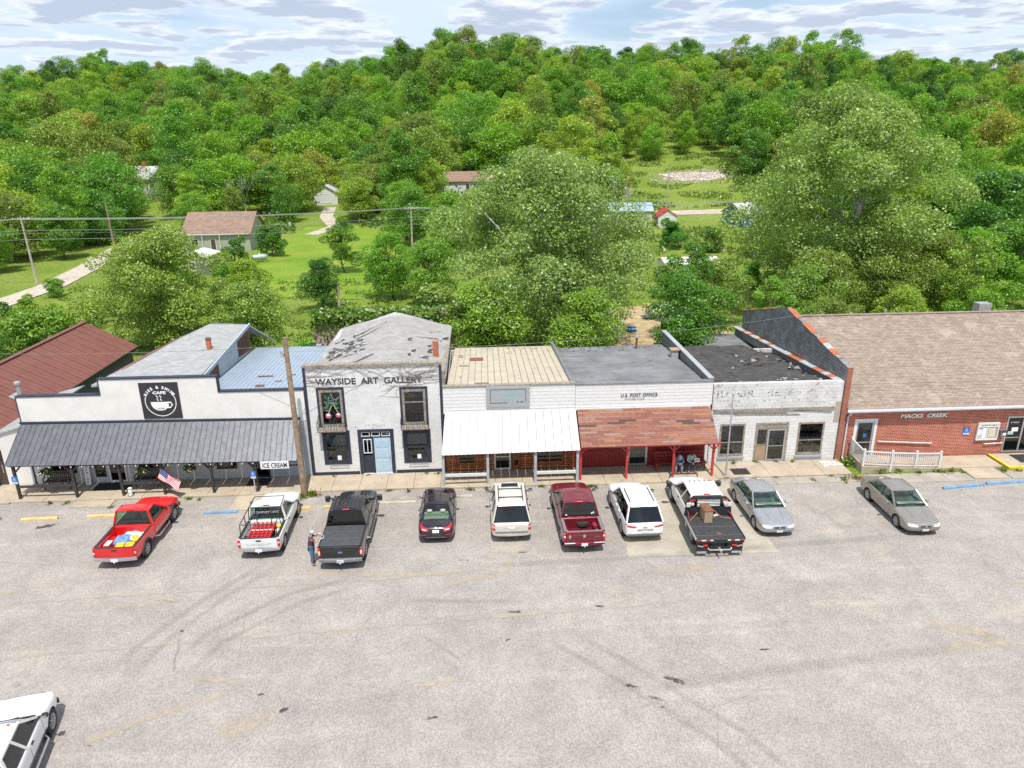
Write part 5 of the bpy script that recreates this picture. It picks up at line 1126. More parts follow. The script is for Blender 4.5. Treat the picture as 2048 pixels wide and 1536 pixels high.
def ada(x, y, z, label, onpost=True, w=.30, h=.46, post=None):
	t = thing('accessible_parking_sign', label, 'sign', (x, y, 0 if post else z), 0)
	MB().rbox(x-w/2, x+w/2, y-.012, y, z, z+h, .004).build('plate', 'sign_blue', t); yy = y-.016
	m = MB(); cx, cz = x-.01, z+h*.62
	m.lathe([(.022, -.003), (.022, .003)], 10, 'y', (cx-.01, yy, cz+.105)); m.add([(cx-.033+.022, yy, cz+.083), (cx+.013, yy, cz+.083), (cx+.013, yy, cz+.127), (cx-.033, yy, cz+.127)], [(0, 1, 2, 3)])
	m.bar((cx-.01, yy, cz+.08), (cx, yy, cz+.0), .022, .006, (0, 1, 0)); m.bar((cx, yy, cz+.045), (cx+.05, yy, cz+.045), .016, .006, (0, 1, 0)); m.bar((cx, yy, cz), (cx+.05, yy, cz), .018, .006, (0, 1, 0)); m.bar((cx+.05, yy, cz), (cx+.08, yy, cz-.06), .018, .006, (0, 1, 0))
	m.tube([(cx-.01+.06*math.cos(a), yy, cz-.02+.06*math.sin(a)) for a in [R(110+k*24) for k in range(10)]], .008, 5); m.build('symbol', 'sign_white', t, fix=False)
	f = MB(); f.box(x-w/2+.015, x+w/2-.015, yy-.001, yy+.003, z+.02, z+.13); f.build('lower_band', 'sign_white', t); text_mesh('lettering', 'PARKING', .06, 'sign_blue', t, (x-w/2+.03, yy-.004, z+.05), width=w-.06, depth=.004)
	if post: MB().box(x-.03, x+.03, y+.002, y+.05, post, z+h-.03).build('post', 'galvanised', t)
ada(-25.52, 37.12, 1.05, 'blue accessible parking sign on the leftmost porch post of the cafe')
ada(-12.62, 37.0, 1.0, 'blue accessible parking sign on its own post under the ICE CREAM board', post=.12)
ada(29.5, YF+.08, 1.42, 'blue accessible sign on the red brick wall', w=.42, h=.5)
def board_sign(name, label, x0, x1, z0, z1, y, txt, size, mat='sign_white', ink='ink_dark', width=None):
	t = thing(name, label, 'sign', ((x0+x1)/2, y, z0)); MB().rbox(x0, x1, y, y+.04, z0, z1, .008).build('board', mat, t)
	text_mesh('lettering', txt, size, ink, t, (x0+.1, y-.006, z0+(z1-z0-size*.7)/2), width=width or (x1-x0-.2), bold=.008, depth=.006); return t
board_sign('ice_cream_sign', 'white ICE CREAM board hanging from the cafe porch eave', -12.15, -10.6, 1.58, 2.03, 36.95, 'ICE CREAM', .40)
def vertical_sign():
	t = thing('porch_leaner_sign', 'tall white vertical plank sign standing by the cafe door', 'sign', (-22.55, 38.75, .12)); MB().bar((-22.55, 38.7, .12), (-22.55, 38.88, 1.75), .3, .03, (0, 1, 0)).build('plank', 'sign_white', t)
	for k, c in enumerate('SUNSHINE'): text_mesh('letter', c, .19, 'ink_dark', t, (-22.62, 38.84-k*.0205, 1.52-k*.185), ydir=(0, .11, 1), bold=.004, depth=.006)
vertical_sign()
def mat_(x0, x1, y0, y1, label, z=.13): tag(MB().rbox(x0, x1, y0, y1, z, z+.012, .005).build('door_mat', 'rubber_mat'), label, 'mat')
mat_(-22.0, -20.0, 37.9, 38.8, 'black rubber mat at the cafe main door'); mat_(-13.4, -12.2, 37.9, 38.8, 'black rubber mat below the ICE CREAM board'); mat_(14.7, 15.7, 37.3, 38.1, 'dark mat lying on the pavement before the derelict shop'); mat_(32.2, 34.2, 37.6, 38.7, 'dark mat at the brick building entrance', .18)
def flagpole():
	t = thing('flagpole', 'slim bare metal flagpole standing before the derelict white shop', 'flagpole', (14.14, 37.15, 0)); MB().cyl((14.14, 37.15, .05), (14.14, 37.15, 5.1), .05, .035, 10).build('shaft', 'galvanised', t); MB().lathe([(0, 5.1), (.06, 5.13), (.075, 5.19), (.05, 5.25), (0, 5.27)], 12, 'z', (14.14, 37.15, 0)).build('finial', 'galvanised', t, smooth=50); MB().rbox(13.98, 14.3, 37.0, 37.3, .06, .17, .02).build('footing', 'concrete_old', t)
flagpole()
def bulletin():
	y = YF+.02; t = thing('notice_board', 'white framed glazed notice board on the red brick wall', 'notice board', (30.8, y, 1.1)); frame_xz(MB(), 30.1, 31.45, 1.08, 2.2, y-.06, y+.06, .08).build('frame', 'white_paint', t); MB().box(30.17, 31.38, y+.0, y+.05, 1.15, 2.12).build('backing', 'sign_grey', t)
	MB().box(30.16, 31.39, y-.03, y-.004, 1.93, 2.13).build('header', 'paper_white', t); text_mesh('lettering', 'COMMUNITY EVENTS', .09, 'ink_dark', t, (30.28, y-.037, 1.99), width=1.0, depth=.005); MB().box(30.72, 30.78, y-.03, y-.004, 1.16, 1.92).build('mullion', 'white_paint', t)
	for (a, c, d, e, m) in ((30.2, 30.42, 1.4, 1.75, 'paper_white'), (30.46, 30.7, 1.2, 1.85, 'paper_white'), (30.2, 30.42, 1.2, 1.35, 'shirt_mint'), (30.85, 31.3, 1.25, 1.85, 'petal_cream')): MB().box(a, c, y-.012, y-.003, d, e).build('notice', m, t)
	t = thing('drop_box', 'small dark grey drop box on the brick wall beside the notice board', 'box', (31.65, y, 1.3)); MB().rbox(31.5, 31.85, y-.25, y+.03, 1.35, 1.75, .03).build('box', 'plastic_grey', t); MB().bar((31.48, y-.27, 1.76), (31.87, y-.27, 1.76), .06, .03).build('lid', 'plastic_black', t); MB().box(31.58, 31.78, y-.262, y-.252, 1.45, 1.6).build('slot_plate', 'sign_white', t)
bulletin()
def ramp_rail():
	t = thing('ramp_railing', 'white balustered railing around the concrete ramp at the brick building', 'railing', (24.6, 37.5, 0)); pts = [(22.35, 38.85), (22.35, 37.4), (24.0, 37.32), (25.5, 37.36), (27.0, 37.42)]
	g = [.55, .42, .3, .2, .12]; 
	m = MB(); m.add([(22.28, 38.92, -.03), (22.28, 37.3, -.03), (27.1, 37.3, -.03), (27.1, 38.7, -.03), (22.28, 38.92, .5), (22.28, 37.3, .4), (27.1, 37.3, .1), (27.1, 38.7, .11)], [(4, 5, 6, 7), (0, 1, 5, 4), (1, 2, 6, 5), (2, 3, 7, 6), (3, 0, 4, 7)]); m.build('ramp_slab', 'concrete_tan', t)
	for k, (x, y) in enumerate(pts):
		if k == 0: y -= .0
		MB().box(x-.055, x+.055, y-.055, y+.055, g[k]-.3 if k else .2, g[k]+1.0).build('post', 'white_paint', t); q = MB(); q.lathe([(.085, g[k]+1.003), (.085, g[k]+1.03), (.0, g[k]+1.1)], 4, 'z', (x, y, 0)); q.build('post_cap', 'white_paint', t)
	for k in range(4):
		(xa, ya), (xb, yb) = pts[k], pts[k+1]; za, zb = g[k], g[k+1]; L = math.hypot(xb-xa, yb-ya)
		for h, w in ((.9, .07), (.12, .05)): MB().bar((xa, ya, za+h), (xb, yb, zb+h), w, w*.8).build('rail', 'white_paint', t)
		n = int(L/.125)
		for i in range(1, n):
			f = i/n; x, y, z = xa+(xb-xa)*f, ya+(yb-ya)*f, za+(zb-za)*f; MB().box(x-.018, x+.018, y-.018, y+.018, z+.13, z+.88).build('baluster', 'white_paint', t)
ramp_rail()
def planter_plant():
	t = thing('bushy_plant', 'small green bush at the foot of the downspout by the ramp', 'plant', (22.0, 38.3, .1)); rg = random.Random(6); m = MB()
	for k in range(200):
		a, r, h = rg.uniform(0, 6.28), abs(rg.gauss(0, .2)), abs(rg.gauss(.2, .16)); c = Vector((22.0+r*math.cos(a), 38.3+r*math.sin(a), .1+h)); u = Vector((rg.uniform(-1, 1), rg.uniform(-1, 1), rg.uniform(-.3, 1))).normalized(); v = u.orthogonal().normalized(); m.add([c-u*.08, c-v*.05, c+u*.08, c+v*.05], [(0, 1, 2, 3)])
	o = m.build('foliage', 'leaves', t, fix=False); o['tint'] = (.10, .20, .02)
planter_plant()
def utility_pole(name, label, base, top, r0, r1, mat='pole_wood', group=None, arm=None, extra=None):
	t = thing(name, label, 'utility pole', base, 0, group); MB().cyl(base, top, r0, r1, 12).build('shaft', mat, t, smooth=50)
	if arm: MB().bar((top[0]-arm, top[1], top[2]-.35), (top[0]+arm, top[1], top[2]-.35), .1, .12).build('crossarm', 'pole_wood_pale', t)
	if arm:
		for k in range(4): x = top[0]-arm+2*arm*k/3; MB().lathe([(.02, 0), (.05, .03), (.04, .1), (.05, .13), (0, .18)], 8, 'z', (x, top[1], top[2]-.29)).build('insulator', 'plastic_white', t)
	return t
p = utility_pole('utility_pole', 'brown wooden utility pole leaning before the cafe and gallery', (-9.87, 36.75, 0), (-10.05, 37.05, 9.05), .17, .12)
MB().box(-10.35, -10.18, 36.95, 37.1, 8.0, 8.2).build('bracket', 'galvanised', p); MB().lathe([(0, 0), (.07, .02), (.07, .12), (0, .14)], 10, 'z', (-10.3, 37.0, 8.2)).build('insulator', 'galvanised', p)
def wire(name, label, a, b, sag, r=.012, group='overhead wires', n=14, mat='wire'):
	a, b = Vector(a), Vector(b); m = MB(); m.tube([a.lerp(b, k/n)-Vector((0, 0, 4*sag*(k/n)*(1-k/n))) for k in range(n+1)], r, 5); o = m.build(name, mat, fix=False); tag(o, label, 'wire', group)
wire('service_wire', 'thin service wire from the pole over the red metal roof to the left', (-10.1, 37.05, 8.6), (-42, 46, 6.8), .5, .010)
wire('service_wire', 'thin service wire from the pole over the gallery and shop roofs to the right', (-10.0, 37.05, 8.3), (22.0, 45.5, 7.6), .6, .010)
wire('service_wire', 'thin service wire from the pole to the cafe corner', (-10.0, 37.05, 4.4), (-9.9, 38.95, 4.35), .1, .012)
# weeds along the broken kerb
def weeds():
	rg = random.Random(12); metas = []
	for v in range(4):
		m = MB()
		for k in range(70):
			a, r = rg.uniform(0, 6.28), abs(rg.gauss(0, .14)); c = Vector((r*math.cos(a), r*math.sin(a), 0)); h = rg.uniform(.05, .2); lean = Vector((rg.uniform(-.1, .1), rg.uniform(-.1, .1), h)); w = Vector((rg.uniform(-1, 1), rg.uniform(-1, 1), 0)).normalized()*.02; m.add([c-w, c+w, c+lean+w*.6, c+lean*1.15-w*.3], [(0, 1, 2, 3)])
		me = m.mesh('weed'); me.materials.append(MATS['leaves']); metas.append(me)
	spots = [(-9.6, 36.75, 2.2), (-9.9, 36.5, 1.8), (-9.3, 36.6, 1.7), (-23.7, 36.72, 1.2), (-20.1, 36.0, 1.), (-8.6, 38.75, .7), (-6.6, 38.8, .6), (-3.2, 38.75, .8), (-2.5, 38.7, 1), (-.6, 36.7, 1.3), (.3, 36.8, 1.0), (3.4, 36.8, 1.2), (4.3, 36.7, .9), (6.2, 36.6, 1.4), (6.5, 36.5, .9), (15.6, 36.8, 1.5), (17., 36.95, 1.2), (15.2, 38.85, 1.2), (16.6, 38.9, .9), (18.8, 38.8, 1.1), (17.8, 38.85, .8), (20.8, 36.4, 2.0), (21.6, 36.5, 2.3), (22.2, 36.3, 1.6), (20.3, 36.9, 1.2), (19.0, 36.5, 1.2), (23.4, 37.1, 1.6), (24.4, 37.1, 1.4), (25.6, 37.0, 1.6), (26.8, 37.0, 1.8), (27.6, 37.05, 1.7), (28.1, 36.8, 1.2), (30.6, 36.9, 1.7), (31.4, 36.8, 1.5), (-22.8, 36.7, 1.1), (-16.2, 36.7, 1.2), (-15.6, 36.6, 1.), (-5.2, 36.9, 1.), (-4.1, 36.8, 1.1)]
	for k, (x, y, s) in enumerate(spots):
		o = bpy.data.objects.new('weed_tuft', metas[k % 4]); COL.objects.link(o); o.location = (x, y, .12 if y > 37.05 and y < 39 else .0); o.scale = (s*.9, s*.6, s*.62); o.rotation_euler = (0, 0, k*1.7); dry = rg.random()
		o['tint'] = (.16+.1*dry, .24-.02*dry, .03+.03*dry); tag(o, 'tuft of weeds growing along the broken pavement edge', 'weeds', 'weed tufts along the pavement')
weeds()
def rubble():
	rg = random.Random(3)
	for k in range(14):
		m = MB(); s = rg.uniform(.06, .17); m.add([(rg.uniform(-.2, .2)*s+sx*s, rg.uniform(-.2, .2)*s+sy*s*.7, .01+(.35*s if z else 0)) for z in (0, 1) for sx, sy in ((-1, -1), (1, -1), (1, 1), (-1, 1))], [(3, 2, 1, 0), (4, 5, 6, 7), (0, 1, 5, 4), (1, 2, 6, 5), (2, 3, 7, 6), (3, 0, 4, 7)])
		o = m.build('plaster_chunk', 'plaster_chip'); o.location = (20.75+rg.gauss(0, .3), 38.3+rg.gauss(0, .25), .12); o.rotation_euler = (0, 0, rg.uniform(0, 6)); tag(o, 'chunk of fallen white plaster on the pavement by the derelict shop', 'rubble', 'fallen plaster chunks')
rubble()
def small_pot():
	t = thing('porch_ornament', 'small white ornament standing by a cafe porch post behind the red pickup', 'ornament', (-19.5, 37.1, .12)); MB().lathe([(0, .12), (.12, .13), (.1, .3), (.14, .42), (.09, .5), (.12, .58), (0, .66)], 12, 'z', (-19.5, 37.15, 0)).build('figure', 'plastic_white', t, smooth=50); MB().rbox(-19.62, -19.38, 37.03, 37.27, .121, .16, .01).build('base', 'plastic_black', t)
small_pot()
# ------------------------------------------------------------------ vehicles (local: +x forward, +y left, z up; origin on the ground between the axles)
from mathutils.bvhtree import BVHTree
def ring_pts(st):
	x, zb, zs, zt, w, ws = st; h = zs-zb
	half = [(0, zb), (.72*w, zb), (.95*w, zb+.05), (w, zb+.22*h), (w, zb+.66*h), (ws+.015, zs-.07), (ws-.04, zs), (ws*.55, zs+(zt-zs)*.85), (0, zt)]
	return [(x, y, z) for y, z in half] + [(x, -y, z) for y, z in half[-2:0:-1]]
def wheel_cutter(axles, r, w, inner=.32):
	m = MB()
	for ax in axles:
		for s in (-1, 1): m.cyl((ax, s*(w-inner), r-.02), (ax, s*(w+.25), r-.02), r+.075, n=28)
	return m
def carve(mb, axles, r, w, name, sub=2, mat=None, inner=.32):
	"""smooth the lofted shell and cut the wheel openings out of it"""
	me = mb.mesh(name+'_tmp'); bm = bmesh.new(); bm.from_mesh(me); bmesh.ops.recalc_face_normals(bm, faces=bm.faces); bm.to_mesh(me); bm.free()
	o = bpy.data.objects.new('tmp', me); COL.objects.link(o)
	if sub: s = o.modifiers.new('s', 'SUBSURF'); s.levels = sub; s.render_levels = sub
	co = None
	if axles:
		cm = wheel_cutter(axles, r, w, inner).mesh('cut'); bm = bmesh.new(); bm.from_mesh(cm); bmesh.ops.recalc_face_normals(bm, faces=bm.faces); bm.to_mesh(cm); bm.free()
		co = bpy.data.objects.new('cut', cm); COL.objects.link(co); b = o.modifiers.new('b', 'BOOLEAN'); b.operation = 'DIFFERENCE'; b.object = co; b.solver = 'EXACT'
	out = applied(o, name); bpy.data.objects.remove(o)
	if co: bpy.data.objects.remove(co)
	out.materials.clear(); out.materials.append(MATS[mat]); out.polygons.foreach_set('use_smooth', [True]*len(out.polygons)); out.set_sharp_from_angle(angle=R(38)); return out
class Car:
	def __init__(s, name, label, cat, loc, heading, mat, group='parked vehicles'):
		s.t = thing(name, label, cat, loc, heading, group); s.mat = mat; s.bv = None
	def add(s, mb, name, mat, parent=None, smooth=0, fix=True): return mb.build(name, mat, parent or s.t, smooth, fix, True)
	def shell(s, stations, axles, r, w, name='body', sub=2, inner=.32):
		m = MB(); rings = [ring_pts(st) for st in stations]; n = len(rings[0])
		m.grid([rg+[rg[0]] for rg in rings]) if False else None
		vs = [p for rg in rings for p in rg]; fs = [(i*n+j, i*n+(j+1) % n, (i+1)*n+(j+1) % n, (i+1)*n+j) for i in range(len(rings)-1) for j in range(n)]
		fs += [tuple(range(n))[::-1], tuple(range((len(rings)-1)*n, len(rings)*n))]; m.add(vs, fs)
		me = carve(m, axles, r, w, name, sub, s.mat, inner); o = link(bpy.data.objects.new(name, me), s.t, True); s.body = o
		bm = bmesh.new(); bm.from_mesh(me); s.bv = BVHTree.FromBMesh(bm); bm.free()
		for ax in axles:
			for sg in (-1, 1):
				q = MB(); q.lathe([(.02, sg*(w-inner+.012)), (r+.06, sg*(w-inner+.012)), (r+.066, sg*(w-.05))], 24, 'y', (ax, 0, r-.02)); s.add(q, 'wheel_well', 'plastic_black', None, 40, False)
		return o
	def patch(s, corners, d, mat, name, off=.008, nu=6, nv=4, parent=None, th=True):
		"""panel that hugs the body: corners in the plane across direction d ('x-' rear, 'x+' front, 'y+','y-' sides, 'z' from above)"""
		o3 = {'x-': lambda a, b: (Vector((-9, a, b)), Vector((1, 0, 0))), 'x+': lambda a, b: (Vector((9, a, b)), Vector((-1, 0, 0))), 'y+': lambda a, b: (Vector((a, 9, b)), Vector((0, -1, 0))), 'y-': lambda a, b: (Vector((a, -9, b)), Vector((0, 1, 0))), 'z': lambda a, b: (Vector((a, b, 9)), Vector((0, 0, -1)))}[d]
		rows = []
		for j in range(nv+1):
			row = []
			for i in range(nu+1):
				u, v = i/nu, j/nv; a = Vector(corners[0]).lerp(Vector(corners[1]), u); b = Vector(corners[3]).lerp(Vector(corners[2]), u); p = a.lerp(b, v); o, dr = o3(p[0], p[1]); h = s.bv.ray_cast(o, dr)
				q = h[0] if h[0] is not None else None
				row.append((q, dr))
			rows.append(row)
		good = [q for r_ in rows for q, dr in r_ if q is not None]
		if not good: return None
		dr = rows[0][0][1]
		P = [[(q if q is not None else good[0])-dr*off for q, _ in r_] for r_ in rows]; B = [[(q if q is not None else good[0])+dr*.012 for q, _ in r_] for r_ in rows]
		m = MB(); m.grid(P); 
		for e, f in ((P[0], B[0]), (P[-1], B[-1]), ([r_[0] for r_ in P], [r_[0] for r_ in B]), ([r_[-1] for r_ in P], [r_[-1] for r_ in B])): m.grid([e, f])
		return s.add(m, name, mat, parent, 50)
	def sides(s, corners, mat, name, off=.006, nu=6, nv=4):
		for d in ('y+', 'y-'): s.patch(corners, d, mat, name, off, nu, nv)
	def wheels(s, axles, r, tw, track, rim='rim_grey', spokes=5, rimr=.62, dark=False):
		tm = MB(); tm.lathe([(rimr*r, -tw/2+.01), (r*.86, -tw/2), (r*.97, -tw*.42), (r, -tw*.28), (r, tw*.28), (r*.97, tw*.42), (r*.86, tw/2), (rimr*r, tw/2-.01)], 26, 'y'); tme = None
		rm = MB(); rr = rimr*r; rm.lathe([(rr*1.02, tw/2-.008), (rr*.93, tw/2-.02), (rr*.9, tw*.2)], 22, 'y'); rm.m = 1; rm.lathe([(0, tw*.18), (rr*.95, tw*.18)], 22, 'y'); rm.m = 0
		rm.lathe([(0, tw*.42), (rr*.2, tw*.40), (rr*.24, tw*.3)], 12, 'y')
		for k in range(spokes):
			a = 2*math.pi*k/spokes; rm.bar((rr*.15*math.cos(a), tw*.36, rr*.15*math.sin(a)), (rr*.95*math.cos(a), tw*.40, rr*.95*math.sin(a)), rr*.30*5/spokes, .03, (0, 1, 0))
		rm.lathe([(rr*.75, tw*.40), (rr*.95, tw*.44)], 22, 'y')
		first = None
		for ax in axles:
			for sg in (1, -1):
				w = bpy.data.objects.new('wheel', None); w.empty_display_size = .1; link(w, s.t, True); w.location = (ax, sg*(track-tw/2), r); w.rotation_euler = (0, 0, 0 if sg > 0 else math.pi)
				if first is None:
					a = s.add(tm, 'tyre', 'tyre', w, 35); b = s.add(rm, 'rim', [rim, 'rim_dark'], w, 35, False); first = (a, b)
				else:
					for q in first: c = q.copy(); COL.objects.link(c); c.parent = w
	def greenhouse(s, xc, x1, x2, xb, zb, zr, wb, wr, splits, glass='auto_glass', rear='auto_glass_dark', side=None, pil=.07, dp=None, seats=(), seatmat='seat_grey', crown=.05, bulge=.10, rbulge=.06, roofmat=None, zbr=None, thick=.05):
		zt = zr-.05; zbr = zbr or zb; pm = s.mat; dp = dp or pil
		def base(x): t = (x-xc)/(xb-xc); return zb+(zbr-zb)*t
		# roof
		P = []; nx, ny = 10, 10
		for i in range(nx+1):
			u = i/nx; row = []
			for j in range(ny+1):
				v = -1+2*j/ny; x = x1+(x2-x1)*u; e = max(0, 1-(1-abs(2*u-1))*3.2); xx = x+(.05 if u < .5 else -.05)*(1-abs(2*u-1))**0*0
				z = zt+thick+crown*(1-v*v)*(1-.5*e*e)-.035*max(0, abs(v)-.75)/.25-.03*e*e; row.append((x+bulge*.55*(1-v*v)*(1-u)**3-rbulge*.55*(1-v*v)*u**3, v*(wr+.015), z))
			P.append(row)
		m = MB(); m.grid(P); B = [[(p[0], p[1]*.985, zt-.02) for p in r_] for r_ in P]; m.grid(B)
		for e, f in ((P[0], B[0]), (P[-1], B[-1]), ([r_[0] for r_ in P], [r_[0] for r_ in B]), ([r_[-1] for r_ in P], [r_[-1] for r_ in B])): m.grid([e, f])
		s.roof = s.add(m, 'roof', roofmat or pm, None, 50)
		ht = zt+.01
		for sg in (1, -1):
			for (xa, za, xt, w) in [(xc, zb, x1, pil), (xb, zbr, x2, dp)]:
				q = MB(); q.bar((xa, sg*(wb-.0), za-.05), (xt, sg*(wr+.005), ht), w, .06, (0, sg, .3)); s.add(q, 'pillar', pm)
			ts = [0]+list(splits)+[1]; q = MB(); q.bar((x1+.02, sg*(wr+.008), ht-.02), (x2-.02, sg*(wr+.008), ht-.02), .04, .08); s.add(q, 'roof_rail', pm)
			for k, t in enumerate(splits):
				xa = xc+(xb-xc)*t; xt = x1+(x2-x1)*t; q = MB(); q.bar((xa, sg*(wb+.012), base(xa)-.04), (xt, sg*(wr+.016), ht), .10 if side == 'body' else .07, .03, (0, sg, .3)); s.add(q, 'pillar', 'plastic_black' if side != 'body' else pm)
			for k in range(len(ts)-1):
				t0, t1 = ts[k], ts[k+1]; q = MB(); rows = []
				for v in (0, .5, 1):
					row = []
					for u in (0, .5, 1):
						t = t0+(t1-t0)*u; xa = xc+(xb-xc)*t; xt = x1+(x2-x1)*t; x = xa+(xt-xa)*v; row.append((x, sg*(wb+(wr-wb)*v+.02*math.sin(math.pi*v)), base(xa)-.03+(ht-base(xa)+.02)*v))
					rows.append(row)
				q.grid(rows); s.add(q, 'side_window', rear if (k > 0 and rear == 'auto_glass_dark') else glass, None, 60, False)
		for (xa, za, xt, bl, g, nm) in ((xc, zb, x1, bulge, glass, 'windscreen'), (xb, zbr, x2, -rbulge, rear, 'rear_window')):
			q = MB(); rows = []
			for v in range(5):
				v /= 4; rows.append([(xa+(xt-xa)*v+bl*(1-u*u)*(1-.45*v), u*(wb+(wr-wb)*v-.01), za-.03+(ht-za+.01)*v) for u in (-1, -.75, -.5, -.25, 0, .25, .5, .75, 1)])
			q.grid(rows); s.add(q, nm, g, None, 60, False)
		# cabin
		q = MB(); q.box(xb+.1, xc-.05, -wb+.06, wb-.06, zb-.06, zb+.006); s.add(q, 'cabin_floor', 'cabin_dark')
		q = MB(); q.rbox(xc-.38, xc-.02, -wb+.09, wb-.09, zb, zb+.09, .03); s.add(q, 'dashboard', 'cabin_dark')
		for (sx, sy, wd) in seats:
			q = MB(); q.rbox(sx-.14, sx+.03, sy-wd/2, sy+wd/2, zb-.02, zb+.24, .05); s.add(q, 'seat', seatmat)
			for hy in ((sy,) if wd < .8 else (sy-.33, sy+.33)): q = MB(); q.rbox(sx-.15, sx-.03, hy-.13, hy+.13, zb+.245, zb+.40, .04); s.add(q, 'headrest', seatmat)
	def mirror(s, x, y, z, mat='plastic_black', sz=(.09, .2, .15)):
		for sg in (1, -1):
			q = MB(); q.rbox(x-sz[0], x+sz[0], sg*(y+.08+sz[1]/2)-sz[1]/2, sg*(y+.08+sz[1]/2)+sz[1]/2, z, z+sz[2], .04); o = s.add(q, 'mirror', mat); q = MB(); q.bar((x, sg*(y-.06), z+.03), (x, sg*(y+.12), z+.05), .05, .04); s.add(q, 'mirror_arm', mat, o); q = MB(); q.box(x-sz[0]-.004, x-sz[0], sg*(y+.08+sz[1]/2)-sz[1]*.4, sg*(y+.08+sz[1]/2)+sz[1]*.4, z+.03, z+sz[2]-.03); s.add(q, 'mirror_glass', 'chrome', o)
	def bumper(s, x, w, z0, z1, mat, name='bumper', depth=.16, curve=.10, sg=-1):
		q = MB(); P = []
		for z, k in ((z0, .5), (z0+.03, 1), (z1-.03, 1), (z1, .6)):
			P.append([(x+sg*(depth*k*1.0-curve*(u*u)), u*w, z) for u in np.linspace(-1, 1, 13)])
		q.grid(P); q.grid([[(x, p[1], p[2]) for p in r_] for r_ in P], True); q.grid([P[-1], [(x, p[1], p[2]) for p in P[-1]]]); q.grid([P[0], [(x, p[1], p[2]) for p in P[0]]]); q.grid([[r_[0] for r_ in P], [(x, r_[0][1], r_[0][2]) for r_ in P]]); q.grid([[r_[-1] for r_ in P], [(x, r_[-1][1], r_[-1][2]) for r_ in P]])
		return s.add(q, name, mat, None, 45)
	def box(s, a, mat, name, r=.01, parent=None): return s.add(MB().rbox(*a, r), name, mat, parent)
	def plate(s, x, z, sg=-1, txt='7JK 214'):
		q = MB(); q.rbox(x-.008 if sg < 0 else x, x if sg < 0 else x+.008, -.155, .155, z, z+.15, .003); o = s.add(q, 'licence_plate', 'plate_white'); return o

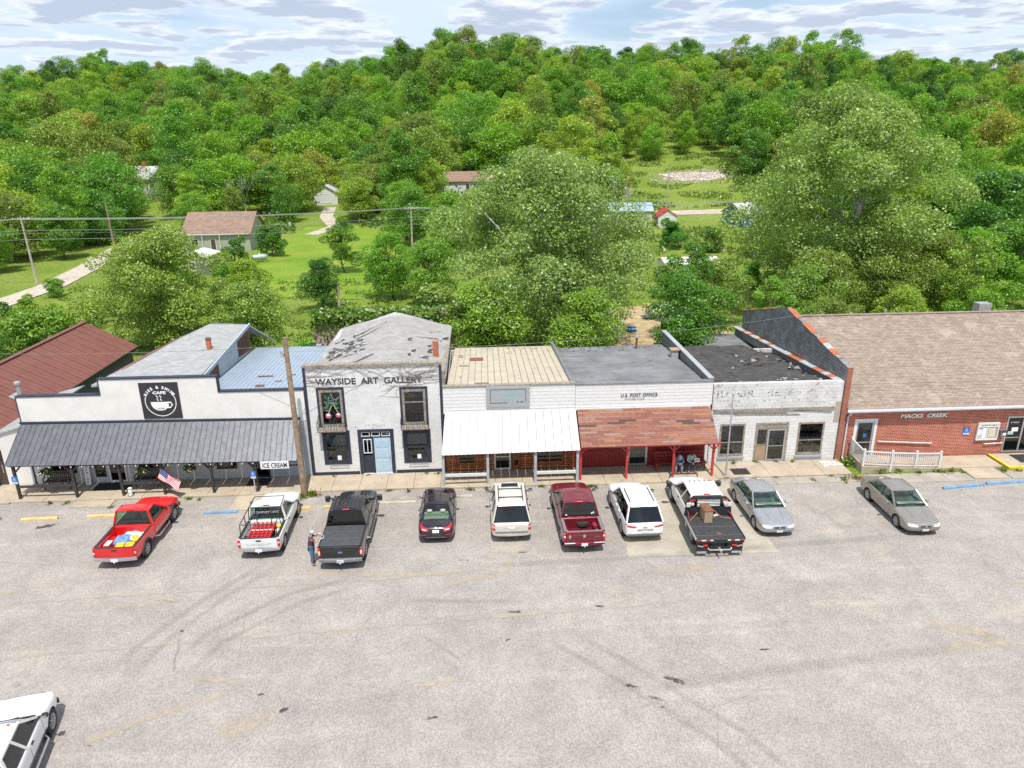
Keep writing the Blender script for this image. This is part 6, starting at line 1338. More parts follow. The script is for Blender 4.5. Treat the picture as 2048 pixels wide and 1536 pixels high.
def pickup(name, label, cat, loc, heading, mat, L=5.65, wb=3.38, W=2.0, H=1.85, cab='regular', r=.38, front_oh=.98, rear_bumper='chrome', belt=1.12, rails='plastic_black', bed=True, glass='auto_glass', rear='auto_glass_dark', arch=False, seats='seat_grey', rim='rim_grey', spokes=6, handle=True, tail=True):
	c = Car(name, label, cat, loc, R(heading), mat); w = W/2; fa, ra = wb/2, -wb/2; xf = fa+front_oh; xr = xf-L+.12
	cabL = {'regular': 1.55, 'extended': 2.05, 'crew': 2.45}[cab]; xc = fa-.62; xcr = xc-cabL-.25; zb = .42
	sts = [(xf, .52, .80, .82, .78*w, .72*w), (xf-.06, .45, .92, .95, .90*w, .86*w), (xf-.3, .42, 1.0, 1.06, .98*w, .93*w), (xf-.8, .42, 1.04, 1.12, w, .95*w), (xc+.05, .42, belt-.02, belt+.06, w, .95*w), (xc-.3, .42, belt, belt+.03, w, .96*w), ((xc+xcr)/2, .42, belt, belt+.02, w, .96*w), (xcr+.1, .42, belt, belt+.02, w, .96*w), (xcr+.02, .42, belt-.01, belt+.01, .99*w, .95*w), (xcr, .44, belt-.02, belt, .97*w, .93*w)]
	c.shell(sts, [fa], r, w, sub=2)
	x1 = xc-1.02; x2 = xcr+.20; xb = xcr+.05
	sp = {'regular': (), 'extended': (.66,), 'crew': (.52,)}[cab]; sxs = [xc-1.05] if cab == 'regular' else [xc-1.0, xc-1.9]
	seat = [(sxs[0], y, .5) for y in (-.4, .4)] + ([(sxs[1], 0, 1.35)] if len(sxs) > 1 else [])
	c.greenhouse(xc, x1, x2, xb, belt+.02, H, .93*w, .74*w, sp, glass, rear, 'body', .085, .12, seat, seats, .04, .12, .02)
	c.box((x2-.02, x2+.05, -.16, .16, H-.02, H+.025), 'tail_red', 'brake_light', .01)
	c.wheels([fa, ra], r, .26, w-.01, rim, spokes)
	# door seams, handles, mouldings
	xd0, xd1 = xc-.12, xcr+.12
	seams = [xd0, xd1]+([xc-1.25] if cab != 'regular' else [])
	for xs in seams: c.sides([(xs-.008, .52), (xs+.008, .52), (xs+.008, belt-.03), (xs-.008, belt-.03)], 'plastic_black', 'door_seam', .0025, 1, 6)
	for xs in ([xd1+.14] if cab == 'regular' else [xc-1.12, xd1+.14]): c.sides([(xs, belt-.16), (xs+.16, belt-.16), (xs+.16, belt-.11), (xs, belt-.11)], mat if mat != 'car_white' else 'plastic_black', 'door_handle', .03, 3, 2)
	c.sides([(xcr+.1, .50), (fa-.55, .50), (fa-.55, .46), (xcr+.1, .46)], 'plastic_black', 'sill_trim', .006, 8, 1)
	c.mirror(xc-.18, w-.04, belt+.04, 'plastic_black' if mat != 'car_red' else 'plastic_black')
	# front end
	c.patch([(-.62*w, .66), (.62*w, .66), (.62*w, .92), (-.62*w, .92)], 'x+', 'plastic_black', 'grille', .02, 8, 3)
	for sg in (1, -1): c.patch([(sg*.66*w, .70), (sg*.88*w, .70), (sg*.86*w, .90), (sg*.66*w, .90)], 'x+', 'lamp_clear', 'headlight', .02, 3, 3)
	c.bumper(xf-.1, .96*w, .42, .62, 'chrome', 'front_bumper', .2, .14, 1)
	for y in (-.45, .45): c.patch([(xf-.9, y-.006), (xc+.05, y-.006), (xc+.05, y+.006), (xf-.9, y+.006)], 'z', 'plastic_black', 'hood_crease', .002, 6, 1)
	for y in (-.35, .3): q = MB(); q.tube([(xc+.02, y, belt+.07), (xc-.1, y+.35, belt+.12)], .012, 4); c.add(q, 'wiper', 'plastic_black')
	c.xr, c.xcr, c.w, c.belt, c.xc, c.x1, c.x2, c.H, c.fa, c.ra, c.r, c.xf = xr, xcr, w, belt, xc, x1, x2, H, fa, ra, r, xf
	if not bed: return c
	# bed: outer sides, floor, front wall, tailgate
	b0, b1 = xr+.10, xcr-.035; zt = belt-.015; zf = .62; wi = w-.17
	for sg in (1, -1):
		prof = [(.93*w, .46), (w, .58), (w, .95), (.985*w, zt-.03), (.95*w, zt), (wi+.02, zt), (wi, zt-.03), (wi, zf-.05), (wi+.05, .46)]
		m = MB(); m.prism([(sg*p[0], p[1]) for p in prof], 'x', b0, b1)
		me = carve(m, [ra], r, w, 'bed_side', 0, mat, .14); link(bpy.data.objects.new('bed_side', me), c.t, True)
		q = MB(); q.lathe([(.02, sg*(w-.128)), (r+.06, sg*(w-.128)), (r+.066, sg*(w-.03))], 24, 'y', (ra, 0, r-.02)); c.add(q, 'wheel_well', 'plastic_black', None, 40, False)
		q = MB(); q.rbox(b0+.02, b1, sg*(w*.95) if sg < 0 else wi-.015, -(wi-.015) if sg < 0 else w*.95, zt+.003, zt+.028, .01); c.add(q, 'bed_rail', rails)
		q = MB(); q.rbox(ra-.48, ra+.48, min(sg*(wi-.22), sg*wi), max(sg*(wi-.22), sg*wi), zf, zf+.24, .06); c.add(q, 'wheel_hump', mat if mat in ('car_red', 'car_maroon') else 'bed_liner')
	fm = mat if mat in ('car_red', 'car_maroon') else 'bed_liner'
	q = MB(); q.box(b0+.06, b1-.02, -wi, wi, zf-.06, zf-.003); c.add(q, 'bed_floor', fm)
	for k in range(9): y = -wi+.1+k*(2*wi-.2)/8; q = MB(); q.rbox(b0+.07, b1-.05, y-.035, y+.035, zf-.002, zf+.014, .005); c.add(q, 'floor_rib', fm)
	q = MB(); q.rbox(b1-.045, b1, -wi, wi, zf, zt, .015); c.add(q, 'bulkhead', mat)
	tg = MB(); tg.rbox(b0-.045, b0+.03, -wi-.03, wi+.03, .60, zt, .02); tg = c.add(tg, 'tailgate', mat)
	q = MB(); q.rbox(b0-.05, b0+.035, -wi-.02, wi+.02, zt+.002, zt+.025, .01); c.add(q, 'gate_cap', rails, tg)
	if handle: q = MB(); q.rbox(b0-.06, b0-.043, -.12, .12, zt-.16, zt-.08, .01); c.add(q, 'gate_handle', 'plastic_black', tg)
	q = MB(); frame = [(-wi*.82, .70), (wi*.82, .70), (wi*.82, zt-.2), (-wi*.82, zt-.2)]; q.rbox(b0-.05, b0-.043, -wi*.85, wi*.85, .69, .705, .002); q.rbox(b0-.05, b0-.043, -wi*.85, wi*.85, zt-.2, zt-.188, .002); c.add(q, 'gate_crease', mat, tg)
	if tail:
		for sg in (1, -1):
			q = MB(); y0, y1 = sorted((sg*(wi+.035), sg*(w-.008))); q.rbox(b0-.04, b0+.14, y0, y1, zt-.52, zt-.06, .03); o = c.add(q, 'tail_light', 'tail_red'); q = MB(); q.rbox(b0-.046, b0-.038, y0+.015, y1-.02, zt-.30, zt-.20, .003); c.add(q, 'reverse_lamp', 'lamp_clear', o)
	c.bumper(b0-.02, .96*w, .46, .64, rear_bumper, 'rear_bumper', .17, .08); c.plate(b0-.185, .47); q = MB(); q.box(b0-.1, b0+.1, -.05, .05, .38, .46); q.cyl((b0-.22, 0, .42), (b0-.1, 0, .42), .03, n=8); q.lathe([(0, .44), (.035, .46), (.035, .5), (0, .53)], 8, 'z', (b0-.24, 0, 0)); c.add(q, 'tow_hitch', 'galvanised')
	q = MB(); q.box(xr+.3, fa+.5, -.42, -.34, .34, .5); q.box(xr+.3, fa+.5, .34, .42, .34, .5); q.cyl((ra, -w+.25, r), (ra, w-.25, r), .06, n=8); q.cyl((fa, -w+.25, r), (fa, w-.25, r), .05, n=8); c.add(q, 'chassis', 'plastic_black')
	c.b0, c.b1, c.zt, c.zf, c.wi = b0, b1, zt, zf, wi
	return c
def car_sedan(name, label, loc, heading, mat, L=5.08, wb=2.85, W=1.87, H=1.45, r=.325, glass='auto_glass_green', rear='auto_glass_green', seats='seat_beige', rim='rim_grey', sporty=False, front_oh=1.05):
	c = Car(name, label, 'car', loc, R(heading), mat); w = W/2; fa, ra = wb/2, -wb/2; xf = fa+front_oh; xr = xf-L; xc = fa-.42; xb = ra-.28; belt = .93 if not sporty else .95
	sts = [(xf, .36, .56, .58, .60*w, .52*w), (xf-.05, .28, .64, .66, .78*w, .72*w), (xf-.22, .22, .70, .73, .93*w, .86*w), (xf-.55, .2, .75, .82, .99*w, .92*w), (fa, .2, .82, .90, w, .93*w), (xc+.1, .2, .90, .97, w, .93*w), (xc-.4, .2, belt, .97, w, .93*w), (0, .2, belt+.01, .97, w, .93*w), (xb+.35, .2, belt+.02, .99, w, .93*w), (xb-.05, .2, belt+.01, 1.0, .995*w, .91*w), (xr+.35, .24, .90, .97, .96*w, .86*w), (xr+.10, .30, .84, .92, .88*w, .80*w), (xr+.02, .36, .74, .80, .80*w, .74*w), (xr, .42, .62, .66, .70*w, .64*w)]
	c.shell(sts, [fa, ra], r, w)
	c.greenhouse(xc, xc-.80, xb+.72, xb, .95, H, .89*w, .66*w, (.47,) if not sporty else (.45,), glass, rear, None, .07, .10, [(xc-1.12, -.38, .5), (xc-1.12, .38, .5), (xb+.42, 0, 1.2)], seats, .05, .18, .14, zbr=.985)
	c.wheels([fa, ra], r, .21, w-.015, rim, 7 if not sporty else 5, .68)
	for xs in (xc-.28, xc-1.35, xb+.62): c.sides([(xs-.006, .34), (xs+.006, .34), (xs+.006, .90), (xs-.006, .90)], 'plastic_black', 'door_seam', .0025, 1, 6)
	for xs in (xc-1.25, xb+.72): c.sides([(xs, .78), (xs+.16, .78), (xs+.16, .82), (xs, .82)], mat, 'door_handle', .03, 3, 2)
	c.sides([(ra+.5, .48), (fa-.5, .48), (fa-.5, .53), (ra+.5, .53)], mat, 'side_moulding', .012, 8, 1)
	c.mirror(xc-.36, w-.06, .93, mat, (.07, .17, .13))
	c.xf, c.xr, c.w, c.fa, c.ra, c.xc, c.xb, c.belt = xf, xr, w, fa, ra, xc, xb, belt
	for y in (-.42, .42): c.patch([(xf-.45, y*.8-.005), (xc+.12, y-.005), (xc+.12, y+.005), (xf-.45, y*.8+.005)], 'z', 'plastic_black', 'hood_crease', .002, 8, 1)
	c.patch([(xb-.12, -.70*w), (xb-.12, .70*w), (xb-.128, .70*w), (xb-.128, -.70*w)], 'z', 'plastic_black', 'boot_seam', .002, 8, 1)
	return c
def car_suv(name, label, loc, heading, mat, L=5.13, wb=2.95, W=2.0, H=1.92, r=.39, belt=1.12, front_oh=1.02, slope=.32, glass='auto_glass_dark', rails='plastic_black', rim='rim_grey', sunroof=False, crossbars=False, seatm='seat_grey'):
	c = Car(name, label, 'car', loc, R(heading), mat); w = W/2; fa, ra = wb/2, -wb/2; xf = fa+front_oh; xr = xf-L; xc = fa-.52; xb = xr+.16
	sts = [(xf, .48, .76, .78, .66*w, .60*w), (xf-.06, .36, .86, .88, .82*w, .78*w), (xf-.25, .28, .94, .98, .95*w, .88*w), (xf-.7, .26, 1.0, 1.08, w, .93*w), (xc+.05, .26, belt-.03, belt+.04, w, .95*w), (xc-.4, .26, belt, belt+.02, w, .95*w), (0, .26, belt, belt+.02, w, .95*w), (ra, .26, belt, belt+.02, w, .95*w), (xr+.3, .3, belt, belt+.02, .99*w, .94*w), (xr+.10, .36, belt-.02, belt, .95*w, .90*w), (xr+.03, .40, belt-.08, belt-.04, .90*w, .85*w), (xr, .46, belt-.22, belt-.18, .84*w, .80*w)]
	c.shell(sts, [fa, ra], r, w)
	c.greenhouse(xc, xc-.85, xb+slope, xb, belt+.01, H, .92*w, .72*w, (.33, .66), 'auto_glass', glass, 'dark', .08, .14, [(xc-1.15, -.42, .52), (xc-1.15, .42, .52), (xc-2.1, 0, 1.3)], seatm, .05, .16, .05)
	c.wheels([fa, ra], r, .25, w-.012, rim, 6, .66)
	for xs in (xc-.3, xc-1.4, ra+.42): c.sides([(xs-.007, .42), (xs+.007, .42), (xs+.007, belt-.04), (xs-.007, belt-.04)], 'plastic_black', 'door_seam', .0025, 1, 6)
	for xs in (xc-1.3, ra+.52): c.sides([(xs, belt-.16), (xs+.18, belt-.16), (xs+.18, belt-.11), (xs, belt-.11)], mat, 'door_handle', .03, 3, 2)
	c.mirror(xc-.3, w-.05, belt+.0, 'plastic_black', (.09, .2, .17))
	x1, x2 = xc-.85, xb+slope
	for sg in (1, -1):
		q = MB(); q.tube([(x1-.25, sg*.60*w, H+.0), (x1-.35, sg*.60*w, H+.06), (x2+.45, sg*.60*w, H+.06), (x2+.3, sg*.60*w, H+.0)], .022, 6); c.add(q, 'roof_rail', rails)
	if crossbars:
		for x in (x1-.75, x1-1.65): q = MB(); q.bar((x, -.60*w, H+.065), (x, .60*w, H+.065), .05, .03); c.add(q, 'crossbar', rails)
	if sunroof: q = MB(); q.rbox(x1-.52, x1-.12, -.42, .42, H+.02, H+.055, .01); c.add(q, 'sunroof', 'auto_glass_dark'); 
	c.xf, c.xr, c.w, c.fa, c.ra, c.xc, c.xb, c.belt, c.x1, c.x2, c.H = xf, xr, w, fa, ra, xc, xb, belt, x1, x2, H
	q = MB(); q.rbox(x2-.12, x2+.06, -.66*w, .66*w, H-.055, H-.005, .02); c.add(q, 'spoiler', mat); c.box((x2-.13, x2-.08, -.22, .22, H-.05, H-.02), 'tail_red', 'brake_light', .005)
	return c
# ------------------------------------------------------------------ the vehicles in the lot
def red_pickup():
	c = pickup('pickup_truck', 'bright red regular-cab pickup with loaded open bed', 'pickup truck', (-17.02, 32.74, 0), 90.4, 'car_red', 5.64, 3.38, 2.0, 1.86, 'regular', .39, glass='auto_glass_green', rear='auto_glass_green', seats='seat_grey')
	for ax in (c.fa, c.ra):
		for sg in (1, -1):
			q = MB(); n = 14; P = [[(ax+rr*math.cos(math.pi*k/n), sg*(c.w+o), c.r-.02+rr*math.sin(math.pi*k/n)) for k in range(n+1)] for rr, o in ((c.r+.06, .0), (c.r+.07, .045), (c.r+.15, .035), (c.r+.17, -.02))]; q.grid(P); c.add(q, 'fender_flare', 'plastic_black', None, 50, False)
	for sg in (1, -1): q = MB(); q.tube([(c.fa-.7, sg*(c.w-.08), .42), (c.fa-.85, sg*(c.w+.04), .36), (c.xcr+.3, sg*(c.w+.04), .36), (c.xcr+.12, sg*(c.w-.08), .42)], .04, 8); c.add(q, 'side_step', 'chrome', None, 50)
	c.sides([(c.xcr+.1, .72), (c.fa-.55, .72), (c.fa-.55, .76), (c.xcr+.1, .76)], 'chrome', 'side_moulding', .008, 8, 1)
	return c
def white_pickup():
	c = pickup('pickup_truck', 'white pickup with black tube rack over its bed', 'pickup truck', (-10.6, 32.9, 0), 91.2, 'car_white', 5.3, 3.2, 1.98, 1.82, 'regular', .37, glass='auto_glass_green', rear='auto_glass_green')
	r = .022; zt = c.zt; q = MB()
	for sg in (1, -1):
		y = sg*(c.wi+.02); q.tube([(c.b0+.15, y, zt), (c.b0+.2, y, zt+.62), (c.b1-.1, y*.9, c.H+.08), (c.x1+.15, y*.86, c.H+.12)], r, 6); q.tube([(c.b1-.1, y, zt), (c.b1-.1, y*.9, c.H+.08)], r, 6); q.tube([(c.b0+1.1, y, zt), (c.b0+.9, y*.96, zt+.72)], r, 6)
	for (x, z, k) in ((c.b0+.2, zt+.62, 1), (c.b1-.1, c.H+.08, .9), (c.x1+.15, c.H+.12, .86)): q.tube([(x, -(c.wi+.02)*k, z), (x, (c.wi+.02)*k, z)], r, 6)
	for y in (-.25, .45): q.tube([(c.b1-.1, y, c.H+.06), (c.b1-.1, y, zt-.3)], r*.8, 6)
	c.add(q, 'bed_rack', 'black_trim', None, 50)
	text_mesh('tailgate_lettering', 'CHEVROLET', .14, 'sign_grey', c.t, (c.b0-.049, c.wi*.72, .74), (0, -1, 0), (0, 0, 1), width=c.wi*1.44, depth=.006, local=True)
	text_mesh('window_lettering', 'COMPLETE SVC', .13, 'sign_white', c.t, (c.xcr+.02, .62, c.belt+.38), (0, -1, 0), (.15, 0, 1), width=1.24, depth=.004, local=True, bold=.003)
	return c
def black_pickup():
	c = pickup('pickup_truck', 'black crew-cab pickup with folding black bed cover and towing mirrors', 'pickup truck', (-6.54, 32.32, 0), 90., 'car_black', 6.35, 4.1, 2.05, 2.0, 'crew', .42, front_oh=.98, rear_bumper='plastic_grey', belt=1.24, rear='auto_glass_dark')
	n = 3; x = c.b0; L = (c.b1-c.b0)/n
	for k in range(n): q = MB(); q.rbox(x+k*L+.008, x+(k+1)*L-.008, -c.wi-.06, c.wi+.06, c.zt+.03, c.zt+.062, .012); c.add(q, 'bed_cover', 'tonneau')
	for k in range(3): q = MB(); q.rbox(c.b0+.02, c.b1-.02, -.01+.0, .01, c.zt+.063, c.zt+.066, .001)
	for sg in (1, -1):
		q = MB(); q.rbox(c.xc-.3, c.xc-.14, min(sg*(c.w+.16), sg*(c.w+.42)), max(sg*(c.w+.16), sg*(c.w+.42)), c.belt+.0, c.belt+.34, .05); o = c.add(q, 'tow_mirror', 'plastic_black'); q = MB(); q.bar((c.xc-.2, sg*(c.w-.05), c.belt+.1), (c.xc-.2, sg*(c.w+.2), c.belt+.12), .06, .1); c.add(q, 'mirror_arm', 'plastic_black', o)
	q = MB(); n = 16; q.prism([(.11*math.cos(2*math.pi*k/n), .93+.045*math.sin(2*math.pi*k/n)) for k in range(n)], 'x', c.b0-.056, c.b0-.044); c.add(q, 'oval_badge', 'chrome'); q = MB(); q.prism([(.09*math.cos(2*math.pi*k/n), .93+.033*math.sin(2*math.pi*k/n)) for k in range(n)], 'x', c.b0-.06, c.b0-.0565); c.add(q, 'badge_face', 'sign_blue')
	for sg in (1, -1): q = MB(); q.rbox(c.b0-.047, c.b0-.041, min(sg*(c.wi+.05), sg*(c.w-.03)), max(sg*(c.wi+.05), sg*(c.w-.03)), c.zt-.40, c.zt-.2, .002); c.add(q, 'reverse_lamp', 'lamp_clear')
	for sg in (1, -1): q = MB(); q.rbox(c.xcr+.2, c.fa-.6, min(sg*(c.w-.1), sg*(c.w+.06)), max(sg*(c.w-.1), sg*(c.w+.06)), .40, .45, .015); c.add(q, 'side_step', 'chrome')
	for k in range(7): y = -.6+k*.2; q = MB(); q.rbox(c.x2+.1, c.x1-.1, y-.025, y+.025, c.H+.02+.03*(1-(y/.7)**2)-.01, c.H+.034+.03*(1-(y/.7)**2)-.01, .006); c.add(q, 'roof_rib', 'car_black', c.roof)
	text_mesh('plate_lettering', '5BZ 914', .1, 'ink_dark', c.t, (c.b0-.196, .13, .51), (0, -1, 0), (0, 0, 1), width=.26, depth=.003, local=True)
def maroon_pickup():
	c = pickup('pickup_truck', 'maroon crew-cab pickup carrying a loose spare tyre in its bed', 'pickup truck', (4.78, 32.75, 0), 91.0, 'car_maroon', 5.82, 3.6, 2.02, 1.9, 'crew', .4, front_oh=.95, rear_bumper='car_maroon', belt=1.18, rails='plastic_grey', glass='auto_glass', rear='auto_glass', seats='seat_grey')
	for y in (-.28, .12):
		for k in range(3): q = MB(); q.rbox(c.xcr+.42, c.xcr+.52, y+k*.09-.03, y+k*.09+.05, c.belt+.1, c.belt+.42-.06*abs(k-1), .03); c.add(q, 'red_cushion', 'seat_red')
	for sg in (1, -1): q = MB(); q.rbox(c.b0-.2, c.b0-.1, min(sg*.45, sg*.95), max(sg*.45, sg*.95), .60, .655, .01); c.add(q, 'chrome_pad', 'chrome')
	m = MB(); m.prism([(-.06, 1.02), (.06, 1.02), (.075, .95), (.04, .86), (0, .83), (-.04, .86), (-.075, .95)], 'x', c.b0-.055, c.b0-.044); c.add(m, 'shield_badge', 'chrome'); m = MB(); m.tube([(c.b0-.05, .74, .9), (c.b0-.05, .68, .82), (c.b0-.05, .65, .93), (c.b0-.05, .69, .99), (c.b0-.05, .73, .93), (c.b0-.05, .68, .8)][:5], .014, 5); c.add(m, 'ribbon_sticker', 'sign_white')
	text_mesh('tailgate_lettering', 'BIG HORN', .06, 'chrome', c.t, (c.b0-.05, -.48, .86), (0, -1, 0), (0, 0, 1), width=.3, depth=.006, local=True)
	for (y, z) in ((-.66, .2), (-.58, .16), (.68, .12)): q = MB(); q.lathe([(0, -.003), (.05, -.003), (.05, .003), (0, .003)], 10, 'x', (c.xcr+.03, y, c.belt+z)); c.add(q, 'window_sticker', 'sign_white')
def corner_pickup():
	h = R(103); fwd = Vector((math.cos(h), math.sin(h), 0)); right = Vector((math.sin(h), -math.cos(h), 0)); fr = Vector((-14.66, 20.15, 0)); W = 2.03; wb = 3.9; ctr = fr-right*(W/2-.03)-fwd*wb/2
	c = pickup('pickup_truck', 'white crew-cab pickup entering at the bottom left corner', 'pickup truck', tuple(ctr), 103, 'car_white', 6.1, wb, W, 1.95, 'crew', .41, belt=1.22, glass='auto_glass_dark', rear='auto_glass_dark', spokes=8)
	for y in (-.55, -.2, .2, .55): q = MB(); q.rbox(c.x1-.14, c.x1-.08, y-.04, y+.04, c.H+.035, c.H+.062, .01); c.add(q, 'clearance_light', 'tail_red')
	for sg in (1, -1): q = MB(); q.tube([(c.fa-.65, sg*(c.w-.08), .42), (c.fa-.8, sg*(c.w+.07), .38), (c.xcr+.3, sg*(c.w+.07), .38), (c.xcr+.12, sg*(c.w-.08), .42)], .045, 8); c.add(q, 'side_step', 'chrome', None, 50)
	c.sides([(c.xcr+.1, .58), (c.fa-.55, .58), (c.fa-.55, .66), (c.xcr+.1, .66)], 'plastic_grey', 'side_moulding', .01, 8, 1)
red_pickup(); white_pickup(); black_pickup(); maroon_pickup(); corner_pickup()
def black_sedan():
	c = car_sedan('sedan', 'dark plum-black sedan with cream seats behind the rear window', (-2.27, 33.52, 0), 90, 'car_plum_black', 4.85, 2.8, 1.83, 1.46, .33, 'auto_glass_green', 'auto_glass_green', 'seat_beige', 'rim_grey', True, 1.0)
	q = MB(); q.rbox(c.xb+.02, c.xb+.42, -.62, .62, .96, 1.0, .02); c.add(q, 'parcel_shelf', 'seat_beige')
	for sg in (1, -1): c.patch([(sg*.40*c.w, .72), (sg*.93*c.w, .80), (sg*.90*c.w, .92), (sg*.42*c.w, .86)], 'x-', 'tail_red', 'tail_light', .012, 8, 4); c.patch([(sg*.50*c.w, .775), (sg*.72*c.w, .80), (sg*.72*c.w, .84), (sg*.50*c.w, .82)], 'x-', 'lamp_clear', 'reverse_lamp', .018, 4, 2)
	c.patch([(-.16, .66), (.16, .66), (.16, .80), (-.16, .80)], 'x-', 'plate_white', 'licence_plate', .015, 3, 2); c.patch([(-.06, .87), (.06, .87), (.06, .91), (-.06, .91)], 'x-', 'chrome', 'oval_badge', .012, 3, 2)
	c.patch([(-.75*c.w, .42), (.75*c.w, .42), (.72*c.w, .50), (-.72*c.w, .50)], 'x-', 'plastic_black', 'lower_valance', .01, 8, 2)
	for sg in (1, -1): c.patch([(sg*.5*c.w, .53), (sg*.8*c.w, .54), (sg*.8*c.w, .57), (sg*.5*c.w, .56)], 'x-', 'tail_red', 'reflector', .012, 4, 1)
	c.patch([(-.5*c.w, .41), (.5*c.w, .41), (.5*c.w, .425), (-.5*c.w, .425)], 'x-', 'chrome', 'chrome_strip', .016, 6, 1)
	q = MB(); q.rbox(-.1, .45, -.5, .5, 1.452, 1.468, .006); c.add(q, 'glass_roof', 'auto_glass_dark'); q = MB(); q.bar((c.xb+.7, .01, 1.45), (c.xb+.78, 0, 1.5), .03, .03); c.add(q, 'aerial', 'plastic_black')
	return c
black_sedan()
def buick(label, loc, heading, mat):
	c = car_sedan('sedan', label, loc, heading, mat, 5.08, 2.88, 1.87, 1.45, .325, 'auto_glass_green', 'auto_glass_green', 'seat_beige', 'rim_grey')
	for sg in (1, -1): c.patch([(sg*.42*c.w, .54), (sg*.86*c.w, .55), (sg*.84*c.w, .67), (sg*.42*c.w, .64)], 'x+', 'lamp_clear', 'headlight', .012, 8, 4); c.patch([(sg*.86*c.w, .56), (sg*.90*c.w, .57), (sg*.88*c.w, .64), (sg*.85*c.w, .64)], 'x+', 'lamp_amber', 'indicator', .016, 3, 3)
	n = 18; m = MB(); sx = c.xf
	c.patch([(-.36*c.w, .52), (.36*c.w, .52), (.32*c.w, .64), (-.32*c.w, .64)], 'x+', 'chrome', 'grille_surround', .014, 8, 4); g = c.patch([(-.31*c.w, .535), (.31*c.w, .535), (.28*c.w, .625), (-.28*c.w, .625)], 'x+', 'plastic_black', 'grille', .024, 8, 4)
	for k in range(11): y = -.26+k*.052; c.patch([(y-.006, .54), (y+.006, .54), (y+.006, .62), (y-.006, .62)], 'x+', 'plastic_grey', 'grille_bar', .03, 1, 2, g)
	h = c.bv.ray_cast(Vector((9, 0, .585)), Vector((-1, 0, 0)))[0]; q = MB(); q.lathe([(0, .05), (.05, .045), (.05, .03)], 14, 'x', (h.x, 0, .585)); c.add(q, 'round_badge', 'chrome')
	c.patch([(-.95*c.w, .44), (.95*c.w, .44), (.95*c.w, .49), (-.95*c.w, .49)], 'x+', mat, 'bumper_strip', .03, 14, 2); c.patch([(-.155, .32), (.155, .32), (.155, .45), (-.155, .45)], 'x+', 'plate_white', 'licence_plate', .035, 3, 2); c.patch([(-.6*c.w, .26), (.6*c.w, .26), (.6*c.w, .31), (-.6*c.w, .31)], 'x+', 'plastic_black', 'air_intake', .01, 8, 2)
	for sg in (1, -1): c.patch([(sg*.35*c.w, .70), (sg*.85*c.w, .70), (sg*.85*c.w, .82), (sg*.35*c.w, .82)], 'x-', 'tail_red', 'tail_light', .012, 8, 4)
	for y in (-.5, .15): q = MB(); q.tube([(c.xc+.06, y, .985), (c.xc+.0, y+.5, 1.01)], .012, 4); c.add(q, 'wiper', 'plastic_black')
	q = MB(); q.lathe([(.17, -.012), (.185, 0), (.17, .012), (.155, 0)], 18, 'x', (c.xc-.5, .38, 1.06), True); c.add(q, 'steering_wheel', 'seat_grey', None, 50); q = MB(); q.box(c.xc-.30, c.xc-.06, -.66, .66, .985, 1.045); c.add(q, 'dash_top', 'seat_beige')
	return c
buick('silver sedan parked nose out beside the flatbed truck', (14.6, 33.02, 0), -90, 'car_silver')
buick('tan sedan parked nose out before the white ramp railing', (21.8, 32.65, 0), -91, 'car_tan')
def cream_suv():
	c = car_suv('suv', 'cream full-size SUV with roof crossbars and dark tailgate glass', (1.45, 33.55, 0), 89.6, 'car_cream', 5.13, 2.95, 2.0, 1.92, .39, sunroof=True, crossbars=True)
	for sg in (1, -1): c.patch([(sg*.80*c.w, .74), (sg*.99*c.w, .74), (sg*.97*c.w, 1.10), (sg*.82*c.w, 1.10)], 'x-', 'tail_red', 'tail_light', .014, 5, 6); c.patch([(sg*.84*c.w, .88), (sg*.95*c.w, .88), (sg*.94*c.w, .96), (sg*.84*c.w, .96)], 'x-', 'lamp_clear', 'reverse_lamp', .02, 3, 2)
	c.patch([(-.36, .86), (.36, .86), (.36, .98), (-.36, .98)], 'x-', 'car_cream', 'plate_recess', .012, 4, 2); c.patch([(-.16, .84), (.16, .84), (.16, .96), (-.16, .96)], 'x-', 'plate_white', 'licence_plate', .018, 3, 2); c.patch([(-.1, .96), (.1, .96), (.07, 1.0), (-.07, 1.0)], 'x-', 'stop_yellow', 'bow_badge', .02, 3, 2)
	c.patch([(-.82*c.w, .62), (.82*c.w, .62), (.82*c.w, .68), (-.82*c.w, .68)], 'x-', 'plastic_grey', 'step_pad', .03, 10, 2); c.patch([(-.3*c.w, .42), (.3*c.w, .42), (.3*c.w, .55), (-.3*c.w, .55)], 'x-', 'car_cream', 'bumper_centre', .02, 6, 2)
	q = MB(); q.tube([(c.xb-.06, -.1, c.belt+.05), (c.xb+.02, -.75, c.belt+.08)], .012, 4); c.add(q, 'rear_wiper', 'plastic_black')
cream_suv()
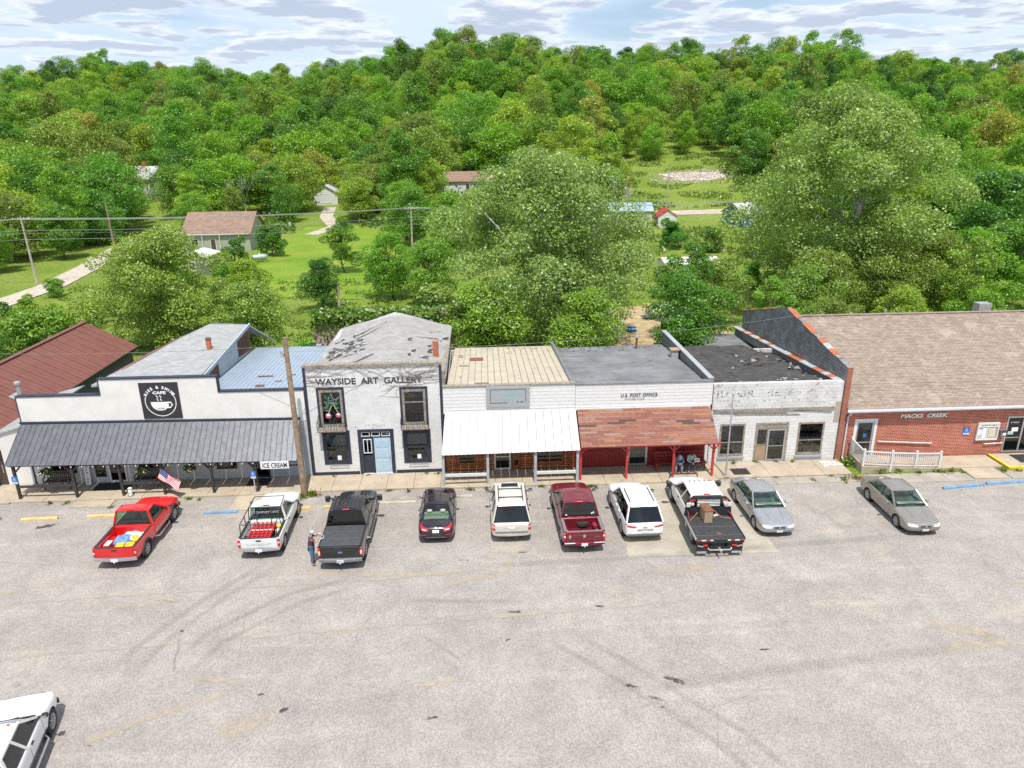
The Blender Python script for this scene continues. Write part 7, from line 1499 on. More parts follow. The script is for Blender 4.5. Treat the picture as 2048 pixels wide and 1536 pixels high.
def white_suv():
	c = car_suv('suv', 'white SUV with black roof rails and slim tail lights', (7.86, 33.0, 0), 90.8, 'car_white', 4.95, 2.97, 1.97, 1.80, .38, 1.10, .95, .42)
	for sg in (1, -1): c.patch([(sg*.45*c.w, .90), (sg*.97*c.w, .98), (sg*.96*c.w, 1.05), (sg*.45*c.w, .95)], 'x-', 'tail_red', 'tail_light', .014, 8, 3); c.patch([(sg*.5*c.w, .895), (sg*.9*c.w, .945), (sg*.9*c.w, .965), (sg*.5*c.w, .915)], 'x-', 'plastic_black', 'lamp_trim', .016, 6, 1)
	c.patch([(-.88*c.w, .40), (.88*c.w, .40), (.88*c.w, .56), (-.88*c.w, .56)], 'x-', 'plastic_grey', 'lower_bumper', .012, 12, 3); c.patch([(-.4*c.w, .72), (.4*c.w, .72), (.38*c.w, .80), (-.38*c.w, .80)], 'x-', 'chrome', 'chrome_strip', .012, 6, 2); c.patch([(-.16, .62), (.16, .62), (.16, .72), (-.16, .72)], 'x-', 'plate_white', 'licence_plate', .016, 3, 2)
	text_mesh('tailgate_lettering', 'Jeep', .09, 'plastic_grey', c.t, (c.xr-.01, .12, .88), (0, -1, 0), (0, 0, 1), width=.22, depth=.01, local=True)
	c.sides([(c.ra+.55, .40), (c.fa-.55, .40), (c.fa-.55, .48), (c.ra+.55, .48)], 'plastic_grey', 'sill_trim', .01, 8, 1)
	q = MB(); q.prism([(0, 0), (.14, 0), (.02, .07)], 'y', -.02, .02); o = c.add(q, 'aerial_fin', 'plastic_black'); o.location = (c.x2+.28, 0, c.H+.03)
white_suv()
def flatbed():
	c = pickup('flatbed_truck', 'white crew-cab work truck with black flatbed, headache rack and mud flaps', 'truck', (11.2, 32.57, 0), 88.6, 'car_white', 6.4, 4.32, 2.03, 1.98, 'crew', .42, belt=1.24, bed=False, glass='auto_glass', rear='auto_glass_dark', front_oh=1.0)
	b1 = c.xcr-.12; b0 = c.ra-1.35; zf = 1.02; wf = 1.13
	q = MB(); q.rbox(b0, b1, -wf, wf, zf-.1, zf, .02); d = c.add(q, 'flatbed', 'bed_liner')
	for sg in (1, -1): q = MB(); q.rbox(b0, b1, min(sg*wf, sg*(wf+.05)), max(sg*wf, sg*(wf+.05)), zf-.1, zf+.03, .01); c.add(q, 'side_rail', 'galvanised' if sg > 0 else 'black_trim', d)
	for k in range(4): x = b0+.3+k*.8; q = MB(); q.rbox(x-.008, x+.008, -wf+.02, wf-.02, zf+.001, zf+.006, .002); c.add(q, 'deck_seam', 'plastic_grey', d)
	q = MB(); q.lathe([(0, zf+.03), (.1, zf+.025), (.13, zf+.002)], 14, 'z', (b0+.45, -.05, 0)); c.add(q, 'hitch_cover', 'rust_brown', d, 50)
	# headache rack
	zr = 2.0; h = MB(); h.bar((b1-.06, -wf, zf), (b1-.06, -wf*.92, zr-.22), .1, .1, (0, 1, 0)); h.bar((b1-.06, wf, zf), (b1-.06, wf*.92, zr-.22), .1, .1, (0, 1, 0)); h.bar((b1-.06, -wf*.92, zr-.22), (b1-.06, -wf*.72, zr), .1, .1, (0, 1, 0)); h.bar((b1-.06, wf*.92, zr-.22), (b1-.06, wf*.72, zr), .1, .1, (0, 1, 0)); h.bar((b1-.06, -wf*.72, zr), (b1-.06, wf*.72, zr), .1, .1, (0, 0, 1)); h.box(b1-.09, b1-.03, -wf, wf, zf, zf+.45)
	h = c.add(h, 'headache_rack', 'black_trim')
	for k in range(5): z = zf+.52+k*.085; q = MB(); q.rbox(b1-.09, b1-.04, -wf*.5, wf*.5, z, z+.03, .008); c.add(q, 'rack_louvre', 'galvanised', h)
	for sg in (1, -1):
		q = MB(); q.bar((b1-.06, sg*wf*.52, zf+.45), (b1-.06, sg*wf*.52, zr), .05, .05, (0, 1, 0)); c.add(q, 'rack_bar', 'black_trim', h); q = MB(); q.lathe([(0, 0), (.08, .01), (.09, .06), (0, .08)], 12, 'x', (b1-.19, sg*wf*.72, zf+.68)); c.add(q, 'work_lamp', 'lamp_clear', h); q = MB(); q.rbox(b1-.13, b1-.06, min(sg*wf*.6, sg*wf*.82), max(sg*wf*.6, sg*wf*.82), zr-.16, zr-.08, .01); c.add(q, 'rack_light', 'tail_red', h); q = MB(); q.rbox(b1-.16, b1-.09, min(sg*wf*.8, sg*wf*.98), max(sg*wf*.8, sg*wf*.98), zf+.52, zf+.75, .015); c.add(q, 'rack_light', 'lamp_clear', h)
	# tail
	q = MB(); q.rbox(b0-.03, b0+.02, -wf, wf, zf-.24, zf-.03, .01); tb = c.add(q, 'tail_board', 'black_trim')
	for (y0, y1, m) in ((-wf, -.92, 'tail_red'), (-.90, -.68, 'sign_white'), (-.66, -.5, 'tail_red'), (-.48, -.34, 'sign_white'), (.34, .48, 'sign_white'), (.5, .66, 'tail_red'), (.68, .9, 'sign_white'), (.92, wf, 'tail_red')): q = MB(); q.rbox(b0-.04, b0-.032, y0, y1, zf-.11, zf-.05, .002); c.add(q, 'reflective_tape', m, tb)
	for sg in (1, -1):
		q = MB(); q.rbox(b0+.05, b0+.08, min(sg*.56, sg*1.1), max(sg*.56, sg*1.1), .18, zf-.25, .006); f = c.add(q, 'mud_flap', 'plastic_black'); q = MB(); q.rbox(b0+.042, b0+.049, min(sg*.6, sg*1.06), max(sg*.6, sg*1.06), .2, .3, .002); c.add(q, 'flap_plate', 'galvanised', f); q = MB(); q.rbox(b0-.02, b0+.03, min(sg*.58, sg*.8), max(sg*.58, sg*.8), zf-.42, zf-.32, .01); c.add(q, 'tail_light', 'tail_red'); q = MB(); q.bar((b0-.02, sg*.8, zf-.42), (b0-.02, sg*1.05, zf-.36), .04, .05); c.add(q, 'light_bar', 'galvanised')
	q = MB(); q.tube([(b0-.02, -.55, .52), (b0-.08, -.5, .46), (b0-.08, .5, .46), (b0-.02, .55, .52)], .035, 8); q.box(b0-.08, b0+.3, -.05, .05, .40, .50); q.tube([(b0-.1, 0, .44), (b0-.28, 0, .40), (b0-.3, 0, .52)], .03, 8); q.lathe([(0, .52), (.04, .54), (.04, .58), (0, .61)], 8, 'z', (b0-.3, 0, 0)); c.add(q, 'tow_hitch', 'galvanised')
	q = MB(); q.box(b0+.05, c.fa+.5, -.42, -.34, .42, .62); q.box(b0+.05, c.fa+.5, .34, .42, .42, .62); q.cyl((c.ra, -.75, .42), (c.ra, .75, .42), .07, n=8); q.box(b0+.2, b1, -.5, .5, .62, zf-.1); q.cyl((c.fa, -.75, .42), (c.fa, .75, .42), .05, n=8); c.add(q, 'chassis', 'plastic_black')
	q = MB(); q.rbox(c.ra+.65, b1-.1, -1.1, -.7, .5, zf-.11, .02); c.add(q, 'tool_box', 'galvanised'); q = MB(); q.rbox(c.ra+.65, b1-.1, .7, 1.1, .5, zf-.11, .02); c.add(q, 'tool_box', 'galvanised')
	for y in (-.5, -.25, 0, .25, .5): q = MB(); q.rbox(c.x1-.12, c.x1-.05, y-.035, y+.035, c.H+.035, c.H+.06, .01); c.add(q, 'clearance_light', 'plastic_black')
	q = MB(); q.tube([(c.xf+.15, -.8, .55), (c.xf+.2, -.75, 1.0), (c.xf+.2, .75, 1.0), (c.xf+.15, .8, .55)], .05, 8); q.box(c.xf+.0, c.xf+.18, -.95, .95, .45, .62); c.add(q, 'brush_guard', 'black_trim', None, 50)
	for sg in (1, -1):
		q = MB(); q.rbox(c.xc-.3, c.xc-.12, min(sg*(c.w+.16), sg*(c.w+.42)), max(sg*(c.w+.16), sg*(c.w+.42)), c.belt+.0, c.belt+.32, .05); o = c.add(q, 'tow_mirror', 'plastic_black'); q = MB(); q.bar((c.xc-.2, sg*(c.w-.05), c.belt+.1), (c.xc-.2, sg*(c.w+.2), c.belt+.12), .05, .06); c.add(q, 'mirror_arm', 'plastic_black', o)
	return c, b0, b1, zf, wf
FB = flatbed()
# ------------------------------------------------------------------ loads lying in the beds
def at_truck(o, root, loc, rz=0.):
	h = root.rotation_euler.z; c, s = math.cos(h), math.sin(h); o.location = (root.location.x+loc[0]*c-loc[1]*s, root.location.y+loc[0]*s+loc[1]*c, loc[2]); o.rotation_euler = (0, 0, h+rz)
def by(name, x):
	return min((o for o in COL.objects if o.type == 'EMPTY' and o.name.startswith(name)), key=lambda o: abs(o.location.x-x))
def crumple(name, label, cat, mat, root, loc, sx, sy, sz, seed, rz=0., n=14):
	rg = np.random.default_rng(seed); ph = rg.uniform(0, 6.3, 8); P = []; m = MB()
	for i in range(n+1):
		row = []
		for j in range(n+1):
			u, v = -1+2*i/n, -1+2*j/n; e = max(0., 1-(u*u)**1.5)*max(0., 1-(v*v)**1.5); h = sz*e**.5*(.62+.2*math.sin(4*u+ph[0]+2*v)+.14*math.sin(9*v+ph[1]+5*u)+.12*math.sin(13*u+ph[2])); row.append((u*sx+.03*math.sin(8*v+ph[3])*sx, v*sy+.03*math.sin(9*u+ph[4])*sy, max(0.002, h)))
		P.append(row)
	m.grid(P); o = m.build(name, mat, None, 70, False); at_truck(o, root, loc, rz); return tag(o, label, cat)
def case(name, label, cat, mat, root, loc, s, rz=0., lid=None, group=None):
	t = thing(name, label, cat, (0, 0, 0), 0, group); MB().rbox(-s[0]/2, s[0]/2, -s[1]/2, s[1]/2, 0, s[2]*.82, .02).build('box', mat, t, local=True); MB().rbox(-s[0]/2-.01, s[0]/2+.01, -s[1]/2-.01, s[1]/2+.01, s[2]*.825, s[2], .015).build('lid', lid or mat, t, local=True); MB().rbox(-.09, .09, -s[1]/2-.03, -s[1]/2-.011, s[2]*.5, s[2]*.6, .008).build('handle', 'plastic_black', t, local=True); at_truck(t, root, loc, rz); return t
def bucket(name, label, mat, lid, root, loc, r=.15, h=.36):
	t = thing(name, label, 'bucket'); MB().lathe([(0, 0), (r*.86, 0), (r, h), (r*.97, h)], 18, 'z').build('pail', mat, t, 40, local=True); MB().lathe([(r*1.05, h-.02), (r*1.06, h+.01), (r*.9, h+.025), (0, h+.02)], 18, 'z').build('lid', lid, t, 40, local=True); at_truck(t, root, loc); return t
_r = by('pickup_truck', -17.02); ZF = .637
case('storage_box', 'yellow storage box at the tailgate of the red pickup, left of its twin', 'box', 'plastic_yellow', _r, (-2.1, .05, ZF), (.4, .36, .24), .1, None, 'yellow boxes in the red pickup'); case('storage_box', 'yellow storage box at the tailgate of the red pickup, right of its twin', 'box', 'plastic_yellow', _r, (-2.05, -.38, ZF), (.4, .36, .24), .1, None, 'yellow boxes in the red pickup')
case('fuel_can', 'red fuel can in the rear left corner of the red pickup bed', 'fuel can', 'plastic_red', _r, (-2.05, .6, ZF), (.42, .22, .34), 0, 'sign_white')
crumple('tarp_bundle', 'crumpled blue tarp in the red pickup bed', 'tarp', 'tarp_blue', _r, (-1.35, .28, ZF), .42, .36, .3, 3); crumple('rag_heap', 'heap of grey and white rags behind the blue tarp in the red pickup', 'rags', 'rag_white', _r, (-.95, -.2, ZF), .38, .62, .27, 5); crumple('paper_sack', 'pale sack by the right wall of the red pickup bed', 'sack', 'plastic_white', _r, (-1.15, -.62, ZF), .55, .17, .3, 8)
case('toolbox', 'long yellow toolbox lying across the rags in the red pickup', 'toolbox', 'plastic_yellow', _r, (-1.58, -.45, ZF), (.55, .24, .3), .5)
_w = by('pickup_truck', -10.6)
def grate():
	t = thing('red_rack', 'bright red metal rack filling the bed of the white pickup', 'rack'); m = MB()
	for y in np.linspace(-.5, .5, 6): MB().bar((-.7, y, .3), (.7, y, .42), .05, .05).build('bar', 'plastic_red', t, local=True)
	for k, x in enumerate(np.linspace(-.68, .68, 7)): MB().bar((x, -.55, .36+.06*x/.7), (x, .55, .36+.06*x/.7), .05, .04).build('crossbar', 'plastic_red' if k % 3 else 'sign_white', t, local=True)
	for x, y in ((-.66, -.5), (-.66, .5), (.66, -.5), (.66, .5)): MB().bar((x, y, 0), (x, y, .36), .05).build('leg', 'plastic_red', t, local=True)
	MB().rbox(-.68, .68, -.52, .52, .2, .26, .02).build('tray', 'plastic_red', t, local=True); at_truck(t, _w, (-1.55, .08, .637))
grate()
bucket('bucket', 'white bucket with bright blue lid in the white pickup bed', 'plastic_white', 'plastic_blue', _w, (-.72, -.62, .637), .16, .42); bucket('bucket', 'white bucket with yellow lid in the white pickup bed', 'plastic_white', 'plastic_yellow', _w, (-1.15, -.66, .637), .15, .36); bucket('bucket', 'pale bucket near the tailgate of the white pickup', 'plastic_white', 'petal_cream', _w, (-1.62, -.70, .637), .12, .36)
case('toolbox', 'faded red toolbox against the cab of the white pickup', 'toolbox', 'plastic_red', _w, (-.62, .12, .637), (.36, 1.0, .4), 0, 'seat_red')
case('crate', 'small grey crate in the rear left corner of the white pickup bed', 'crate', 'plastic_grey', _w, (-1.7, .68, .637), (.5, .16, .3))
_m = by('pickup_truck', 4.78)
def spare():
	t = thing('spare_tyre', 'loose spare tyre on a rusty rim lying in the maroon pickup bed', 'tyre'); r, tw = .40, .26; MB().lathe([(.6*r, .02), (r*.86, 0), (r*.97, tw*.1), (r, tw*.25), (r, tw*.75), (r*.97, tw*.9), (r*.86, tw), (.6*r, tw-.02)], 28, 'z').build('tyre', 'tyre', t, 35, local=True); m = MB(); m.lathe([(.61*r, tw-.02), (.55*r, tw-.05), (.5*r, tw*.45), (.2*r, tw*.55), (.18*r, tw*.7), (0, tw*.7)], 22, 'z'); rm = m.build('rim', 'cardboard', t, 40, local=True)
	for k in range(6): a = k*math.pi/3; MB().lathe([(0, tw*.56), (.028, tw*.55)], 8, 'z', (.36*r*math.cos(a), .36*r*math.sin(a), 0)).build('rim_hole', 'plastic_black', rm, local=True)
	at_truck(t, _m, (-1.35, -.12, .637)); t.location.z = .70
spare()
def bottle():
	t = thing('gas_cylinder', 'maroon gas cylinder lying by the right wall of the maroon pickup bed', 'gas cylinder'); MB().lathe([(0, -.36), (.1, -.35), (.13, -.28), (.13, .25), (.09, .34), (.04, .37)], 16, 'x', (0, 0, .13)).build('tank', 'pink_strap', t, 50, local=True); MB().lathe([(.04, .37), (.05, .44), (0, .46)], 10, 'x', (0, 0, .13)).build('valve', 'chrome', t, local=True); at_truck(t, _m, (-1.55, -.70, .647), .1)
bottle()
crumple('work_gloves', 'pale bundle behind the spare tyre in the maroon pickup', 'bundle', 'rag_white', _m, (-1.05, -.66, .647), .14, .1, .2, 12)
_f = FB[0].t
def planks():
	t = thing('wooden_box', 'long brown wooden box standing on the flatbed', 'box'); MB().rbox(-.75, .75, -.2, .2, 0, .62, .012).build('box', 'cardboard', t, local=True); MB().rbox(-.77, .77, -.22, .22, .623, .66, .008).build('lid', 'rust_brown', t, local=True)
	for k in range(3): MB().lathe([(0, .68), (.03, .675), (.035, .662)], 8, 'z', (-.5+k*.5, .02, 0)).build('knob', 'plastic_grey', t, local=True)
	at_truck(t, _f, (-1.35, .22, 1.025), .05)
planks()
crumple('white_sack', 'large white sack lying on the flatbed behind the rack', 'sack', 'plastic_white', _f, (-.95, -.6, 1.025), .34, .5, .26, 21, .5); crumple('white_sack', 'smaller crumpled white bag with yellow sticker at the left of the flatbed', 'bag', 'rag_white', _f, (-1.0, .78, 1.025), .22, .28, .22, 23)
case('small_crate', 'small yellow crate beside the white bag on the flatbed', 'crate', 'plastic_yellow', _f, (-.95, .55, 1.025), (.22, .18, .34))
def strap(label, pts, mat, nm='ratchet_strap', r=.03):
	m = MB(); m.tube(pts, r, 6); o = m.build(nm, mat, None, 50, False); at_truck(o, _f, (0, 0, 0)); tag(o, label, 'strap')
strap('magenta strap coiled at the left edge of the flatbed', [(-1.15, 1.0, 1.06), (-1.3, 1.04, 1.3), (-1.5, 1.0, 1.22), (-1.62, 1.04, 1.06)], 'pink_strap'); strap('dark red chain hanging over the right edge of the flatbed', [(-1.2, -.92, 1.05), (-1.3, -1.0, 1.22), (-1.55, -1.1, 1.18), (-1.7, -1.16, 1.04)], 'pink_strap', 'chain', .045); strap('orange strap running across the flatbed box', [(-1.95, 1.05, 1.05), (-1.35, .5, 1.2), (-1.25, .46, 1.60), (-1.25, .0, 1.715), (-1.25, -.05, 1.5), (-1.6, -.6, 1.05), (-1.75, -1.0, 1.05)], 'terracotta', r=.022)
# ------------------------------------------------------------------ people (local: facing +x)
def skin(nodes, edges, sub=2):
	names = list(nodes); me = bpy.data.meshes.new('skin_tmp'); me.from_pydata([nodes[n][0] for n in names], [(names.index(a), names.index(b)) for a, b in edges], []); o = bpy.data.objects.new('skin_tmp', me); COL.objects.link(o)
	o.modifiers.new('k', 'SKIN')
	for i, n in enumerate(names): d = me.skin_vertices[0].data[i]; r = nodes[n][1]; d.radius = r if isinstance(r, tuple) else (r, r); d.use_root = (i == 0)
	s = o.modifiers.new('s', 'SUBSURF'); s.levels = sub; s.render_levels = sub
	out = applied(o, 'skin'); bpy.data.objects.remove(o); return out
def mb_of(me):
	m = MB(); m.add([tuple(v.co) for v in me.vertices], [tuple(p.vertices) for p in me.polygons]); return m
def hand(mb, wrist, d, up, curl=.5, side=1):
	wrist, d, up = Vector(wrist), Vector(d).normalized(), Vector(up); s = d.cross(up).normalized()*side; up = s.cross(d).normalized()*side
	c = wrist+d*.045; mb.bar(wrist-d*.015, wrist+d*.09, .075, .028, up)
	for k, (off, L) in enumerate(((-.03, .062), (-.01, .078), (.011, .083), (.031, .072))):
		b = wrist+d*.085+s*off; t1 = b+d*L*.5-up*L*.25*curl; t2 = t1+d*L*.35-up*L*.6*curl; mb.tube([b, t1, t2], [.0095, .009, .007], 6)
	b = wrist+d*.02-s*.034; mb.tube([b, b+d*.035-s*.03-up*.01, b+d*.07-s*.03-up*.03], [.012, .0105, .008], 6)
def person(label, loc, heading, J, shirt, trousers, shoe, hair, cap=None, long_hair=False, sleeves=True, hands=((0, 0, 1), (0, 0, 1))):
	t = thing('person', label, 'person', loc, heading); V = Vector; g = {k: V(v) for k, v in J.items()}
	nd = {'pelvis': (g['pelvis'], .11), 'belly': (g['pelvis'].lerp(g['chest'], .5), .105), 'chest': (g['chest'], .12), 'neck': (g['neck'], .058), 'jaw': (g['head']-(g['head']-g['neck']).normalized()*.055+g['face']*.02, (.066, .07)), 'head': (g['head']+(g['head']-g['neck']).normalized()*.04, (.078, .092))}
	ed = [('pelvis', 'belly'), ('belly', 'chest'), ('chest', 'neck'), ('neck', 'jaw'), ('jaw', 'head')]
	for s in 'LR':
		nd.update({'sh'+s: (g['sh'+s], .058), 'el'+s: (g['el'+s], .046), 'fa'+s: (g['el'+s].lerp(g['wr'+s], .4), .043), 'wr'+s: (g['wr'+s], .03), 'hip'+s: (g['hip'+s], .085), 'kn'+s: (g['kn'+s], .06), 'ca'+s: (g['kn'+s].lerp(g['an'+s], .35), .054), 'an'+s: (g['an'+s], .042), 'toe'+s: (g['toe'+s], .036)})
		ed += [('chest', 'sh'+s), ('sh'+s, 'el'+s), ('el'+s, 'fa'+s), ('fa'+s, 'wr'+s), ('pelvis', 'hip'+s), ('hip'+s, 'kn'+s), ('kn'+s, 'ca'+s), ('ca'+s, 'an'+s), ('an'+s, 'toe'+s)]
	m = mb_of(skin(nd, ed)); up = (g['head']-g['neck']).normalized(); f = (g['face']-up*g['face'].dot(up)).normalized(); sd = up.cross(f)
	hc = g['head']+up*.015
	m.tube([hc+f*.085+up*.01, hc+f*.115-up*.025, hc+f*.085-up*.035], [.008, .014, .008], 6)
	for s_ in (-1, 1): m.lathe([(0, -.012), (.028, -.008), (.03, .004), (0, .012)], 8, 'y', tuple(hc+sd*s_*.088-f*.005))
	for i, s in enumerate('LR'): hand(m, g['wr'+s], g['wr'+s]-g['el'+s], hands[i], .8, 1 if i == 0 else -1)
	m.build('body', 'skin', t, 60, True, True)
	e = MB()
	for s_ in (-1, 1): e.lathe([(0, -.006), (.011, -.004), (.011, .004), (0, .006)], 8, 'x', tuple(hc+f*.083+sd*s_*.034+up*.012))
	e.build('eyes', 'cabin_dark', t, 0, False, True); q = MB(); q.bar(hc+f*.088-sd*.025-up*.05, hc+f*.088+sd*.025-up*.05, .008, .008); q.build('mouth', 'petal_pink', t, 0, False, True)
	# clothes: slightly larger shells over the body
	k = 1.14
	nd2 = {'pelvis': (g['pelvis']+(g['chest']-g['pelvis'])*.0, .165), 'belly': (nd['belly'][0], .165), 'chest': (g['chest'], .175), 'collar': (g['neck']-(g['neck']-g['chest'])*.25, .072)}; ed2 = [('pelvis', 'belly'), ('belly', 'chest'), ('chest', 'collar')]
	for s in 'LR':
		end = g['el'+s] if not sleeves else g['el'+s].lerp(g['wr'+s], .85); nd2['sh'+s] = (g['sh'+s], .088); ed2.append(('chest', 'sh'+s))
		if sleeves: nd2['el'+s] = (g['el'+s], .06); nd2['cu'+s] = (end, .046); ed2 += [('sh'+s, 'el'+s), ('el'+s, 'cu'+s)]
		else: nd2['cu'+s] = (g['sh'+s].lerp(g['el'+s], .8), .072); ed2.append(('sh'+s, 'cu'+s))
	mb_of(skin(nd2, ed2)).build('shirt', shirt, t, 60, True, True)
	nd3 = {'pelvis': (g['pelvis'], .158)}; ed3 = []
	for s in 'LR': nd3['hip'+s] = (g['hip'+s], .118); nd3['kn'+s] = (g['kn'+s], .085); nd3['an'+s] = (g['an'+s]+(g['kn'+s]-g['an'+s]).normalized()*.05, .064); ed3 += [('pelvis', 'hip'+s), ('hip'+s, 'kn'+s), ('kn'+s, 'an'+s)]
	mb_of(skin(nd3, ed3)).build('trousers', trousers, t, 60, True, True)
	for s in 'LR': mb_of(skin({'a': (g['an'+s]+V((0, 0, .01)), .055), 'b': (g['an'+s].lerp(g['toe'+s], .5)-V((0, 0, .01)), (.05, .045)), 'c': (g['toe'+s], (.045, .04))}, [('a', 'b'), ('b', 'c')])).build('shoe', shoe, t, 60, True, True)
	h = MB()
	for i in range(9):
		a0 = math.pi*.5*i/8; row = []
	P = [[tuple(hc-f*.008+up*.012+(up*math.cos(a)+(f*math.cos(b)+sd*math.sin(b))*math.sin(a))*(.108 if math.cos(b) < .5 else .1)) for b in [2*math.pi*j/16 for j in range(17)]] for a in [(.02+1.45*i/8) for i in range(9)]]
	P = [[p for j, p in enumerate(r_)] for r_ in P]; h.grid(P)
	if long_hair: h.grid([[tuple(hc-f*(.06+.03*i)-up*(.05*i)+sd*(.1*(j/4-1))*(1+.1*i)) for j in range(9)] for i in range(6)])
	h.build('hair', hair, t, 60, False, True)
	if cap:
		q = MB(); P = [[tuple(hc+up*.022+(up*math.cos(a)*1.02+(f*math.cos(b)+sd*math.sin(b))*math.sin(a))*.116) for b in [2*math.pi*j/18 for j in range(19)]] for a in [.02+1.42*i/7 for i in range(8)]]; q.grid(P); o = q.build('cap', cap, t, 60, False, True)
		q = MB(); q.grid([[tuple(hc+up*(.035-.02*i-.012*(j/6-1)**2*2)+f*(.1+.045*i)*math.cos((j/6-1)*.9)+sd*.1*(j/6-1)) for j in range(13)] for i in range(3)]); q.build('cap_peak', cap, o, 60, False, True)
	return t
person('man in grey cap, plum T-shirt and jeans standing beside the black pickup tailgate', (-7.98, 29.78, 0), R(12),
	   dict(pelvis=(0, 0, .95), chest=(.03, 0, 1.30), neck=(.05, 0, 1.50), head=(.10, 0, 1.63), face=(1, 0, -.1), shL=(.03, .19, 1.43), shR=(.03, -.19, 1.43), elL=(.27, .27, 1.33), elR=(.25, -.25, 1.26), wrL=(.38, .08, 1.52), wrR=(.42, -.1, 1.48), hipL=(0, .1, .9), hipR=(0, -.1, .9), knL=(.05, .12, .5), knR=(.02, -.15, .5), anL=(-.02, .13, .08), anR=(.0, -.19, .08), toeL=(.14, .15, .035), toeR=(.15, -.21, .035)),
	   'shirt_plum', 'jeans', 'boot', 'hair_brown', 'cap_grey', sleeves=False, hands=((-.5, -1, .4), (-.3, 1, .4)))
def hose():
	t = thing('white_hose', 'short loop of white hose held up by the man in the grey cap', 'hose'); m = MB(); m.tube([(-7.60, 29.82, 1.60), (-7.50, 29.80, 1.58), (-7.42, 29.85, 1.50), (-7.36, 29.9, 1.40), (-7.38, 29.86, 1.33), (-7.50, 29.78, 1.315), (-7.58, 29.76, 1.34)], .018, 8); m.build('loop', 'plastic_white', t, 60)
hose()
def seated(label, x, lean, shirt, trousers, hair, cap, long_hair, hands_in, paper=None):
	y0 = 38.22; z = .59
	J = dict(pelvis=(0, 0, z+.11), chest=(.12+lean*.9, 0, z+.44-lean*.35), neck=(.16+lean*1.25, 0, z+.62-lean*.5), head=(.22+lean*1.5, 0, z+.74-lean*.62), face=(1, 0, -.35-lean*1.2), shL=(.13+lean, .185, z+.55-lean*.4), shR=(.13+lean, -.185, z+.55-lean*.4), elL=(.28+lean*.9, .27, z+.30-lean*.2), elR=(.28+lean*.9, -.27, z+.30-lean*.2), wrL=(.5+lean*.5, .06, z+.24-lean*.1), wrR=(.5+lean*.5, -.06, z+.24-lean*.1), hipL=(.05, .10, z+.1), hipR=(.05, -.10, z+.1), knL=(.47, .17, z+.1), knR=(.47, -.17, z+.1), anL=(.46, .18, .21), anR=(.46, -.18, .21), toeL=(.60, .20, .16), toeR=(.60, -.20, .16))
	person(label, (x, y0, 0), R(-90), J, shirt, trousers, 'boot', hair, cap, long_hair, sleeves=True, hands=((0, -1, .5), (0, 1, .5)))
seated('person in pale denim leaning forward on the red bench, head bowed', 11.55, .22, 'shirt_denim', 'jeans_pale', 'hair_grey', 'cap_grey', False, True)
seated('brown-haired person in mint shirt on the red bench with a white paper', 12.32, .10, 'shirt_mint', 'denim_dark', 'hair_brown', None, True, True)
def paper():
	t = thing('paper_bag', 'white printed paper held by the mint-shirted person on the bench', 'paper', (12.55, 37.65, .8)); MB().add([(12.42, 37.62, .86), (12.72, 37.60, .88), (12.72, 37.74, 1.06), (12.42, 37.76, 1.04), (12.42, 37.63, .855), (12.72, 37.61, .875), (12.72, 37.75, 1.055), (12.42, 37.77, 1.035)], [(0, 1, 2, 3), (7, 6, 5, 4)]).build('sheet', 'paper_white', t, fix=False); MB().bar((12.47, 37.68, .955), (12.67, 37.665, .97), .004, .04, (0, 1, 1)).build('print', 'ink_dark', t)
paper()
# ------------------------------------------------------------------ land behind the shops
draped('lawn', [(-36, 92), (-14, 88), (-9, 96), (-11, 128), (-15, 146), (-24, 160), (-36, 160), (-38, 132), (-34, 112)], 'mown_lawn', .05, 2.)
draped('dirt_yard', [(12, 60), (24, 60), (26, 74), (21, 82), (14, 80)], 'dirt', .05, 1.5)
draped('meadow', [(40, 172), (66, 170), (84, 205), (78, 228), (48, 226), (42, 200)], 'terrain_grass', .05, 4.)
draped('gravel_bank', [(53, 212.5), (57, 203), (65, 202), (70, 205), (69, 210), (60, 212.5)], 'rubble_white', .12, .7)
ribbon('gravel_road', [(-66, 62), (-58, 84), (-57.5, 100), (-60, 116), (-63.5, 132), (-66, 146), (-62, 156), (-52, 160)], (4.2, 3.6), 'gravel_pale')
ribbon('gravel_road', [(28, 170), (44, 167.6), (62, 169), (90, 172)], 4.5, 'gravel_pale')
ribbon('garage_drive', [(-35, 183), (-34, 172), (-30, 160), (-33, 150)], 3., 'gravel_pale')
def stones():
	rg = random.Random(4); mb = MB()
	for k in range(1500):
		x, y = rg.gauss(61.5, 5.2), rg.gauss(207.2, 3.)
		if not (199 < y < 217 and 48 < x < 75): continue
		s = rg.uniform(.08, .28); z = T(x, y)+.08; mb.add([(x+sx*s*rg.uniform(.6, 1.2), y+sy*s*rg.uniform(.6, 1.2), z+(s*rg.uniform(.5, .9) if t else 0)) for t in (0, 1) for sx, sy in ((-1, -1), (1, -1), (1, 1), (-1, 1))], [(4, 5, 6, 7), (0, 1, 5, 4), (1, 2, 6, 5), (2, 3, 7, 6), (3, 0, 4, 7)])
	o = mb.build('broken_rock', 'rubble_white', fix=False); tag(o, 'pale broken rock spread over the cleared bank on the hillside', 'rock', kind='stuff')
stones()
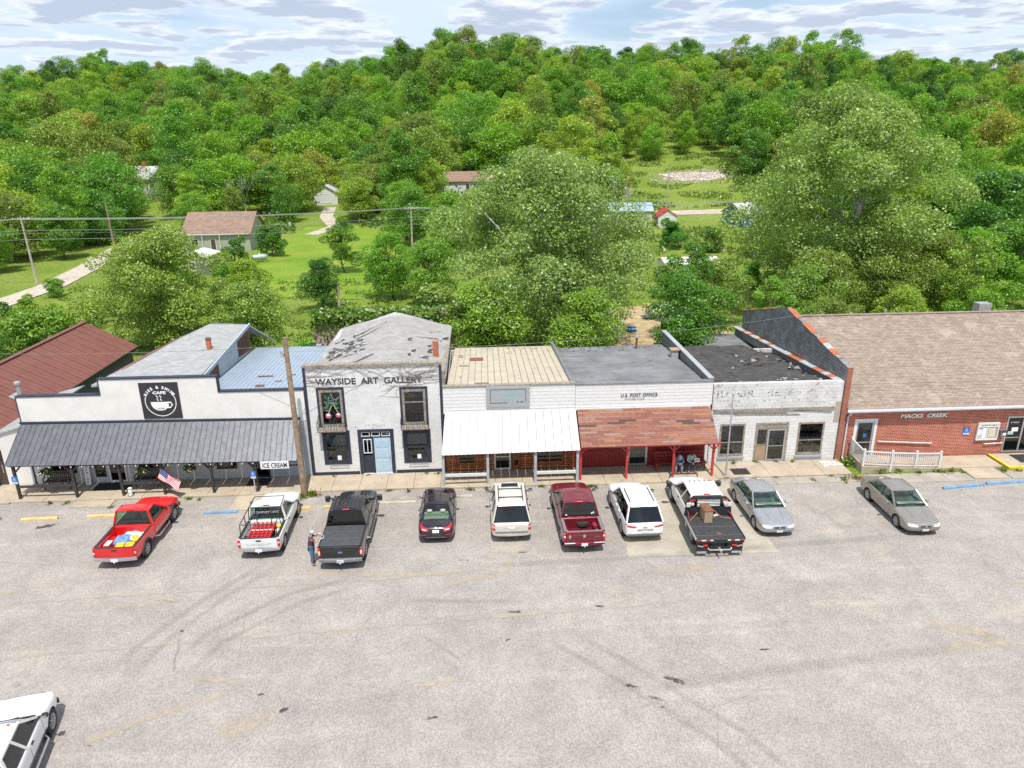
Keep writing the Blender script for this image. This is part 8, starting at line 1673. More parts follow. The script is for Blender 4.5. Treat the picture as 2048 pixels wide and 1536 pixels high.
def house(name, label, x0, x1, y0, y1, wall_h, ridge_h, wmat, rmat, axis='x', rz=0., openings=(), over=.4, z=None, gwin=None, panel=False, cat='house'):
	"""small gabled building; axis = direction of the ridge"""
	cx, cy = (x0+x1)/2, (y0+y1)/2; zb = T(cx, cy) if z is None else z
	for px, py in ((x0, y0), (x1, y0), (x0, y1), (x1, y1)): zb = max(zb, T(px, py)-.6)
	t = thing(name, label, cat, (cx, cy, zb), rz); hx, hy = (x1-x0)/2, (y1-y0)/2; m = MB()
	m.box(-hx, hx, -hy, hy, -1.5, wall_h); m.build('wall', wmat, t, local=True)
	if axis == 'x':
		m = MB()
		for s in (-1, 1): m.add([(s*hx, -hy, wall_h), (s*hx, hy, wall_h), (s*hx, 0, ridge_h-.05)], [(0, 1, 2)])
		m.build('gable', wmat, t, local=True)
		k = over*(ridge_h-wall_h)/hy
		for s in (-1, 1):
			m = MB(); pts = [(-hx-over, s*(hy+over), wall_h-k+.05), (hx+over, s*(hy+over), wall_h-k+.05), (hx+over, 0, ridge_h+.05), (-hx-over, 0, ridge_h+.05)]; m.add(pts+[(p[0], p[1], p[2]-.12) for p in pts], [(0, 1, 2, 3), (7, 6, 5, 4), (0, 1, 5, 4), (1, 2, 6, 5), (3, 0, 4, 7)]); m.build('roof', rmat, t, local=True)
	else:
		m = MB()
		for s in (-1, 1): m.add([(-hx, s*hy, wall_h), (hx, s*hy, wall_h), (0, s*hy, ridge_h-.05)], [(0, 1, 2)])
		m.build('gable', wmat, t, local=True); k = over*(ridge_h-wall_h)/hx
		for s in (-1, 1):
			m = MB(); pts = [(s*(hx+over), -hy-over, wall_h-k+.05), (s*(hx+over), hy+over, wall_h-k+.05), (0, hy+over, ridge_h+.05), (0, -hy-over, ridge_h+.05)]; m.add(pts+[(p[0], p[1], p[2]-.12) for p in pts], [(0, 1, 2, 3), (7, 6, 5, 4), (0, 1, 5, 4), (1, 2, 6, 5), (3, 0, 4, 7)]); m.build('roof', rmat, t, local=True)
	for (kind, face, a, b, c, d) in openings:      # face 'f' front (-y), 'r' right (+x), 'l' left
		m = MB(); e = MB()
		if face == 'f': frame_xz(m, a, b, c, d, -hy-.06, -hy+.02, .1); e.box(a+.1, b-.1, -hy-.03, -hy-.004, c+.1, d-.1)
		else:
			s = 1 if face == 'r' else -1; X0, X1 = sorted((s*hx-.02*s, s*(hx+.06)))
			m.box(X0, X1, a, a+.1, c, d); m.box(X0, X1, b-.1, b, c, d); m.box(X0, X1, a+.1, b-.1, d-.1, d); m.box(X0, X1, a+.1, b-.1, c, c+.1); X0, X1 = sorted((s*(hx+.004), s*(hx+.03))); e.box(X0, X1, a+.1, b-.1, c+.1, d-.1)
		w = m.build(kind, 'white_paint', t, local=True); e.build('pane' if kind == 'window' else 'door_leaf', 'window_far' if kind == 'window' else ('door_frame_white' if kind == 'garage_door' else 'bench_brown'), w, local=True)
		if kind == 'garage_door':
			for i in range(1, 4): z_ = c+(d-c)*i/4; MB().box(a+.1, b-.1, -hy-.036, -hy-.031, z_-.02, z_+.02).build('panel_joint', 'sign_grey', w, local=True)
	return t
plain('window_far', (.03, .035, .04), .15, .1, 3, 0, .6); plain('siding_green_grey', (.36, .37, .31), .8, .08, 1); plain('siding_white', (.66, .66, .63), .8, .08, 1); plain('siding_cream', (.56, .50, .38), .8, .08, 1); plain('siding_blue', (.06, .14, .25), .7, .12, 1); plain('roof_light_blue', (.36, .47, .60), .5, .08, 1, .2); plain('roof_red', (.45, .03, .04), .6, .1, 1); plain('roof_grey_light', (.46, .46, .46), .8, .12, 1); plain('roof_white', (.66, .63, .57), .6, .08, 1); plain('siding_dark', (.055, .05, .048), .8, .2, 1)
h1 = house('brown_roofed_house', 'long beige house with brown shingle roof left of the mown lawn', -50.5, -39.2, 129.8, 139.4, 3.3, 6.3, 'siding_green_grey', 'house_shingles', 'x', 0, [('window', 'f', -4.5, -3.2, 1., 2.2), ('door', 'f', -1.2, -.2, .1, 2.2), ('window', 'f', 2.2, 3.6, 1., 2.2), ('window', 'r', -1., .4, 1., 2.1)])
MB().box(4.2, 4.6, -2., -1.5, 4.9, 5.7).build('vent', 'galvanised', h1, local=True); MB().box(-5.7, 5.7, -5.25, -5.15, 2.92, 3.06).build('gutter', 'gutter_white', h1, local=True)
for x in (-2.4, .6, 3.9): MB().box(x-.05, x+.05, -5.2, -5.1, 0, 2.9).build('downspout', 'gutter_white', h1, local=True)
house('garden_shed', 'small grey shed with pale roof below the brown-roofed house', -43, -38.6, 106.5, 112, 2.6, 3.2, 'membrane_grey', 'roof_white', 'y', 0, [('door', 'f', -.5, .5, 0, 2.)], .2, cat='shed')
h = house('hillside_house', 'white gabled house half hidden by trees on the left hillside', -90, -80, 196, 205, 4.2, 7.0, 'siding_white', 'roof_grey_light', 'x', R(-22), [('window', 'l', -.6, .6, 2.6, 3.8), ('window', 'f', -3, -1.8, 2.2, 3.4), ('window', 'f', 1, 2.2, 2.2, 3.4)])
MB().box(-.4, .4, -.4, .4, 6.6, 8.2).build('chimney', 'chimney_brick', h, local=True)
house('white_garage', 'small white garage with a roller door at the wood edge', -39.6, -33.8, 187, 194, 2.7, 4.4, 'siding_white', 'roof_grey_light', 'y', 0, [('garage_door', 'f', -1.5, 1.5, .1, 2.3)], .35, cat='garage')
house('red_roofed_house', 'house with dull red-brown roof peeking between trees mid-hill', -7.5, 5.5, 192, 200, 2.9, 5.0, 'siding_white', 'house_shingles', 'x', 0, [('window', 'f', 1, 2.6, 1., 2.2), ('door', 'f', -1, 0, .1, 2.1)])
house('long_metal_barn', 'long cream metal barn with pale blue roof beyond the meadow', 22, 37.5, 153, 161, 3.2, 4.5, 'siding_cream', 'roof_light_blue', 'x', R(-6), [('garage_door', 'f', -6, -3, 0, 2.6), ('window', 'f', 3, 4.2, 1.1, 2.)], .3, cat='barn')
house('red_roofed_shed', 'small white shed with bright red roof at the barn end', 38.6, 42.4, 152, 157, 2.3, 3.6, 'siding_white', 'roof_red', 'y', R(-6), [('door', 'f', -.5, .5, 0, 2.)], .2, cat='shed')
house('blue_cottage', 'small dark blue cottage with grey roof beside the gravel lane', 54.2, 61.5, 150.5, 157.5, 2.8, 4.6, 'siding_blue', 'roof_grey_light', 'x', R(20), [('window', 'f', -2.4, -1.4, 1., 2.1), ('door', 'f', .2, 1.1, .1, 2.1), ('window', 'l', -.8, .4, 1., 2.1)])
house('cream_cottage', 'cream cottage half hidden behind the big right-hand tree', 58.5, 64, 137, 143, 2.6, 4.2, 'siding_cream', 'roof_grey_light', 'x', R(-10), [('window', 'f', -1.5, -.4, 1., 2.)])
house('white_trailer', 'low white metal-roofed shed among bushes behind the derelict shop', 26.4, 34.2, 99.5, 103.8, 1.6, 2.2, 'siding_white', 'roof_white', 'x', R(2), [('window', 'f', 1.5, 2.5, .7, 1.3)], .15, cat='shed')
house('dark_shed', 'dark brown board shed with white window behind the derelict shop', 16.7, 20.0, 60.5, 64.0, 3.1, 3.9, 'siding_dark', 'membrane_grey', 'y', R(-8), [('window', 'r', -.8, .2, 1.2, 2.2)], .15, cat='shed')
house('grey_house', 'grey hillside house mostly hidden by the bare tree', 28, 37, 203, 210, 2.6, 4.2, 'roof_grey_light', 'roof_grey_light', 'x', 0, [('window', 'f', -2, -.8, 1., 2.)])
def tank():
	t = thing('propane_tank', 'silver propane tank lying on the lawn near the brown-roofed house', 'propane tank', (-34.3, 117.5, 0), R(25)); MB().lathe([(0, -1.3), (.3, -1.2), (.45, -.95), (.48, -.7), (.48, .7), (.45, .95), (.3, 1.2), (0, 1.3)], 18, 'x', (0, 0, .75)).build('tank', 'galvanised', t, 50, local=True); MB().lathe([(0, 1.36), (.14, 1.33), (.15, 1.2)], 10, 'z').build('dome', 'plastic_white', t, 50, local=True)
	for x in (-.7, .7): MB().box(x-.08, x+.08, -.35, .35, -.1, .35).build('foot', 'galvanised', t, local=True)
tank()
def stone_wall():
	t = thing('ruined_wall', 'ruined pinkish wall overgrown with ivy behind the gallery', 'wall', (-6, 56.3, 0)); rg = random.Random(5)
	plain('stucco_pink', (.40, .29, .24), .95, .2, 1.2, bump=.5, bscale=6, kind='World', dirt=(.2, .17, .13), dirt_amt=.6)
	m = MB(); pts = [(-13, -.03), (1.5, -.03)]; x = 1.5
	while x > -13: pts.append((x, 5.5+rg.uniform(-.5, .6))); x -= .9
	m.prism(pts, 'y', 56.0, 56.5); m.build('masonry', 'stucco_pink', t)
	v = MB()
	for k in range(3600):
		x = rg.uniform(-13, 1.5); z = 6.2-abs(rg.gauss(0, 1.3)); 
		if math.sin(x*1.7)+math.sin(x*.6+1) < rg.uniform(-2.2, 1.4) and z < 5: continue
		c = Vector((x, 55.95-rg.uniform(0, .35) if z < 5.7 else rg.uniform(55.6, 56.8), max(.2, z))); u = Vector((rg.uniform(-1, 1), rg.uniform(-1, .3), rg.uniform(-1, 1))).normalized(); w = u.orthogonal().normalized(); s = rg.uniform(.08, .17); v.add([c-u*s, c-w*s*.8, c+u*s, c+w*s*.8], [(0, 1, 2, 3)])
	o = v.build('ivy', 'leaves', t, fix=False); o['tint'] = (.12, .24, .02)
stone_wall()
def junk():
	o = MB(); rg = random.Random(8)
	for k in range(60):
		a, r = rg.uniform(0, 6.3), abs(rg.gauss(0, .8)); s = rg.uniform(.08, .3); x, y = 18.6+r*math.cos(a), 75+r*math.sin(a)*.8; z = max(0., .5-.4*r); o.add([(x+sx*s, y+sy*s*.6, z+(s*.7 if t else -.05)+rg.uniform(-.05, .05)) for t in (0, 1) for sx, sy in ((-1, -1), (1, -1), (1, 1), (-1, 1))], [(4, 5, 6, 7), (0, 1, 5, 4), (1, 2, 6, 5), (2, 3, 7, 6), (3, 0, 4, 7)])
	tag(o.build('burn_pile', 'membrane_grey', fix=False), 'grey heap of ash and scrap on the dirt yard', 'scrap heap', kind='stuff')
	b = thing('rowing_boat', 'white overturned boat on the grass behind the dirt yard', 'boat', (21.6, 79.5, .02), R(8)); n = 9; P = [[(-2.2+4.4*i/16, .75*math.sin(math.pi*(.06+.9*i/16))**.6*math.cos(math.pi*j/n), .62*math.sin(math.pi*(.06+.9*i/16))**.4*math.sin(math.pi*j/n)**.7) for j in range(n+1)] for i in range(17)]; m = MB(); m.grid(P); m.build('hull', 'plastic_white', b, 50, False, True); MB().bar((-2., 0, .62), (2., 0, .62), .08, .05).build('keel', 'plastic_white', b, local=True)
	t = thing('blue_tub', 'small blue tub lying by the trees behind the post office', 'tub', (15.5, 70, 0)); MB().lathe([(0, .02), (.5, .02), (.6, .4), (.56, .4), (.46, .06), (0, .06)], 16, 'z').build('tub', 'plastic_blue', t, 40, False, True); MB().lathe([(.6, .38), (.64, .40), (.6, .42)], 16, 'z').build('rim', 'plastic_white', t, 40, False, True)
junk()
# poles and lines
utility_pole('utility_pole', 'wooden utility pole with crossarm beside the gravel road at far left', (-59.9, 101.2, -.05), (-60.1, 101.2, 9.2), .17, .11, 'pole_wood_pale', None, 1.1)
utility_pole('utility_pole', 'brown utility pole further up the gravel road', (-63.6, 132.1, -.05), (-63.7, 132.1, 8.6), .2, .13, 'pole_wood', None, None)
utility_pole('utility_pole', 'wooden utility pole with crossarm at the right edge of the lawn', (-10.7, 125.3, -.05), (-10.6, 125.3, 7.6), .17, .12, 'pole_wood_pale', None, 1.0)
utility_pole('utility_pole', 'short grey pole with meter box behind the cafe', (-15.7, 82.3, -.05), (-15.7, 82.3, 3.1), .16, .14, 'pole_wood_pale')
utility_pole('utility_pole', 'slim pole with white lamp on the cleared hillside', (46.5, 177.4, 2.2), (46.7, 177.4, 11.2), .16, .11, 'pole_wood_pale')
utility_pole('utility_pole', 'utility pole with crossarm hidden in the big right-hand tree', (52, 128, -.05), (52, 128, 7.8), .17, .12, 'pole_wood_pale', None, 1.0)
for k, (dz, dy) in enumerate(((-.2, -.9), (-.2, -.3), (-.2, .3), (-.2, .9), (-1.7, 0), (-2.1, 0), (-2.9, 0))):
	nm = ['topmost', 'second', 'third', 'fourth', 'fifth', 'sixth', 'lowest'][k]
	A, B_, C_, D_ = (-150, 92+dy, 8.5+dz), (-60.1, 101.2+dy, 9.1+dz), (-10.6, 125.3+dy, 7.55+dz), (52, 128+dy, 7.75+dz); E_ = (128, 112+dy, 9.+dz)
	wire('power_line', nm+' power line left of the far-left roadside pole', A, B_, 1.0, .022); wire('power_line', nm+' power line between the roadside pole and the lawn pole', B_, C_, .5, .022, n=24); wire('power_line', nm+' power line from the lawn pole into the big right-hand tree', C_, D_, .5, .022, n=24); wire('power_line', nm+' power line running out of the picture on the right', D_, E_, .6, .022)
# ------------------------------------------------------------------ trees
def quads_mesh(name, V, mats):
	"""V: (n,4,3) leaf quads"""
	n = len(V); me = bpy.data.meshes.new(name); me.vertices.add(n*4); me.vertices.foreach_set('co', V.reshape(-1).astype(np.float32)); me.loops.add(n*4); me.loops.foreach_set('vertex_index', np.arange(n*4, dtype=np.int32)); me.polygons.add(n); me.polygons.foreach_set('loop_start', np.arange(0, n*4, 4, dtype=np.int32)); me.polygons.foreach_set('loop_total', np.full(n, 4, dtype=np.int32)); me.update(calc_edges=True)
	for m in mats: me.materials.append(MATS[m])
	return me
def unit(v): return v/np.maximum(1e-9, np.linalg.norm(v, axis=-1, keepdims=True))
def leaf_quads(P, Nn, size, rg, asp=.62):
	n = len(P); r = unit(rg.normal(size=(n, 3))); U = unit(np.cross(Nn, r)); W = np.cross(Nn, U); s = (size*rg.uniform(.6, 1.35, (n, 1)))
	bend = Nn*s*rg.uniform(-.35, .1, (n, 1))
	return np.stack([P-U*s+bend, P-W*s*asp, P+U*s+bend, P+W*s*asp], 1)
def lobes(rg, H, Rw, z0, n, top=.9):
	ph = rg.uniform(0, 6.3, 3)
	"""centres and radii of leafy clumps spread over a crown"""
	C = []; Rr = []
	for k in range(n):
		t = (k+.5)/n; h = z0+(H-z0)*min(.97, max(.05, .08+.86*t**.9+rg.normal()*.05)); prof = math.sin(math.pi*min(1, (.14+.80*t)))**.75; a = k*2.39996+rg.uniform(-.4, .4); rad = Rw*prof*rg.uniform(.25, 1.02)*(1+.16*math.sin(2*a+ph[0])+.12*math.sin(3*a+ph[1]+h)); C.append((rad*math.cos(a), rad*math.sin(a), h)); Rr.append(Rw*rg.uniform(.16, .44)*(1-.25*t)*min(1., 5.5/(n**.45)))
	C.append((0, 0, H-Rw*.25)); Rr.append(Rw*.3)
	return np.array(C), np.array(Rr)
def crown_quads(rg, H, Rw, z0, nl, n, leaf, loose=.12):
	C, Rr = lobes(rg, H, Rw, z0, nl); w = Rr**2; idx = rg.choice(len(C), n, p=w/w.sum()); d = unit(rg.normal(size=(n, 3))+np.array([0, 0, .35])); rad = Rr[idx][:, None]*(rg.uniform(.55, 1., (n, 1))**.6)*(1+loose*rg.normal(size=(n, 1)))
	P = C[idx]+d*rad*np.array([1.1, 1.1, .78]); P[:, 2] = np.maximum(P[:, 2], z0*.5+.2); Nn = unit(d*.45+np.array([0, 0, .6])+rg.normal(size=(n, 3))*.62)
	return leaf_quads(P, Nn, leaf, rg), C
def trunk_mb(rg, H, z0, C, r0, nl=9, lean=.0, sides=7):
	m = MB(); th = H*.78; pts = []; x = y = 0
	for k in range(6): pts.append((x, y, th*k/5-.25 if k == 0 else th*k/5)); x += rg.normal()*.02*H+lean; y += rg.normal()*.02*H
	m.tube(pts, [r0*(1-.8*k/5) for k in range(6)], sides)
	for i in rg.choice(len(C), min(nl, len(C)), replace=False):
		c = C[i]; h = min(max(z0*.7, c[2]*.55), th*.92); k = h/th*5; a = int(min(4, k)); f = k-a; b = np.array(pts[a])*(1-f)+np.array(pts[a+1])*f; b[2] = h; mid = b*.5+c*.5+np.array([rg.normal()*.2, rg.normal()*.2, -.06*H*.3])
		m.tube([tuple(b), tuple(mid), tuple(c)], [r0*.42, r0*.26, r0*.08], 5)
	return m
def tree_kind(seed, H, Rw, z0, nl, n, leaf, r0, bark='bark', loose=.12):
	rg = np.random.default_rng(seed); Q, C = crown_quads(rg, H, Rw, z0, nl, n, leaf, loose); cm = quads_mesh('crown', Q, ['leaves']); tm = trunk_mb(rg, H, z0, C, r0).mesh('trunk'); tm.materials.append(MATS[bark]); tm.polygons.foreach_set('use_smooth', [True]*len(tm.polygons)); return cm, tm
def plant(kind, name, label, x, y, s, rz, tint, group=None, z=None, cat='tree', sz=1.):
	t = bpy.data.objects.new(name, None); COL.objects.link(t); t.location = (x, y, (T(x, y) if z is None else z)); t.scale = (s*(.88+.3*abs(math.sin(x*7.1))), s*(.88+.3*abs(math.sin(y*5.3))), s*(.86+.3*abs(math.sin(x*3.7+y)))) if name == 'forest_tree' else (s, s, s*sz); t.rotation_euler = (0, 0, rz); tag(t, label, cat, group)
	for nm, me in (('crown', kind[0]), ('trunk', kind[1])):
		o = bpy.data.objects.new(nm, me); COL.objects.link(o); o.parent = t
		if nm == 'crown': o['tint'] = tint if name == 'forest_tree' or max(tint) > .3 else (tint[0]*1.65, tint[1]*1.6, tint[2]*1.5)
	return t
FOREST = [tree_kind(100+k, 15, 6.8, 1.6, 44, 11500, .205, .26, 'bark', .17) for k in range(4)] + [tree_kind(120+k, 16.5, 5.6, 1.8, 36, 9500, .205, .24, 'bark', .2) for k in range(3)] + [tree_kind(130, 13.5, 6.4, 1.6, 34, 9000, .2, .24, 'bark_pale', .2)]
MID = [tree_kind(200+k, 10, 4.5, 1.2, 34, 17000, .125, .2) for k in range(3)] + [tree_kind(210, 11, 3.5, 1.2, 30, 13000, .12, .18)]
BUSH = [tree_kind(300+k, 3.4, 2.2, .2, 18, 6000, .095, .06) for k in range(2)]
# ---- big individual trees behind the shops
K = tree_kind(400, 22.6, 11.2, 1.6, 120, 95000, .14, .55, 'bark_pale', .1)
plant(K, 'sycamore_tree', 'huge pale green tree towering behind the brick building roof', 39.4, 77, 1, .6, (.30, .43, .115))
K = tree_kind(401, 17.6, 8.8, 1.0, 105, 76000, .118, .36, 'bark_pale', .12)
plant(K, 'cottonwood_tree', 'large grey-green tree rising behind the shop and post office roofs', 5.9, 62.5, 1, 2., (.29, .415, .125))
K = tree_kind(402, 14.5, 5.2, 1.2, 44, 32000, .105, .25, 'bark_pale', .15)
plant(K, 'cottonwood_tree', 'narrower grey-green tree right of the large one behind the post office', 11.4, 68, 1, 1., (.29, .41, .125)); plant(MID[1], 'leafy_tree', 'light green tree low behind the gallery and stone shop roofs', .8, 55.5, .82, 1.2, (.16, .27, .03)); plant(MID[2], 'leafy_tree', 'bright green low tree directly behind the post office roof', 8.2, 54.5, .75, .2, (.17, .28, .04))
K = tree_kind(403, 10.8, 6.0, .6, 56, 44000, .108, .28, 'bark', .1)
plant(K, 'maple_tree', 'broad light green tree behind the cafe roof', -29.6, 68.5, 1, .4, (.30, .42, .08))
for a in [(MID[0], 'leafy_tree', 'dense dark green tree behind the derelict shop', 17.3, 57.5, .78, .3, (.075, .19, .02)), (MID[3], 'leafy_tree', 'tall dark green tree left of the brick gable', 20.2, 66, .85, 2.0, (.08, .19, .025)), (MID[1], 'leafy_tree', 'thin light green tree behind the pale blue metal roof', -19.4, 62.5, .74, 1.5, (.17, .26, .05)), (MID[3], 'leafy_tree', 'loose light green tree behind the cafe clerestory', -22.6, 64, .66, .2, (.18, .26, .05)), (MID[2], 'leafy_tree', 'compact dark green tree beside the short grey pole', -17.8, 83, .58, 0, (.045, .13, .02)), (MID[0], 'leafy_tree', 'rounded green tree behind the gallery roof ridge', -10.2, 88, .78, 3., (.11, .25, .02)), (MID[1], 'leafy_tree', 'light green tree right of the rounded one behind the gallery', -5.2, 84, .8, 4., (.13, .26, .03)), (MID[3], 'leafy_tree', 'slender tree standing alone on the mown lawn', -19.1, 106.5, .72, 1., (.09, .19, .02)), (MID[1], 'leafy_tree', 'dark green tree behind the red metal roof', -40.5, 59, .5, 3.3, (.08, .18, .025)), (MID[0], 'leafy_tree', 'dark bushy tree below the big tree, far right', 60, 84, 1.05, .4, (.05, .15, .015)), (MID[1], 'leafy_tree', 'dark green tree at the right edge behind the brick building', 66, 90, 1.45, 1.4, (.055, .155, .018)), (MID[2], 'leafy_tree', 'bright green tree at the right edge above the ridge', 53.5, 74, .9, 2.4, (.12, .27, .02)), (MID[3], 'leafy_tree', 'light green tree on the right behind the brick roof', 47.5, 66, .85, 2., (.16, .26, .04)), (MID[0], 'leafy_tree', 'green tree at the foot of the big right-hand tree', 30, 64, .72, 5., (.14, .24, .04)), (MID[1], 'leafy_tree', 'loose grey-green tree left of the big right-hand tree', 24.5, 72, .7, 2., (.16, .24, .05)), (MID[3], 'leafy_tree', 'grey-green tree right of the big right-hand tree', 56, 100, 1.3, 5., (.12, .22, .04))]: plant(a[0], a[1], a[2], a[3], a[4], a[5], a[6], a[7])
for a in [('round bush beside the propane tank', -37.3, 116, 1.15, (.07, .17, .02)), ('tall bush at the corner of the brown-roofed house', -34.0, 124, 1.45, (.06, .16, .02)), ('dense round bush in the meadow behind the white shed', 34, 125, 1.35, (.06, .19, .02)), ('dull green bush right of the dense round bush', 39, 119, 1.2, (.10, .18, .03)), ('bush below the white metal-roofed shed', 35.5, 90, 1.0, (.11, .25, .02)), ('loose bush beside the dirt yard', 23.5, 86, 1.2, (.13, .22, .04)), ('bush by the lawn edge near the rounded tree', -13.6, 100, 1.1, (.12, .24, .03)), ('bush behind the red metal roof', -33.5, 61, 1.0, (.10, .22, .02)), ('large bush behind the left part of the red metal roof', -38, 63, 1.5, (.13, .24, .03)), ('dark bush by the near road verge', -45, 72, .8, (.07, .17, .02)), ('light bush between the road and the broad cafe tree', -41, 78, .8, (.16, .25, .03)), ('bush at the far left behind the red roof', -44, 63, 1.6, (.12, .24, .02)), ('dense bush at the far left road corner', -52, 74, 1.5, (.06, .15, .02)), ('small bush behind the gallery wall', -9, 60, .8, (.13, .25, .02)), ('low bush on the verge below the roadside pole', -53, 93, .7, (.13, .25, .03)), ('low bush by the road under the broad cafe tree', -49, 80, .8, (.15, .26, .03)), ('bush between the cafe tree and the small grey shed', -40, 98, 1., (.11, .24, .02)), ('bush left of the lone lawn tree', -33, 96, 1., (.10, .23, .02)), ('bush behind the pale blue roof', -14.5, 60, .8, (.11, .26, .02))]: plant(BUSH[len(a[0]) % 2], 'bush', a[0], a[1], a[2], a[3], a[1], a[4], None, None, 'bush')
# ---- bare trees
def bare_kind(seed, H, spread, r0, n=9):
	rg = random.Random(seed); m = MB()
	def br(p, d, L, r, lvl):
		q = p+d*L; mid = p.lerp(q, .5)+Vector((rg.uniform(-1, 1), rg.uniform(-1, 1), rg.uniform(-.5, .5)))*L*.06; m.tube([p, mid, q], [r, r*.8, r*.55], 5 if lvl < 2 else 3)
		if lvl >= 5: return
		for k in range(3 if lvl < 3 else 2+rg.randint(0, 1)):
			a = Vector((rg.uniform(-1, 1), rg.uniform(-1, 1), rg.uniform(-.1, .9))); br(q if k else p.lerp(q, .7), (d*.9+a*spread).normalized(), L*rg.uniform(.6, .8), r*.55, lvl+1)
	br(Vector((0, 0, -.3)), Vector((0, 0, 1)), H*.3, r0, 0); me = m.mesh('branches'); me.materials.append(MATS['bark_pale']); return me
BARE = [bare_kind(5, 13, .7, .2), bare_kind(9, 11, .8, .18)]
for i, (lab, x, y, s) in enumerate([('pale leafless tree above the barn', 29, 150, 1.1), ('pale leafless tree on the left hillside', -42, 196, 1.2), ('grey leafless tree at the right edge of the hill', 118, 205, 1.3), ('leafless tree behind the grey-green cottonwood', 16.5, 100, .95), ('leaning leafless tree right of the cottonwood', 20, 110, .8), ('pale-trunked leafless tree behind the brown-roofed house', -52, 172, 1.15), ('leafless tree left of the grey one on the right hill', 104, 212, 1.2), ('thin leafless tree breaking the skyline', 66, 372, 1.3), ('leafless tree on the skyline right of the thin one', 92, 372, 1.2)]):
	o = bpy.data.objects.new('bare_tree', BARE[i % 2]); COL.objects.link(o); o.location = (x, y, T(x, y)); o.scale = (s, s, s); o.rotation_euler = (0, 0, i*1.1); tag(o, lab, 'tree')
# ---- the wood on the hills
PAL = [((.205, .40, .03), 'bright green leafy tree in the hillside woods', 5), ((.145, .32, .03), 'mid green leafy tree in the hillside woods', 5), ((.31, .45, .045), 'yellow-green leafy tree in the hillside woods', 4), ((.245, .34, .06), 'olive green leafy tree in the hillside woods', 3), ((.085, .215, .028), 'deep green leafy tree in the hillside woods', 2), ((.34, .36, .07), 'rust-tinged leafy tree in the hillside woods', .45)]
def blocked(x, y):
	if -58 < x < -9 and 98 < y < 166: return True                     # lawn, house, road
	if -72 < x < -50 and 60 < y < 162: return True
	if 14 < x < 66 and y < 172: return True                           # meadow, barn
	if 36 < x < 84 and 160 < y < 232 and not (x > 76 and y > 205): return True
	if -12 < x < 14 and y < 150: return True
	if (-40 < x < -31 or -.232*y < x < -.165*y) and 150 < y < 194: return True                   # garage and drive
	if -9 < x < 7 and 150 < y < 200: return True
	if -.455*y < x < -.395*y and 128 < y < 206: return True
	if 26 < x < 40 and 186 < y < 212: return True
	return False
def scatter():
	rg = np.random.default_rng(77); pts = []; cell = {}
	tries = 26000
	ys = np.sqrt(rg.uniform(100**2, 450**2, tries)); bs = rg.uniform(-.735, .80, tries)
	for y, b in zip(ys, bs):
		x = b*y; lim = float(np.interp(b, _BX, _BR))+14
		if y > lim or y < 100 or blocked(x, y): continue
		if y < 150 and not (x < -66 or x > 66 or (-31 < x < 0 and y > 146)): continue
		d = 6.6 if y < 230 else 7.8; k = (int(x//9), int(y//9))
		if any((x-q[0])**2+(y-q[1])**2 < d*d for i in (-1, 0, 1) for j in (-1, 0, 1) for q in cell.get((k[0]+i, k[1]+j), ())): continue
		cell.setdefault(k, []).append((x, y)); pts.append((x, y))
	# a few nearer trees that frame the lawn
	pts.sort(key=lambda p: p[1]); return pts
PTS = scatter(); NEAR = 290
def where(x, y):
	b = x/y
	if y < 150: return 'at the wood edge on the far left' if x < 0 else 'at the wood edge on the far right'
	if b < -.45: return 'in the woods left of the white hillside house'
	if b < -.26: return 'in the woods above the brown-roofed house'
	if b < -.10: return 'in the woods around the white garage'
	if b < .10: return 'in the woods beside the red-roofed hillside house'
	if b < .24: return 'in the woods left of the cleared meadow'
	if b < .38: return 'in the woods above the pale rock bank'
	return 'in the woods behind the huge right-hand tree' if b < .55 else 'in the woods at the right edge of the hill'
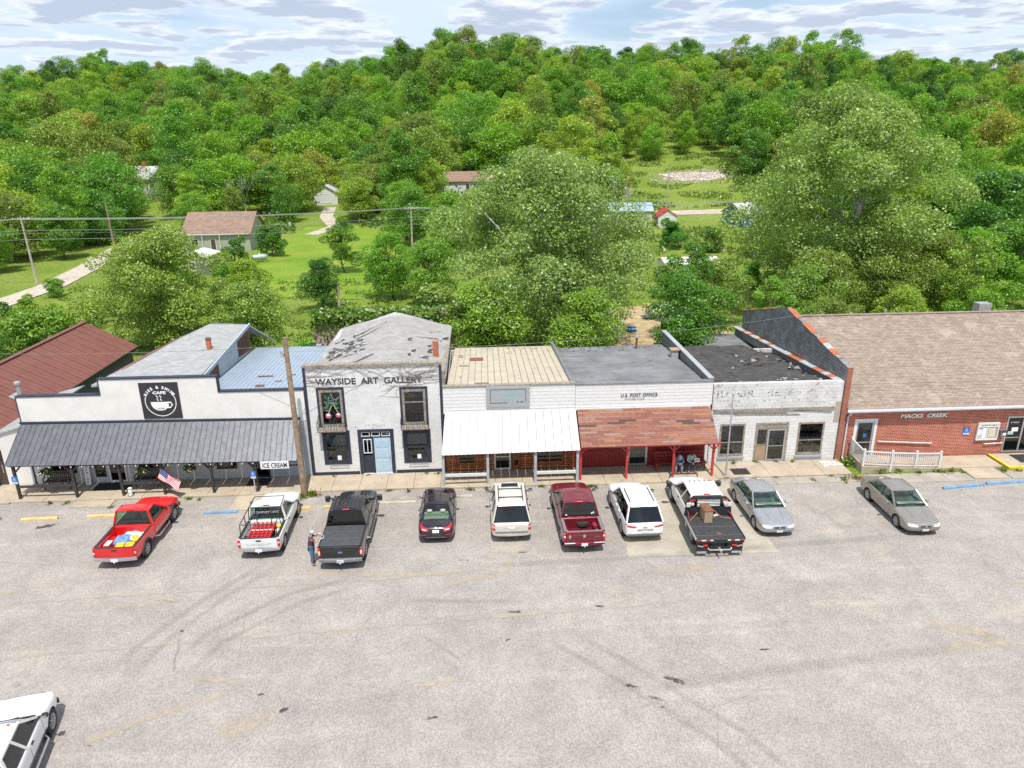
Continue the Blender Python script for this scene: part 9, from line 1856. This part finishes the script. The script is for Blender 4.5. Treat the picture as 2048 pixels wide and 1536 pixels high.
def forest():
	rg = np.random.default_rng(5); w = np.array([p[2] for p in PAL], float); w /= w.sum(); rest = []
	for k, (x, y) in enumerate(PTS):
		c = rg.choice(len(PAL), p=w); tint = np.array(PAL[c][0])*rg.uniform(.82, 1.2)*np.array([rg.uniform(.9, 1.1), 1, rg.uniform(.8, 1.2)]); kd = int(rg.integers(len(FOREST))); s = (.62+.62*rg.random()**1.3)*(1. if y > 170 else .8); rz = rg.uniform(0, 6.28)
		if k < NEAR: plant(FOREST[kd], 'forest_tree', PAL[c][1].replace('in the hillside woods', where(x, y)), x, y, s, rz, tuple(float(v) for v in tint), 'trees of the hillside woods')
		else: rest.append((x, y, T(x, y), s, rz, tint, kd))
	# everything further up: one mass
	src = bpy.data.collections.new('wood_sources')
	for k, (cm, tm) in enumerate(FOREST):
		bm = bmesh.new(); bm.from_mesh(cm); nf = len(bm.faces); bm.from_mesh(tm); bm.faces.ensure_lookup_table()
		for f in bm.faces[nf:]: f.material_index = 1
		me = bpy.data.meshes.new('wood_source'); bm.to_mesh(me); bm.free(); me.materials.append(MATS['leaves']); me.materials.append(MATS['bark']); src.objects.link(bpy.data.objects.new('wood_source_%02d' % k, me))
	me = bpy.data.meshes.new('far_wood'); n = len(rest); me.from_pydata([r[:3] for r in rest], [], [])
	for nm, tp, dat in (('tint', 'FLOAT_VECTOR', np.array([r[5] for r in rest])), ('scl', 'FLOAT_VECTOR', np.array([[r[3]*rg.uniform(.85, 1.25), r[3]*rg.uniform(.85, 1.25), r[3]*rg.uniform(.8, 1.2)] for r in rest])), ('rotz', 'FLOAT', np.array([r[4] for r in rest])), ('kd', 'INT', np.array([r[6] for r in rest]))):
		a = me.attributes.new(nm, tp, 'POINT'); a.data.foreach_set('vector' if tp == 'FLOAT_VECTOR' else 'value', dat.ravel().astype(np.int32 if tp == 'INT' else np.float32))
	o = bpy.data.objects.new('far_wood', me); COL.objects.link(o); tag(o, 'dense mass of green woods covering the upper hills', 'woods', kind='stuff')
	g = bpy.data.node_groups.new('far_wood', 'GeometryNodeTree'); g.interface.new_socket('Geometry', in_out='INPUT', socket_type='NodeSocketGeometry'); g.interface.new_socket('Geometry', in_out='OUTPUT', socket_type='NodeSocketGeometry'); N = g.nodes.new; L = g.links.new
	gi, go, ip, ci = N('NodeGroupInput'), N('NodeGroupOutput'), N('GeometryNodeInstanceOnPoints'), N('GeometryNodeCollectionInfo'); ci.inputs[0].default_value = src; ci.inputs[1].default_value = True; ci.inputs[2].default_value = True; ip.inputs['Pick Instance'].default_value = True
	def at(nm, tp): a = N('GeometryNodeInputNamedAttribute'); a.data_type = tp; a.inputs[0].default_value = nm; return a.outputs[0]
	cb = N('ShaderNodeCombineXYZ'); L(at('rotz', 'FLOAT'), cb.inputs[2]); er = N('FunctionNodeEulerToRotation'); L(cb.outputs[0], er.inputs[0])
	L(gi.outputs[0], ip.inputs['Points']); L(ci.outputs[0], ip.inputs['Instance']); L(at('kd', 'INT'), ip.inputs['Instance Index']); L(er.outputs[0], ip.inputs['Rotation']); L(at('scl', 'FLOAT_VECTOR'), ip.inputs['Scale']); L(ip.outputs[0], go.inputs[0])
	md = o.modifiers.new('wood', 'NODES'); md.node_group = g
	print('forest', len(PTS), 'far', n)
forest()
# ---- thicket between the shops and the lawn
for k, (x, y, s_, i, c, lab) in enumerate([(-4, 118, 1., 0, 0, 'tree right of the lawn pole'), (-11, 133, 1., 2, 1, 'tree at the upper right corner of the lawn'), (3, 112, 1., 1, 2, 'tree left of the tall cottonwood'), (5, 126, 1.1, 0, 0, 'tree behind the tall cottonwood'), (-24, 76, .7, 2, 2, 'small tree at the near edge of the lawn'), (-35, 82, .85, 1, 0, 'tree behind the broad cafe tree'), (-45, 56, .8, 2, 0, 'tree close behind the left end of the red roof'), (-50, 60, .8, 1, 4, 'shaded tree at the far left behind the roof'), (10, 92, .9, 2, 0, 'tree behind the paired cottonwoods'), (13, 118, 1., 1, 1, 'tree left of the cream barn'), (43, 92, 1., 0, 2, 'tree between the white shed and the huge tree'), (47, 112, 1.1, 2, 0, 'tree left behind the huge right-hand tree'), (70, 106, 1.2, 1, 0, 'tree behind the dark trees at far right'), (62, 70, .9, 2, 0, 'low tree above the right end of the brick roof'), (72, 80, 1., 3, 1, 'tree cut by the right edge of the photo'), (37, 60, .6, 2, 2, 'low tree behind the middle of the brick roof'), (43, 58, .6, 0, 0, 'low tree behind the right part of the brick roof'), (25.5, 60, .65, 3, 0, 'small tree right behind the brick gable'), (-14, 152, 1., 0, 1, 'tree at the far end of the lawn'), (-25, 164, 1., 1, 2, 'tree at the lawn end below the garage drive'), (-13, 141, 1.1, 1, 0, 'tall tree behind the lawn pole'), (66, 124, 1.2, 0, 1, 'tree right of the cream cottage'), (-72, 112, .9, 0, 0, 'tree left of the far-left roadside pole'), (-68, 124, .9, 1, 1, 'tree beyond the gravel road at far left'), (-76, 128, 1., 2, 2, 'tree at the left picture edge beyond the road'), (-54, 146, .9, 1, 0, 'tree at the left end of the brown-roofed house'), (-70, 140, 1., 0, 4, 'tree behind the second roadside pole'), (33, 67, .85, 1, 3, 'tree at the left foot of the huge tree'), (40.5, 68, .85, 0, 3, 'tree at the middle foot of the huge tree'), (47, 72, .9, 2, 3, 'tree at the right foot of the huge tree'), (30, 58, .55, 0, 3, 'small tree just beyond the brick gable'), (52, 63, .75, 3, 0, 'tree behind the roof vent of the brick building'), (58, 76, 1., 1, 1, 'tree right of the huge tree')]):
	cn = PAL[c][1].split(' leafy')[0]; plant(MID[i], 'leafy_tree', cn+' '+lab, x, y, s_, k*1.3, tuple(v*1.0 for v in PAL[c][0]), None, None, 'tree')
# ---- rough grass, weeds and undergrowth behind the shops and at the wood's edge
def cover(name, label, n, area, size, tint, seed, hgt=.25):
	rg = np.random.default_rng(seed); P = []
	while len(P) < n:
		x, y = rg.uniform(area[0], area[1]), rg.uniform(area[2], area[3])
		if area[4](x, y): P.append((x, y, T(x, y)+abs(rg.normal())*hgt))
	P = np.array(P); Q = leaf_quads(P, unit(rg.normal(size=(len(P), 3))+np.array([0, 0, .9])), size, rg); o = bpy.data.objects.new(name, quads_mesh(name, Q, ['leaves'])); COL.objects.link(o); o['tint'] = tint; tag(o, label, 'undergrowth', kind='stuff')
clump = lambda x, y: math.sin(x*.9+2*math.sin(y*.5))+math.sin(y*1.1+2*math.sin(x*.35)) > .1
cover('rough_grass', 'rough grass and weeds on the ground behind the shops', 26000, (-60, 70, 52, 100, lambda x, y: clump(x, y) and not (12 < x < 24 and 61 < y < 80) and not (-60 < x < -54)), .16, (.14, .24, .03), 1, .22)
cover('meadow_weeds', 'tall weeds over the meadow and cleared hillside', 20000, (12, 90, 100, 234, lambda x, y: clump(x*.4, y*.4) and not (50 < x < 73 and 199 < y < 215) and not (25 < x < 62 and 150 < y < 173)), .3, (.16, .24, .04), 2, .35)
cover('wood_edge_brush', 'brush along the edge of the woods', 16000, (-130, 110, 140, 215, lambda x, y: not (-.24*y < x < -.155*y or -.47*y < x < -.38*y) and (blocked(x+6, y+10) != blocked(x, y) or blocked(x-8, y+14) != blocked(x, y))), .4, (.11, .21, .025), 3, .9)
